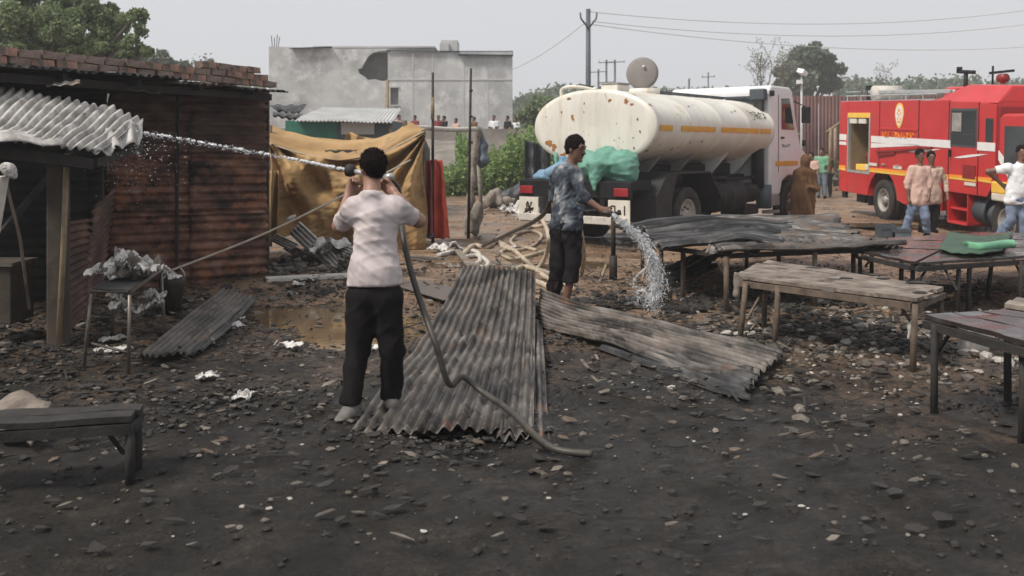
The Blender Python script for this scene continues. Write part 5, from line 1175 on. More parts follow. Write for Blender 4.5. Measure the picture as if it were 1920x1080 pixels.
        # tanks along the chassis
        m = MB(); m.tube([(2.55, s_ * .92, .76), (2.58, s_ * .92, .76), (3.75, s_ * .92, .76), (3.78, s_ * .92, .76)], [.26, .3, .3, .26], 24); m.build('fuel_tank', M['black'], t, True, **W_)
        for x in (2.75, 3.15, 3.55): MB().tube([(x, s_ * .92, .76), (x + .05, s_ * .92, .76)], .308, 24).build('tank_strap', M['greyguard'], t, True, **W_)
        MB().tube([(3.95, s_ * .95, .80), (4.45, s_ * .95, .80)], .2, 18).build('air_tank', M['black'], t, True, **W_)
        MB().bb(3.85, 4.5, s_ * .55, s_ * 1.1, .36, .56).build('battery_box', M['black'], t, bevel=.02, **W_)
        MB().tube([(4.85, s_ * 1.05, .45), (4.85, s_ * 1.05, .95)], .16, 18).build('filter_drum', M['roofdark'], t, True, **W_)
        MB().bar((2.5, s_ * .55, 1.08), (4.7, s_ * .55, 1.12), .25, .12).build('pipework', M['black'], t, **W_)
        MB().tube(spline([(2.6, s_ * .8, 1.1), (3.1, s_ * 1.0, 1.13), (3.6, s_ * .85, 1.08), (4.6, s_ * .95, 1.12)], 6), .04, 6).build('air_hose', M['black'], t, True, **W_)
    # cab
    side = [(4.85, 1.05), (4.85, 2.95), (4.95, 3.04), (5.9, 3.04), (6.05, 2.95), (6.28, 2.25), (6.5, 1.75), (6.98, 1.52), (7.14, 1.1), (7.14, .72), (6.62, .72), (6.5, 1.0), (6.2, 1.12), (5.8, 1.12), (5.5, 1.0), (5.38, .72), (4.85, .72)]
    MB().prism(side, -1.18, 1.18).build('cab', M['cabwhite'], t, bevel=.04, **W_)
    MB().bb(4.80, 4.846, -1.0, 1.0, 2.3, 2.92).build('rear_panel', M['cabwhite'], t, bevel=.02, **W_)
    for y in (-.62, .62): 
        MB().bb(4.775, 4.80, y - .38, y + .38, 2.38, 2.78).build('rear_window', M['glass'], t, bevel=.01, **W_)
        MB().bb(4.77, 4.798, y - .42, y - .382, 2.34, 2.82).bb(4.77, 4.798, y + .382, y + .42, 2.34, 2.82).bb(4.77, 4.798, y - .42, y + .42, 2.785, 2.82).build('window_frame', M['roofdark'], t, **W_)
    for s_ in (-1, 1):
        MB().prism([(5.45, 2.12), (5.45, 2.78), (5.85, 2.80), (6.12, 2.12)], s_ * 1.183, s_ * 1.192).build('side_window', M['glass'], t, **W_)
        MB().prism([(5.30, 1.25), (5.30, 2.05), (6.25, 2.05), (6.25, 1.25)], s_ * 1.182, s_ * 1.187).build('door_panel', M['cabwhite'], t, **W_)
        MB().bb(5.28, 5.30, s_ * 1.18, s_ * 1.186, 1.2, 2.85).build('door_seam', M['greyguard'], t, **W_)
        MB().bb(5.4, 5.55, s_ * 1.187, s_ * 1.21, 1.92, 1.96).build('door_handle', M['black'], t, **W_)
        MB().bb(5.15, 6.3, s_ * 1.19, s_ * 1.198, 1.34, 1.44).build('reflective_tape', M['amber'], t, **W_)
        MB().box((6.3, s_ * 1.38, 2.45), (.07, .2, .36)).build('mirror', M['black'], t, bevel=.02, **W_)
        MB().bar((6.1, s_ * 1.18, 2.75), (6.3, s_ * 1.38, 2.62), .02).build('mirror_arm', M['black'], t, **W_)
        MB().box((6.62, s_ * 1.2, 1.83), (.1, .06, .14)).build('side_lamp', M['black'], t, bevel=.02, **W_)
        MB().bb(4.86, 5.35, s_ * 1.19, s_ * 1.0, .5, .72).bb(4.86, 5.35, s_ * 1.19, s_ * 1.0, .34, .4).build('cab_step', M['rim'], t, bevel=.01, **W_)
    m = MB(); scribble(m, 5.45, 5.9, 1.74, 1.80, -1.190, 5, 5, .012); m.build('door_lettering', M['roofdark'], t, **W_)
    MB().add([(6.02, -1.0, 2.88), (6.27, -1.05, 2.26), (6.27, 1.05, 2.26), (6.02, 1.0, 2.88)], [(0, 1, 2, 3)]).build('windscreen', M['glass'], t, solid=.01, **W_)
    MB().bb(7.15, 7.38, -1.2, 1.2, .68, .98).build('front_bumper', M['black'], t, bevel=.03, **W_)
    MB().bb(4.62, 4.80, -1.16, -.82, 2.72, 2.96).build('intake_head', M['roofdark'], t, bevel=.03, **W_)
    MB().bb(4.64, 4.78, -1.1, -.9, 1.5, 2.72).build('intake_duct', M['greyguard'], t, bevel=.02, **W_)
    MB().tube([(4.66, -1.0, .9), (4.66, -1.0, 1.7)], .13, 14).build('intake_filter', M['black'], t, True, **W_)
    MB().box((4.9, -1.21, 2.87), (.12, .08, .12)).build('horn', M['black'], t, bevel=.02, **W_)
    return t
tanker()
ang = math.atan2(.777, .63); ca, sa = math.cos(ang), math.sin(ang)
def TL(x, y, z): return Vector((1.43 + ca * x - sa * y, 17.1 + sa * x + ca * y, z))
# bundle in green plastic and blue cloth on the rear deck
def net_bundle():
    f = Fld(np.array(TL(-.3, -.55, 1.4)) - .9, np.array(TL(-.3, -.55, 1.4)) + .9, .025)
    for y, z, r in ((-.85, 1.45, .24), (-.5, 1.47, .27), (-.15, 1.42, .25), (.05, 1.32, .16), (-.95, 1.28, .14)): f.cone(TL(-.28, y, z), TL(-.2, y + .1, z - .1), r, r, .08)
    f.cone(TL(-.56, -.45, 1.4), TL(-.68, -.5, 1.02), .14, .03, .08)
    f.wrinkle(.010, 24, 4, 6, .3); f.fold(.022, 15, 6, 6); V, T = f.mesh(); tag(mk('plastic_bundle', V.tolist(), T.tolist(), M['net'], None, True), 'bundle wrapped in pale green plastic sheet on the back of the tanker', 'bundle')
    f = Fld(np.array(TL(-.3, .7, 1.2)) - .8, np.array(TL(-.3, .7, 1.2)) + .8, .03)
    f.cone(TL(-.35, .95, 1.2), TL(-.3, .35, 1.3), .09, .2, .06); f.cone(TL(-.3, .5, 1.3), TL(-.25, .45, 1.5), .12, .09, .06); f.wrinkle(.02, 34, 5, 6, .5)
    V, T = f.mesh(); tag(mk('cloth_heap', V.tolist(), T.tolist(), M['bluebag'], None, True), 'blue cloth heaped on the left end of the tanker rear deck', 'cloth')
    f = Fld(np.array(TL(-.2, .8, 1.6)) - .5, np.array(TL(-.2, .8, 1.6)) + .5, .03); f.cone(TL(-.3, .55, 1.35), TL(-.25, .62, 1.62), .05, .035); f.wrinkle(.01, 34, 5)
    V, T = f.mesh(); tag(mk('plastic_strip', V.tolist(), T.tolist(), M['net'], None, True), 'pale green plastic strip hanging beside the blue cloth on the tanker', 'plastic')
net_bundle()
def fire_engine():
    ang = math.atan2(-.994, .11)
    t = thing('fire_engine', 'red fire engine with white and orange stripes and an open rear locker', 'fire engine', (8.77, 25.8, .05), ang, None, math.radians(2.2))
    W_ = dict(world=False)
    tz = math.tan(math.radians(2.2))
    def at(px, py):
        r = (px - 960) / F; q = (25.8 * r - 8.77) / (.11 + .994 * r); d = 25.8 - .994 * q; return q, H - (py - HZ) / F * d - .05 + q * tz
    WD = 2.45
    X0, X1 = at(1588, 0)[0], at(1628, 0)[0]; zb = at(1608, 320)[1]; zt = at(1608, 222)[1]
    wx, wz = 2.35, .50; LB = 6.85; ztop = 2.93; zbot = .55
    # side panel (right side) with locker opening and wheel arch
    arch = [(wx + .72 * math.cos(a), wz + .72 * math.sin(a)) for a in np.linspace(math.pi * .97, math.pi * .03, 18)]
    prof = [(0, zbot + .0)] + arch + [(3.4, zbot - .1), (4.95, zbot - .1), (4.95, zbot + .62), (LB - .5, zbot + .62), (LB, zbot + .95), (LB, 2.78), (0, ztop)]
    # outer skin in strips avoiding the opening
    def strip(nm, pr, y0=0, y1=.05, mt='red', bev=.012): return MB().prism(pr, y0, y1).build(nm, M[mt], t, bevel=bev, **W_)
    strip('rear_corner_panel', [(0, zbot), (X0, zbot), (X0, ztop), (0, ztop)])
    strip('locker_sill_panel', [(X0 + .004, zbot), (wx - .74, zbot), (wx - .72, zb - .02), (X0 + .004, zb - .02)] if wx - .74 > X0 else [(X0, zbot), (X1, zbot), (X1, zb), (X0, zb)])
    strip('locker_head_panel', [(X0 + .004, zt + .1), (X1, zt + .1), (X1, ztop), (X0 + .004, ztop)])
    s1, s2 = at(1646, 0)[0], at(1719, 0)[0]
    strip('wheel_arch_panel', [(X1 + .004, zb - .02), (wx - .7, zb - .02)] + [(p[0], p[1]) for p in arch if p[0] > wx - .72] + [(3.4, zbot - .05), (4.95, zbot - .05), (4.95, 1.32), (X1 + .004, 1.32)])
    strip('body_panel', [(X1 + .004, 1.323), (s1 - .004, 1.323), (s1 - .004, ztop), (X1 + .004, ztop)])
    strip('roller_panel', [(s1, 2.02), (s2, 2.02), (s2, ztop - .01), (s1, ztop)])
    strip('lower_roller_panel', [(s1, 1.323), (s2, 1.323), (s2, 2.012), (s1, 2.012)])
    dw0, dw1 = at(1781, 0)[0], at(1825, 0)[0]
    strip('crew_panel', [(s2 + .004, 1.323), (dw0 - .12, 1.323), (dw0 - .12, ztop - .02), (s2 + .004, ztop - .02)])
    strip('crew_door', [(dw0 - .113, .95), (dw1 + .10, .95), (dw1 + .10, 2.86), (dw0 - .113, 2.88)])
    strip('crew_front_panel', [(dw1 + .107, .95), (LB - .25, .95), (LB, 1.3), (LB, 2.8), (dw1 + .107, 2.85)])
    for sx_, za, zc_ in ((s1, .95, ztop - .01), (s2, 1.0, ztop - .01), (dw0 - .116, .97, 2.87), (dw1 + .104, .97, 2.85)): MB().bb(sx_ - .014, sx_ + .014, -.004, .02, za, zc_).build('panel_seam', M['black'], t, **W_)
    for sx_ in (s1 + .25, s2 - .25, (s1 + s2) / 2): MB().bb(sx_ - .07, sx_ + .07, -.03, .0, 1.36, 1.40).build('catch', M['alu'], t, **W_)
    # body behind the skin
    MB().bb(.0, X0, .052, WD, zbot, ztop).bb(X1, LB, .052, WD, 1.25, ztop - .08).bb(X0, X1, 1.1, WD, zbot, ztop).bb(X0, X1, .052, 1.1, zt + .1, ztop).bb(X0, X1, .052, 1.1, zbot, zb - .05).bb(3.2, 4.9, .052, WD, .5, 1.25).build('body_core', M['red'], t, **W_)
    MB().bb(X1 + .01, 3.2, .5, WD - .5, .8, 1.24).build('wheel_well', M['black'], t, **W_)
    MB().bb(X0 + .02, X1 - .02, 1.05, 1.095, zb - .03, zt + .08).bb(X0 + .01, X0 + .03, .06, 1.05, zb - .03, zt + .08).bb(X1 - .03, X1 - .01, .06, 1.05, zb - .03, zt + .08).build('locker_lining', M['bayin'], t, **W_)
    fr = MB(); 
    for bx in ((X0 - .03, X0 + .03, zb, zt + .1), (X1 - .03, X1 + .03, zb, zt + .1), (X0 - .03, X1 + .03, zb - .06, zb)): fr.bb(bx[0], bx[1], -.014, .06, bx[2], bx[3])
    fr.build('locker_frame', M['alu'], t, **W_)
    MB().bb(X0 - .02, X1 + .02, -.02, .05, zt + .01, zt + .14).build('roller_shutter', M['yellow'], t, bevel=.01, **W_)
    for k in range(2): MB().bb(X0 + .08 + k * .5, X0 + .46 + k * .5, -.01, .03, zt - .13, zt - .01).build('shutter_slat', M['plate'], t, **W_)
    xm = (X0 + X1) / 2
    MB().tube([(X1 - .25 + .25 * math.cos(a), .25, zb + .95 + .33 * math.sin(a)) for a in np.linspace(0, 6.28, 22)], .03, 8).build('hose_reel', M['palepole'], t, True, **W_)
    MB().box((X1 - .2, .3, zb + .38), (.28, .3, .42)).build('pump_unit', M['alu'], t, bevel=.04, **W_)
    MB().tube([(xm - .1, .4, zb + .3), (xm + .1, .35, zb + .45)], .15, 10).build('red_valve', M['dred'], t, True, **W_)
    MB().box((xm, .3, zb + .08), (.7, .4, .16)).build('brass_tray', M['yellow'], t, bevel=.02, **W_)
    MB().box((xm + .35, .2, zb + .1), (.3, .25, .14)).build('tray_box', M['plate'], t, bevel=.02, **W_)
    # stripes
    def band(x0, x1, a0, a1, b0, b1, mt, y=-.008, nm='white_stripe'): MB().prism([(x0, a0), (x1, b0), (x1, b1), (x0, a1)], y, .001).build(nm, M[mt], t, **W_)
    zz = lambda px, py: at(px, py)[1]
    for (p0, p1) in ((1571.5, 1585), (1631, 1779), (1829, 1862)):
        q0, q1 = at(p0, 0)[0], at(p1, 0)[0]; k0 = (p0 - 1571) / 291; k1 = (p1 - 1571) / 291
        y0 = lambda k: 251 + 17 * k; y1 = lambda k: 262 + 22 * k
        band(max(q0, .01), q1, zz(p0, y1(k0)), zz(p0, y0(k0)), zz(p1, y1(k1)), zz(p1, y0(k1)), 'stripe')
    band(.01, at(1585, 0)[0], zz(1572, 271), zz(1572, 265), zz(1585, 272), zz(1585, 266), 'stripe')
    band(at(1631, 0)[0], at(1720, 0)[0], zz(1631, 277), zz(1631, 268), zz(1720, 273), zz(1720, 271), 'stripe')
    for (a, b, c, d2) in ((1700, 1762, 278, 1), (1786, 1850, 288, 2)):
        V = []; k = 12
        for i in range(k + 1):
            u = i / k; px = a + (b - a) * u; q, z = at(px, c + 4 - 6 * u * (1 - u) * 0 + (6 if d2 == 2 else 4) * (.5 - u)); V.append((q, -.008, z - .03 * math.sin(math.pi * u ** .6) )); V.append((q, -.008, z + .025 * math.sin(math.pi * u)))
        mk('stripe_swoosh', V, [(2 * i, 2 * i + 2, 2 * i + 3, 2 * i + 1) for i in range(k)], M['stripe'], t, solid=.004, **W_)
    for (p0, p1) in ((1571.5, 1584), (1627, 1696), (1696.5, 1776), (1778, 1828), (1832, 1857)):
        q0, q1 = at(p0, 0)[0], at(p1, 0)[0]; k0 = (p0 - 1571) / 291; k1 = (p1 - 1571) / 291; f0 = 309 + 25 * k0; f1 = 309 + 25 * k1
        band(max(q0, .01), q1, zz(p0, f0 + 4), zz(p0, f0), zz(p1, f1 + 5), zz(p1, f1), 'orange', -.011, 'orange_stripe')
        band(max(q0, .01), q1, zz(p0, f0 + 8), zz(p0, f0 + 4.2), zz(p1, f1 + 10), zz(p1, f1 + 5.3), 'yellow', -.009, 'yellow_stripe')
    q, z = at(1683, 215); r_ = random.Random(3)
    shield = [(q + .20 * math.cos(a) * (1 if math.sin(a) > -.2 else .72 + .28 * (1 + math.sin(a))), z + .28 * math.sin(a) * (1.0 if math.sin(a) > 0 else 1.15)) for a in np.linspace(0, 6.283, 25)[:-1]]
    em = MB().prism(shield, -.012, .0).build('emblem', M['yellow'], t, **W_)
    MB().prism([(q + (x - q) * .82, z + (zz_ - z) * .82) for x, zz_ in shield], -.017, -.0125).build('emblem_field', M['stripe'], em, **W_)
    m = MB()
    for (dx, dz, w, h_) in ((0, .10, .10, .05), (-.07, .03, .05, .06), (.07, .03, .05, .06), (0, -.02, .05, .06), (0, -.17, .14, .05), (-.06, -.10, .05, .05), (.06, -.10, .05, .05)): m.bb(q + dx - w / 2, q + dx + w / 2, -.020, -.0175, z + dz - h_ / 2, z + dz + h_ / 2)
    m.build('emblem_mark', M['orange'], em, **W_)
    q0, z0 = at(1652, 251); q1, z1 = at(1711, 252); m = MB(); L_ = q1 - q0
    for k, (u0, u1, nn) in enumerate(((0, .28, 4), (.34, .64, 4), (.70, 1.0, 4))): scribble(m, q0 + L_ * u0, q0 + L_ * u1, z0 - .06, z0 + .05, -.012, nn, 20 + k, .03)
    m.build('side_lettering', M['orange'], t, **W_)
    MB().bb(s1 + .03, s2 - .03, -.02, .0, z0 + .10, z0 + .15).build('shutter_lip', M['red'], t, bevel=.005, **W_)
    MB().bar((s1 - .1, -.03, zz(1650, 285)), (s2 + .6, -.03, zz(1735, 276)), .03, .05).bar((s1, -.03, zz(1655, 292)), (s1 + .8, -.03, zz(1690, 288)), .03, .04).build('suction_pipe', M['dred'], t, **W_)
    for px, py, mt in ((1636, 308, 'plate'), (1682, 314, 'plate'), (1818, 345, 'plate')):
        q, z = at(px, py); MB().bb(q - .2, q + .2, -.02, -.012, z - .035, z + .035).build('small_plate', M[mt], t, **W_)
    q, z = at(1815, 322); MB().bb(q - .22, q + .22, -.02, .0, z - .14, z + .14).build('vent_grille', M['dred'], t, **W_)
    # crew windows
    wz0, wz1 = zz(1803, 271), zz(1803, 208)
    MB().bb(dw0 - .06, dw1 + .05, -.008, -.001, wz0 - .05, wz1 + .05).build('window_seal', M['roofdark'], t, **W_)
    MB().bb(dw0, dw1, -.014, -.009, (wz0 + wz1) / 2 - .12, wz1).build('door_window', M['glass'], t, **W_)
    MB().bb(dw0 + .02, dw0 + .36, -.018, -.0145, (wz0 + wz1) / 2 - .08, wz1 - .04).build('window_curtain', M['rim'], t, **W_)
    MB().bb(dw0, dw1, -.016, -.009, wz0, (wz0 + wz1) / 2 - .14).build('lower_window', M['glass'], t, **W_)
    sw0, sw1 = at(1844, 0)[0], at(1859, 0)[0]
    MB().bb(sw0, sw1 - .03, -.012, -.001, zz(1850, 266), zz(1850, 222)).build('small_window', M['glass'], t, bevel=.004, **W_)
    MB().bb(dw0 - .03, dw0 + .0, -.05, -.008, 1.7, 1.85).build('door_handle', M['black'], t, **W_)
    # crew roof: raised, chamfered
    rz = 2.88; s0 = at(1745, 0)[0]
    V = [(s0, 0, rz), (LB, 0, rz - .06), (LB, WD, rz - .06), (s0, WD, rz), (s0 + .75, .35, rz + .36), (LB - .02, .35, rz + .30), (LB - .02, WD - .35, rz + .30), (s0 + .75, WD - .35, rz + .36)]
    mk('crew_roof', V, [(0, 1, 5, 4), (1, 2, 6, 5), (2, 3, 7, 6), (3, 0, 4, 7), (4, 5, 6, 7), (0, 3, 2, 1)], M['red'], t, bevel=.04, **W_)
    MB().bb(2.9, 4.9, 1.2, WD - .05, ztop, ztop + .32).build('roof_locker', M['red'], t, bevel=.08, **W_)
    MB().bb(.02, s0, .02, WD, ztop - .03, ztop + .015).build('roof_deck', M['alu'], t, **W_)
    # ladder and rails
    m = MB()
    for y in (.35, .75): m.bar((.9, y, ztop + .24), (s0 + .1, y, ztop + .18), .06, .08)
    m.build('ladder_rail', M['alu'], t, bevel=.01, **W_)
    for k in range(9): MB().tube([(1.1 + k * .38, .35, ztop + .235 - k * .005), (1.1 + k * .38, .75, ztop + .235 - k * .005)], .02, 6).build('ladder_rung', M['alu'], t, **W_)
    MB().tube([(.2, .08, ztop + .14), (s0, .08, ztop + .12)], .02, 6).tube([(.2, .08, ztop + .24), (.95, .08, ztop + .24)], .02, 6).build('guard_rail', M['alu'], t, **W_)
    for k in range(6): MB().tube([(.25 + k * .75, .08, ztop), (.25 + k * .75, .08, ztop + .15)], .015, 6).build('rail_post', M['alu'], t, **W_)
    MB().tube([(1.25, .3, ztop + .2), (1.25, 1.0, ztop + .2)], .2, 14).build('white_roll', M['palepole'], t, True, **W_)
    MB().tube([(.45, .6, ztop + .02), (.45, .6, ztop + .34)], [.1, .06], 8).box((.5, .6, ztop + .36), (.25, .16, .12)).build('roof_fitting', M['black'], t, **W_)
    # water cannon, beacon
    qg = at(1764, 0)[0]
    MB().tube([(qg, .5, rz + .1), (qg, .5, rz + .62)], .045, 8).bar((qg - .30, .5, rz + .66), (qg + .3, .5, rz + .62), .08).tube([(qg - .25, .5, rz + .66), (qg - .25, .5, rz + .76)], .06, 8).build('water_cannon', M['black'], t, True, **W_)
    MB().tube([(qg - .05, .45, rz + .05), (qg - .05, .45, rz + .28)], [.2, .13], 12).build('cannon_base', M['dred'], t, True, **W_)
    qs = at(1806, 0)[0]
    MB().tube([(qs, .8, rz + .36), (qs, .8, rz + .45)], .05, 8).tube([(qs - .1, .8, rz + .48), (qs + .1, .8, rz + .48)], [.09, .09], 14).build('siren', M['dred'], t, True, **W_)
    MB().bar((qs - .45, .8, rz + .60), (qs + .35, .8, rz + .62), .05).bar((qs - .35, .8, rz + .36), (qs - .35, .8, rz + .75), .03).build('lamp_bracket', M['black'], t, **W_)
    # driver's cab ahead of the crew cab
    cx = LB + .12
    MB().bb(LB + .002, cx, .02, WD - .02, .9, 2.75).build('cab_joint', M['dred'], t, **W_)
    caba = [(cx + .85 + .0, 0)]
    cabp = [(cx, 1.18), (cx, 2.52), (cx + .12, 2.62), (cx + 1.6, 2.62), (cx + 1.9, 2.0), (cx + 1.95, .62), (cx + 1.1, .62), (cx + .98, .95), (cx + .7, 1.18)]
    MB().prism(cabp, -.02, WD + .02).build('driver_cab', M['red'], t, bevel=.05, **W_)
    MB().prism([(cx + .2, 1.55), (cx + .2, 2.38), (cx + 1.45, 2.38), (cx + 1.7, 1.75), (cx + 1.6, 1.6)], -.032, -.021).build('cab_window', M['glass'], t, **W_)
    MB().prism([(cx + .02, 1.72), (cx + .02, 1.9), (cx + .85, 1.25), (cx + .5, 1.22)], -.03, -.021).build('stripe_swoosh', M['stripe'], t, **W_)
    MB().add([(cx + 1.62, .15, 2.56), (cx + 1.9, .15, 1.98), (cx + 1.9, WD - .15, 1.98), (cx + 1.62, WD - .15, 2.56)], [(0, 1, 2, 3)]).build('windscreen', M['glass'], t, solid=.02, **W_)
    MB().bb(cx + 1.9, cx + 2.2, 0, WD, .5, .8).build('front_bumper', M['dred'], t, bevel=.04, **W_)
    MB().box((cx + .1, -.04, 1.17), (.42, .1, .24)).build('fender_lamp', M['yellow'], t, bevel=.03, **W_)
    MB().box((cx + .1, -.035, .99), (.42, .1, .16)).build('fender_box', M['plate'], t, bevel=.03, **W_)
    fx = 7.2
    m = MB(); aa = np.linspace(math.pi * 1.02, -.1, 16)
    for a, b in zip(aa, aa[1:]): m.add([(fx + .66 * math.cos(a), -.02, .5 + .66 * math.sin(a)), (fx + .66 * math.cos(a), .34, .5 + .66 * math.sin(a)), (fx + .66 * math.cos(b), .34, .5 + .66 * math.sin(b)), (fx + .66 * math.cos(b), -.02, .5 + .66 * math.sin(b))], [(0, 1, 2, 3)])
    m.build('front_mudguard', M['greyguard'], t, solid=.03, **W_)
    for y, s_ in ((.02, -1), (WD - .02, 1)):
        wheel(t, wx, y, wz, .50, .28, s_); wheel(t, fx, y, .5, .50, .28, s_)
    wheel(t, wx, .34, wz, .5, .26, -1); wheel(t, wx, WD - .34, wz, .5, .26, 1)
    MB().bb(.4, 8.6, .7, .85, .6, .85).bb(.4, 8.6, 1.6, 1.75, .6, .85).build('chassis_rail', M['black'], t, **W_)
    # steps below the crew door, tanks ahead
    e0 = dw0 - .15
    MB().bb(e0, e0 + .03, .02, .5, .28, .95).bb(e0 + .72, e0 + .75, .02, .5, .28, .95).bb(e0, e0 + .75, .02, .5, .28, .33).bb(e0, e0 + .75, .06, .5, .58, .62).build('door_step', M['red'], t, bevel=.008, **W_)
    MB().bb(e0, e0 + .75, .5, .55, .3, .95).build('step_back', M['dred'], t, **W_)
    MB().tube([(e0 + .85, .3, .62), (LB - .12, .3, .62)], .26, 18).build('air_tank', M['roofdark'], t, True, **W_)
    MB().bb(.02, .5, .5, WD - .5, .25, .55).bb(.1, .3, .05, .12, .38, .55).build('tow_frame', M['black'], t, **W_)
    MB().bb(1.55, 1.6, .05, .35, .3, .62).build('mud_flap', M['black'], t, **W_)
    return t
fire_engine()

# ================================================================ TABLES
def ragged(n, seed, amp):
    r = random.Random(seed); return [r.uniform(-amp, amp) for _ in range(n)]
def table(label, FL, FR, BR, BL, legs, plank_n, mt, lm, seed, braces=(), thick=.03, name='trestle_table'):
    c = (FL + FR + BR + BL) / 4; t = thing(name, label, 'table', (c.x, c.y, gzf(c.x, c.y)))
    r = random.Random(seed)
    for k in range(plank_n):
        v0, v1 = k / plank_n + .006, (k + 1) / plank_n - .006; e0, e1 = r.uniform(-.03, .02), r.uniform(-.02, .03); m = MB(); nx = 14; V = []
        for i in range(nx + 1):
            u = i / nx; uu = u * (1 + e1 - e0) + e0
            for v in (v0 + r.uniform(0, .012), v1 - r.uniform(0, .012)):
                p = (FL.lerp(FR, uu)).lerp(BL.lerp(BR, uu), v); p.z += .01 * mn.noise((uu * 4, k, seed)); V.append(p)
        mk('plank', V, [(2 * i, 2 * i + 2, 2 * i + 3, 2 * i + 1) for i in range(nx)], M[mt], t, solid=thick)
    for a, b in ((FL, FR), (BL, BR)): MB().bar(a.lerp(b, .01) - Vector((0, -.02, thick + .02)), a.lerp(b, .99) - Vector((0, -.02, thick + .02)), .05, .05).build('side_rail', M[lm], t)
    for a, b in ((FL, BL), (FR, BR)): MB().bar(a.lerp(b, .04) - Vector((0, 0, thick + .021)), a.lerp(b, .96) - Vector((0, 0, thick + .021)), .045, .045).build('end_rail', M[lm], t)
    for (px, py, px2, z) in legs:
        d = F * (H - z) / (py - HZ) if True else 0
        top = Vector(((px - 960) / F * d, d, z - .03)); bx = (px2 - 960) / F * d; b = Vector((bx, d, gzf(bx, d) - .03))
        MB().tube([b, b.lerp(top, .5) + Vector((r.uniform(-.006, .006), 0, 0)), top], [.026, .025, .024], 8, jit=.08).build('leg', M[lm], t, True)
    for (a, b) in braces: MB().bar(a, b, .018).build('brace', M[lm], t)
    return t
z = .56
table('pale weathered plank table with broken left end, in the middle of the right side', PZ(1380, 520, z), PZ(1716, 563, z), PZ(1770, 541, z), PZ(1437, 489, z),
      [(1398, 524, 1387, z), (1459, 530, 1452, z), (1716, 563, 1712, z), (1764, 543, 1762, z), (1435, 510, 1432, z)], 4, 'wood', 'leg', 3,
      braces=((PZ(1400, 600, .25), PZ(1440, 528, z - .05)), (PZ(1683, 565, z - .05), PZ(1712, 610, .28)), (PZ(1705, 592, .4), PZ(1690, 587, .42))))
cloth_blob('torn_binding', 'frayed pale binding hanging from the broken corner of the pale table', 'rag', [(1378, 512, 4, -.05), (1384, 530, 4), (1380, 552, 3.5), (1386, 565, 2)], 8.55, M['jute'], h=.012, wr=.012, seed=41)
cloth_blob('white_tie', 'white cloth tie hanging from the right corner of the pale table', 'rag', [(1712, 600, 3), (1708, 612, 3.5), (1703, 634, 2)], 7.4, M['palepole'], h=.008, wr=.004, seed=42)
cloth_blob('white_tie', 'short white cloth tie wound round a leg of the pale table', 'rag', [(1448, 546, 3), (1458, 543, 3)], 8.5, M['palepole'], h=.008, wr=.004, seed=43)
for k, (px, py, w) in enumerate(((1530, 502, .10), (1655, 522, .07), (1643, 515, .11), (1585, 521, .07), (1722, 529, .12), (1727, 548, .07))):
    q = PZ(px, py, z + .022); m = MB(); V = [(q.x + w * math.cos(a) * (.7 + .3 * math.sin(a * 3 + k)), q.y + w * .6 * math.sin(a), q.z) for a in np.linspace(0, 6.28, 13)[:-1]]; m.add(V, [tuple(range(12))])
    tag(m.build('burnt_knot', M['char'], solid=.006), 'charred scrap lying on the pale plank table', 'scrap', 'charred scraps on the pale table')
z = .55
A, B, C_, D_ = PZ(1603, 471, z), PZ(1712, 494, z), PZ(1830, 437, z), PZ(1648, 449, z)
table('dark scorched table standing behind the right end of the pale table', A, B, C_, D_, [(1612, 472, 1614, z), (1634, 470, 1633, z), (1690, 478, 1690, z), (1712, 490, 1711, z), (1690, 452, 1690, z)], 3, 'darktop', 'char', 5, braces=((PZ(1640, 476, z - .03), PZ(1622, 500, .38)), (PZ(1720, 530, .35), PZ(1745, 494, z - .03))))
table('long dark table reaching the right edge, under the green cloth', PZ(1716, 496, z), PZ(2060, 474, z), PZ(2000, 440, z), PZ(1834, 437, z), [(1798, 490, 1795, z), (1818, 488, 1815, z), (1862, 470, 1850, z), (1916, 484, 1914, z), (1985, 480, 1985, z), (1950, 450, 1950, z)], 3, 'darktop', 'char', 6, braces=((PZ(1765, 494, z - .03), PZ(1795, 545, .3)), (PZ(1900, 486, z - .03), PZ(1914, 515, .35))))
MB_ = None
z = .60
table('near dark wet topped table at the right edge', PZ(1736, 594, z), PZ(1935, 648, z), PZ(2130, 618, z), PZ(1885, 584, z), [(1752, 600, 1752, z), (1918, 640, 1916, z), (2100, 612, 2100, z), (1890, 592, 1890, z)], 3, 'darktop', 'char', 7, braces=((PZ(1758, 660, .35), PZ(1790, 612, z - .04)),))
m = MB(); q = PZ(1900, 578, .66); table('light broken board table at the right edge beyond the dark wet one', PZ(1886, 573, .62), PZ(2040, 600, .62), PZ(2060, 578, .62), PZ(1905, 560, .62), [(1920, 580, 1920, .62), (2030, 596, 2030, .62)], 2, 'wood', 'leg', 8)
z = .34
t = table('charred low table at the lower left, in the dark', PZ(-220, 815, z), PZ(246, 786, z), PZ(262, 762, z), PZ(-90, 778, z), [(-180, 805, -180, z), (244, 784, 244, z), (258, 765, 258, z)], 2, 'char', 'char', 9, braces=((PZ(190, 795, .31), PZ(232, 850, .12)),), name='low_table')
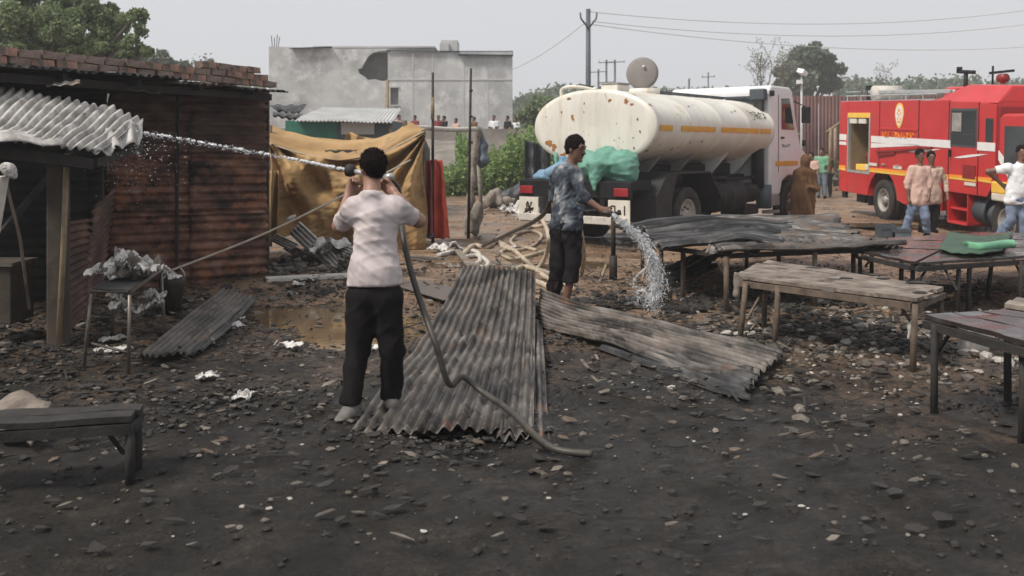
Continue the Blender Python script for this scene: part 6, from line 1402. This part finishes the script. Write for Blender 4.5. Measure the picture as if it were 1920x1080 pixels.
# sheets laid over trestles, middle right
def big_sheets():
    z = .62
    def gs(lb, c, n, amp, mt, seed, **k): return gsheet(lb, c, n, amp, mt, seed, **k)
    # ridges run left-right across the picture
    sag = lambda u, v: -.07 * math.sin(v * 3.1) + .04 * math.sin(u * 9)
    gs('black scorched corrugated sheet over trestles, the left one by the lorry wheel', (Q(1238, 462, .64), Q(1172, 414, .66), Q(1480, 402, .70), Q(1470, 468, .62)), 24, .034, 'zinc_dark', 61, nv=26, wob=.05, ragged=.08, bend=sag)
    gs('grey corrugated sheet end jutting out toward the shawled person', (Q(1330, 440, .64), Q(1305, 412, .66), Q(1560, 403, .72), Q(1640, 462, .62)), 18, .032, 'zinc', 62, nv=22, wob=.04, ragged=.08)
    gs('front scorched sheet with scalloped edge, beyond the pale table', (Q(1345, 478, .62), Q(1335, 452, .64), Q(1640, 443, .64), Q(1692, 462, .60)), 9, .026, 'zinc_rust', 63, nv=24, wob=.04, ragged=.07)
    o = corr('corrugated_sheet', Q(1322, 474, .60), Q(1690, 466, .58), Q(1650, 446, .66), Q(1330, 455, .67), 26, .018, M['zinc_rust'], None, 6, .03, .05, 0, None, .003, 6, 64); tag(o, 'scallop edged corrugated strip along the front of the trestle sheets', 'metal sheet')
    o = corr('corrugated_sheet', Q(1330, 476, .60), Q(1470, 472, .60), Q(1460, 455, .66), Q(1330, 457, .66), 3, .02, M['zinc'], None, 6, .03, .08, 0, None, .003, 6, 65); tag(o, 'lighter bent flap of sheet at the front left of the trestle sheets', 'metal sheet')
    t = thing('trestle', 'dark wooden trestle carrying the scorched corrugated sheets', 'trestle', Q(1400, 470, 0))
    for (px, py, px2) in ((1362, 478, 1361), (1281, 462, 1281), (1240, 440, 1240), (1528, 470, 1527), (1205, 425, 1205), (1460, 440, 1460), (1600, 455, 1600), (1400, 425, 1400)):
        d = F * (H - .6) / (py - HZ); x = (px - 960) / F * d
        MB().tube([(x, d, gzf(x, d) - .03), (x, d, .58)], .028, 8, jit=.06).build('leg', M['leg'], t, True)
    MB().bar(Q(1240, 464, .58), Q(1365, 480, .57), .05).bar(Q(1365, 480, .565), Q(1690, 466, .56), .05).build('front_rail', M['char'], t)
    MB().bar(Q(1185, 420, .6), Q(1560, 408, .62), .05).build('back_rail', M['char'], t)
    MB().bar(Q(1344, 490, .52), Q(1361, 520, .35), .02).bar(Q(1640, 490, .45), Q(1612, 478, .56), .03).build('brace', M['leg'], t)
    MB().bar(Q(1245, 525, .02), Q(1330, 478, .45), .03).build('fallen_slat', M['char'], t)
    # fallen dark sheets beneath
    for k, (a, b) in enumerate((((1235, 540), (1345, 500)), ((1250, 520), (1350, 480)))):
        p, q = Q(a[0], a[1], .03), Q(b[0], b[1], .25); o = corr('corrugated_sheet', p, p + Vector((.1, .5, .1)), q + Vector((.1, .6, .1)), q, 4, .02, M['zinc_dark'], None, 10, .03, .08, 0, None, .003, 6, 66 + k)
        tag(o, ('fallen dark corrugated sheet propped under the trestle sheets', 'second fallen dark sheet behind the propped one under the trestle sheets')[k], 'metal sheet')
big_sheets()
# green cloth on the dark table, curl of bright green
V, Fc = surf(lambda u, v: tuple(PZ(1760 + 120 * u + 20 * v, 468 - 34 * v + 8 * math.sin(u * 3), .60) + Vector((0, 0, .05 * math.sin(u * 3.1) * math.sin(v * 3.1) + .02 * mn.noise((u * 7, v * 7, 0))))), 30, 16)
tag(mk('green_cloth', V, Fc, M['greencloth'], None, True, solid=.01), 'dark green cloth spread on the long dark table', 'cloth')
V, Fc = surf(lambda u, v: tuple(PZ(1806 + 90 * u, 467 + 3 * math.sin(u * 5), .60) + Vector((0, .06 * math.cos(v * 5) - .05, .045 + .045 * math.sin(v * 5)))), 24, 10)
tag(mk('green_fold', V, Fc, M['mint'], None, True, solid=.008), 'bright green rolled fold lying on the dark green cloth', 'cloth')
MB_c = crumple('dark_rag', 'black rag on the corner of the dark scorched table', 'rag', tuple(PZ(1640, 456, .58)), (.5, .25, .08), M['char'], 96)
# crates by the fire engine
def crate(label, px, py, w, d_, h_, mt):
    q = PZ(px, py, .0); t = thing('crate', label, 'crate', (q.x, q.y, gzf(q.x, q.y)))
    zb = gzf(q.x, q.y)
    for s_ in (-1, 1):
        MB().box((q.x + s_ * w / 2, q.y, zb + h_ / 2), (.02, d_, h_)).build('end_wall', M[mt], t); MB().box((q.x, q.y + s_ * d_ / 2, zb + h_ / 2), (w - .02, .02, h_)).build('side_wall', M[mt], t)
    MB().box((q.x, q.y, zb + .02), (w - .04, d_ - .04, .02)).build('bottom', M[mt], t)
    MB().box((q.x, q.y - d_ / 2 - .012, zb + h_ - .05), (w + .03, .02, .06)).build('rim', M['roofdark'], t)
crate('dark blue crate standing left of the two men', 1660, 447, .26, .3, .33, 'roofdark')
crate('grey blue crate just right of the dark blue one, behind the men', 1684, 447, .36, .3, .28, 'bluecloth')
q = PZ(1150, 527, 0)
t = thing('standpipe', 'black upright pipe with a valve standing in front of the lorry bumper', 'standpipe', (q.x, q.y, 0))
MB().tube([(q.x, q.y, -.05), (q.x, q.y, .33)], .055, 10, jit=.1).build('pipe_foot', M['iron'], t, True); MB().tube([(q.x, q.y, .3), (q.x, q.y, .88)], .03, 8).build('pipe', M['iron'], t, True)
MB().tube([(q.x, q.y, .72), (q.x + .13, q.y, .70), (q.x + .16, q.y, .64)], .03, 8).tube([(q.x + .1, q.y - .03, .71), (q.x + .1, q.y - .1, .71)], .045, 8).tube([(q.x - .08, q.y, .85), (q.x + .1, q.y, .88)], .03, 6).build('valve', M['iron'], t, True)
tag(MB().bar(PZ(1124, 530, .02), PZ(1136, 498, .18), .03).build('short_stick', M['bamboo'], None), 'short pale stick propped left of the standpipe', 'stick')
tag(MB().box(tuple(PZ(1245, 560, .08)), (.16, .10, .24), (.1, .1, .2)).build('pale_block', M['mudpost'], None, bevel=.02), 'brown block standing right of the falling water', 'block')

# ================================================================ HOSES
def hose(label, pts, r, mt, n=10, cat='hose', name='hose', ground=True):
    W2 = []
    for p in pts:
        z_ = p[2] if len(p) > 2 and p[2] is not None else None
        if z_ is None: q = PZ(p[0], p[1], r); q.z = gzf(q.x, q.y) + r * .9
        else: q = P(p[0], p[1], p[3]) if len(p) > 3 else PZ(p[0], p[1], z_)
        W2.append(q)
    return tag(MB().tube(spline(W2, n), r, 9, jit=.04).build(name, M[mt], None, True), label, cat)
hose('thick pale canvas hose lying from the planks toward the lorry', [(868, 474), (888, 462), (915, 462), (940, 444), (968, 440), (992, 426), (1022, 424), (1060, 405)], .042, 'hose')
hose('pale canvas hose lying in a closed loop below the thick one', [(936, 450), (944, 462), (972, 468), (1002, 456), (1016, 442), (1000, 434), (975, 438), (958, 450), (966, 460)], .032, 'hose')
hose('pale hose looping behind the legs of the man in the mottled shirt', [(935, 452), (965, 470), (1000, 500), (1035, 525), (1065, 528), (1088, 512), (1094, 480, .35), (1090, 445, .62), (1084, 412, .85)], .034, 'hose')
hose('pale hose loop left of the man in the mottled shirt', [(967, 505), (985, 498), (1010, 496), (1026, 470, .25), (1028, 440, .5), (1018, 415, .55), (1010, 405, .5)], .032, 'hose')
hose('pale hose winding on the earth beyond the loops', [(1005, 470), (975, 462), (948, 466), (940, 476), (962, 484), (1000, 480), (1030, 470)], .03, 'hose')
hose('pale hose coil on the ground behind the corrugated sheets', [(1075, 545), (1035, 515), (985, 500), (966, 508), (975, 520), (1010, 530), (1030, 540)], .035, 'hose')
hose('bent hose end by the crossed planks', [(868, 480), (895, 476), (914, 488), (912, 500), (900, 502)], .035, 'palepole')
hose('small curled hose end beside the crossed planks', [(886, 470), (898, 474), (900, 486), (892, 492)], .035, 'palepole')
for k, (a, b, w, mt, lb) in enumerate((((858, 470), (885, 503), .10, 'wood', 'brown wooden plank of the crossed pair behind the large sheet'), ((875, 487), (930, 517), .07, 'wood', 'longer brown plank under the bent hose end'), ((822, 478), (865, 466), .08, 'paper', 'pale splintered board left of the crossed planks'), ((758, 480), (830, 486), .10, 'debris', 'dark broken board behind the man in white'))):
    tag(MB().bar(PZ(*a, .05), PZ(*b, .04), w, .04).build('plank', M[mt], None, bevel=.006), lb, 'plank')
crumple('crumpled_sheet', 'crumpled pale sheet where the canvas hoses begin', 'sheet', tuple(PZ(836, 468, .05)), (.5, .35, .12), M['paper'], 97)

# ================================================================ PEOPLE
def man_in_white():
    d = 6.08
    Jp = lambda px, py, dd=0: P(px, py, d + dd)
    J = dict(head=Jp(698, 314, .02), neck=Jp(697, 362, -.02), shL=Jp(664, 390, 0), shR=Jp(741, 389, 0), elL=Jp(636, 424, .20), elR=Jp(785, 414, .12), wrL=Jp(654, 362, .36), wrR=Jp(738, 360, .27),
             hdL=Jp(668, 326, .40), hdR=Jp(716, 342, .34), hiL=Jp(683, 556, 0), hiR=Jp(723, 556, 0), knL=Jp(670, 655, .03), knR=Jp(735, 655, .03), anL=Jp(658, 752, -.02), anR=Jp(733, 742, .16), toeL=P(644, 790, d - .1), toeR=P(726, 760, d + .4))
    person(J, 'man in a dirty white shirt seen from behind, aiming a hose nozzle left', 'tee', 'blackcloth', h=.0105, face=(-.55, .82, .02), body=(-.06, 1, 0), sleeve=(.80, 0), hem=.075, wr=.0042, seed=5, girth=.84, shw=.05, hs=.93, grip=(.9, .8), shoes='shoe', cuffs=(-.02, -.02), haircurl=.006)
    noz = thing('hose_nozzle', 'metal hose nozzle with a dark ring held by the man in white', 'nozzle', Jp(655, 320, .42))
    a, b = Jp(724, 333, .30), Jp(648, 318, .44)
    MB().tube([a, a.lerp(b, .5), b], [.024, .02, .015], 12).build('barrel', M['alu'], noz, True)
    c = a.lerp(b, .88); dr = (b - a).normalized(); MB().tube([c - dr * .035, c - dr * .01, c + dr * .02, c + dr * .03], [.03, .043, .043, .03], 14).build('grip_ring', M['iron'], noz, True)
    c = a.lerp(b, .35); MB().tube([c - dr * .06, c + dr * .06], .032, 12).build('coupling', M['iron'], noz, True)
    MB().tube([a - dr * .05 + Vector((0, 0, .02)), a + Vector((.0, 0, -.0))], [.022, .026], 10).build('inlet', M['alu'], noz, True)
    # hose from the nozzle down his chest side, out under the right arm and down to the ground
    pts = [a, Jp(745, 352, .40), Jp(752, 400, .42), Jp(757, 450, .25), Jp(774, 520, .14), Jp(797, 590, .05), P(818, 648, d - .05), P(842, 720, d - .02), P(868, 782, d + .08), P(905, 812, d + .05), P(960, 840, d - .25)]
    pts[-2].z = .15; pts[-1].z = .10; pts[-3].z = .24; pts.append(P(1030, 870, 5.3)); pts[-1].z = .06; pts.append(P(1110, 860, 5.2)); pts[-1].z = .05
    tag(MB().tube(spline(pts, 10), .020, 10).build('hose', M['darkhose'], None, True), 'dark hose hanging from under the arm of the man in white', 'hose')
man_in_white()
def man_in_grey():
    d = 10.0; Jp = lambda px, py, dd=0: P(px, py, d + dd)
    J = dict(head=Jp(1079, 279, -.02), neck=Jp(1071, 306, 0), shR=Jp(1078, 322, -.16), shL=Jp(1050, 321, .17), elR=Jp(1092, 369, -.26), elL=Jp(1038, 365, .28), wrR=Jp(1128, 393, -.32), wrL=Jp(1040, 398, .22), hdR=Jp(1145, 402, -.34), hdL=Jp(1046, 410, .15),
             hiR=Jp(1072, 420, -.07), hiL=Jp(1052, 420, .08), knR=Jp(1075, 496, -.10), knL=Jp(1044, 498, .06), anR=Jp(1062, 562, -.06), anL=Jp(1037, 556, .12), toeR=Jp(1080, 575, -.2), toeL=Jp(1060, 570, .0))
    person(J, 'barefoot man in a mottled grey shirt pouring water from a hose', 'tiedye', 'blackcloth', h=.0105, skin='skin2', face=(.80, -.55, -.22), body=(.85, -.5, 0), sleeve=(1.0, .22), hem=-.06, wr=.008, seed=11, moustache=True, grip=(.9, .9), shoes=None, cuffs=(-.03, .18), girth=.9, hs=1.1)
    pts = [Jp(1146, 401, -.34), Jp(1134, 398, -.34), Jp(1110, 398, -.15), Jp(1082, 400, .15), Jp(1055, 392, .3), Jp(1034, 375, .35), Jp(1028, 390, .45), Jp(1014, 405, .6), Jp(985, 422, .9), Jp(955, 438, 1.3)]
    pts2 = [(1034, 372, .35), (1026, 392, .5), (1012, 408, .9), (985, 424, 2.0), (950, 440, 4), (905, 462, 6)]
    tag(MB().tube(spline(pts[:6] + [Jp(*p) for p in pts2[1:]], 10), .026, 10).build('hose', M['darkhose'], None, True), 'dark hose running behind the man in the mottled shirt to his hand', 'hose')
man_in_grey()
def shawl_person():
    x, d = P(1508, 0, 20.5).x, 20.5; root = thing('person', 'person wrapped in a long brown shawl standing by the lorry cab', 'person', (x, d, gzf(x, d)))
    f = Fld((x - .6, d - .55, -.05), (x + .6, d + .55, 1.75), .015)
    zt = H - (290 - HZ) / F * d
    f.ell((x + .02, d - .02, zt - .13), (.105, .12, .145), None, .03); f.cone((x + .02, d, zt - .24), (x + .01, d, zt - .34), .085, .12, .06)
    f.cone((x - .13, d, zt - .40), (x + .15, d, zt - .40), .085, .085, .10)
    f.cone((x - .10, d, zt - .45), (x - .12, d, .15), .14, .16, .08); f.cone((x + .11, d, zt - .45), (x + .10, d, .10), .13, .14, .08)
    f.cone((x - .17, d - .02, zt - .42), (x - .22, d - .08, zt - .72), .075, .07, .05); f.cone((x - .22, d - .08, zt - .72), (x - .26, d - .02, .22), .08, .07, .08)
    f.cone((x + .18, d - .02, zt - .42), (x + .23, d - .10, zt - .74), .07, .06, .05); f.cone((x + .23, d - .10, zt - .74), (x + .05, d - .2, zt - .68), .055, .04, .04)
    f.cone((x - .05, d - .12, zt - .55), (x + .12, d - .14, .2), .05, .07, .1)
    X, Y, Z = [f.lo[k] + f.h * np.arange(f.n[k]) for k in range(3)]; zz = Z[None, None, :]; xx = X[:, None, None]; a = np.arctan2(Y[None, :, None] - d, xx - x)
    f.f = f.f + ((.020 * np.abs(np.sin(a * 5 + zz * 2.2 + 1.3 * np.sin(zz * 4))) * np.clip(1.5 - zz, 0, 1.2)) + .010 * np.sin(xx * 38 + zz * 17 + 2 * np.sin(zz * 5)) * np.clip(1.5 - zz, 0, 1)).astype(np.float32)
    f.clip((x, 0, .13), (.25, 0, -1)); f.build('shawl', M['brownshawl'], root)
    f = Fld((x - .4, d - .4, -.05), (x + .4, d + .4, 1.7), .02)
    f.ell((x, d, zt - .15), (.08, .09, .11)); f.cone((x, d, zt - .2), (x, d, .9), .07, .15, .05)
    for s_ in (-.09, .09): f.cone((x + s_, d, .9), (x + s_, d, .06), .08, .05, .03); f.cone((x + s_, d, .05), (x + s_, d - .14, .04), .04, .03, .02)
    f.build('body', M['skin2'], root)
shawl_person()
def yard_men():
    def stand(label, d, headp, sh, el, wr_, hi, kn, an, top, bottom, face, body, **k):
        g_ = lambda p: P(p[0], p[1], d + (p[2] if len(p) > 2 else 0))
        J = dict(head=g_(headp), neck=g_((headp[0] + (k.pop('nx', 0)), headp[1] + 19)), shL=g_(sh[0]), shR=g_(sh[1]), elL=g_(el[0]), elR=g_(el[1]), wrL=g_(wr_[0]), wrR=g_(wr_[1]), hiL=g_(hi[0]), hiR=g_(hi[1]), knL=g_(kn[0]), knR=g_(kn[1]), anL=g_(an[0]), anR=g_(an[1]))
        return person(J, label, top, bottom, h=.019, skin='skin2', face=face, body=body, grip=(.5, .5), shw=.048, girth=.95, **k)
    # facing the camera: their left is on the picture's right
    stand('man in an open peach shirt and jeans walking in front of the fire engine', 18.4, (1725, 291), ((1738, 316), (1710, 316)), ((1744, 343, -.05), (1701, 343)), ((1742, 368, -.12), (1703, 372, -.05)), ((1730, 377), (1716, 377)), ((1735, 408, -.1), (1705, 408, .05)), ((1738, 437, .0), (1692, 438, .1)), 'pinkshirt', 'jeans', (.1, -1, -.1), (.1, -1, 0), sleeve=(1, .3), hem=-.10, seed=20, wr=.006, shoes='hair')
    stand('man in a tan shirt and dark trousers half hidden behind the man in peach', 19.2, (1746, 295), ((1762, 318), (1734, 318)), ((1772, 342), (1728, 342)), ((1776, 366, -.1), (1734, 366, -.1)), ((1754, 374), (1741, 374)), ((1754, 402), (1738, 402)), ((1750, 428), (1727, 428)), 'tanshirt', 'blackcloth', (-.1, -1, -.1), (0, -1, 0), sleeve=(1, .7), hem=-.10, seed=21, wr=.006, shoes='hair')
    stand('man in white shirt and jeans, hand on hip, at the right edge', 15.7, (1916, 286), ((1933, 317), (1891, 315)), ((1948, 350), (1852, 322, .1)), ((1944, 385), (1879, 346, .12)), ((1916, 374), (1898, 374)), ((1920, 415, -.05), (1896, 412)), ((1922, 462), (1872, 441, .1)), 'whiteshirt', 'jeans', (-.2, -1, -.05), (-.15, -1, 0), sleeve=(.62, 0), hem=-.08, seed=22, wr=.007, shoes='whiteshoe')
yard_men()
for lb, px, d, hg, tp, bt in (('bystander in a mint green top behind the lorry cab by the maroon fence', 1541, 33, 1.75, 'mint', 'bluecloth'), ('bystander in a dusty pink shawl right behind the lorry cab', 1521, 31, 1.6, 'pinkshirt', 'tanshirt'), ('bystander in dark clothes right of the one in mint', 1551, 34, 1.6, 'blackcloth', 'blackcloth')):
    far_person(lb, (px - 960) / F * d, d, 0, hg, tp, bt, h=.028, turn=2.6, group=None)
t = thing('bamboo_frame', 'bamboo frame standing between the bystanders and the fire engine', 'frame', (P(1560, 0, 30).x, 30, 0))
MB().tube([P(1557, 240, 30), P(1556, 325, 30)], .05, 7).tube([P(1566, 235, 31), P(1566, 320, 31)], .05, 7).build('upright', M['bamboo'], t, True); MB().tube([P(1550, 248, 30), P(1575, 230, 30)], .04, 7).build('crossbar', M['bamboo'], t, True)

# ================================================================ WATER
def jet(name, label, path, r0, r1, drops, spread, core=True, seed=1, gap=.0, size=(.004, .012), strands=0):
    r = random.Random(seed); pts = spline(path, 14); n = len(pts); m = MB()
    def frag(p, dr, L_, rad):
        k = 4; q = [p + dr * L_ * (i / k) + Vector([r.uniform(-1, 1) * rad * .25 for _ in range(3)]) for i in range(k + 1)]
        m.tube(q, [rad * .15, rad * r.uniform(.7, 1.2), rad * r.uniform(.6, 1.2), rad * r.uniform(.5, 1), rad * .1], 6, jit=.2)
    for i in range(n - 1):
        u = i / n; dr = pts[i + 1] - pts[i]; L_ = dr.length; dr.normalize(); rad = r0 + (r1 - r0) * u
        if core and r.random() > gap * u * 1.6: frag(pts[i] - dr * L_ * .15, dr, L_ * r.uniform(1.0, 1.4), rad * r.uniform(.8, 1.15))
    for k in range(strands):
        u = r.random() ** .8; i = min(int(u * (n - 4)), n - 4); s_ = spread[0] + (spread[1] - spread[0]) * u; o = Vector([r.gauss(0, s_ * .8) for _ in range(3)]); j = min(i + r.randint(3, 9), n - 1); rad = r.uniform(.002, .006)
        q = [pts[a_] + o * (1 + .25 * (a_ - i) / 6) + Vector([r.gauss(0, .004) for _ in range(3)]) for a_ in range(i, j + 1)]
        if len(q) > 2: m.tube(q, [rad * (.3 + 1.2 * math.sin(3.14 * t_ / (len(q) - 1)) * r.uniform(.5, 1.2)) for t_ in range(len(q))], 5)
    for k in range(drops):
        u = r.random() ** .8; i = min(int(u * (n - 1)), n - 2); p = pts[i].lerp(pts[i + 1], r.random()); s_ = spread[0] + (spread[1] - spread[0]) * u
        p = p + Vector([r.gauss(0, s_) for _ in range(3)]) + Vector((0, 0, -abs(r.gauss(0, s_ * .8)))); m.stone(p, r.uniform(*size), 1.0)
    return tag(m.build(name, M['water'], None, True), label, 'water')
jet('water_jet', 'thin broken white water jet from the nozzle to the cement sheet roof', [P(649, 318, 6.5), P(600, 308, 6.8), P(540, 296, 7.2), P(470, 283, 7.7), P(400, 271, 8.2), P(330, 258, 8.7), P(262, 247, 9.0), P(222, 243, 9.1)], .011, .013, 900, (.003, .018), gap=.4, seed=3, size=(.002, .006))
tag((lambda m: ([m.stone(tuple(P(random.gauss(250, 45), 265 + abs(random.gauss(0, 45)), random.uniform(8.2, 9.6))), random.uniform(.003, .007), 1) for _ in range(260)], m.build('water_spray', M['water'], None, True))[1])(MB()), kind='stuff')
src = [P(1148, 402, 9.65), P(1166, 416, 9.62), P(1186, 432, 9.6), P(1206, 452, 9.58), P(1221, 478, 9.56), P(1228, 505, 9.55), P(1228, 535, 9.54), P(1224, 568, 9.53)]
jet('water_stream', 'white stream of water falling from the hose of the man in grey', src, .022, .03, 4500, (.008, .055), gap=.3, seed=5, size=(.0015, .007), strands=230)
jet('water_trickle', 'thin bent trickle of water left of the main falling stream', [P(1219, 480, 9.5), P(1212, 500, 9.5), P(1192, 520, 9.5), P(1188, 532, 9.5), P(1194, 548, 9.5), P(1197, 566, 9.5)], .012, .008, 30, (.004, .02), seed=6)
q = PZ(1210, 572, .0)
tag((lambda m: ([m.stone((q.x + random.gauss(0, .14), q.y + random.gauss(0, .1), .02 + abs(random.gauss(0, .08))), random.uniform(.002, .008), 1) for _ in range(600)], m.build('water_splash', M['water'], None, True))[1])(MB()), kind='stuff')
puddle(q.x, q.y, .55, .3, .012)

# ================================================================ AIR
m = MB().bb(-760, 760, -14, 334, -1.2, 14.5).build('haze', None, None)
hm = bpy.data.materials.new('thin_smoky_air'); hm.use_nodes = True; N = hm.node_tree.nodes; N.clear()
mo = N.new('ShaderNodeOutputMaterial'); pv = N.new('ShaderNodeVolumePrincipled'); pv.inputs['Density'].default_value = .0015; pv.inputs['Color'].default_value = (.95, .97, .99, 1); pv.inputs['Anisotropy'].default_value = .2
hm.node_tree.links.new(pv.outputs[0], mo.inputs['Volume']); m.data.materials.append(hm); tag(m, kind='stuff')
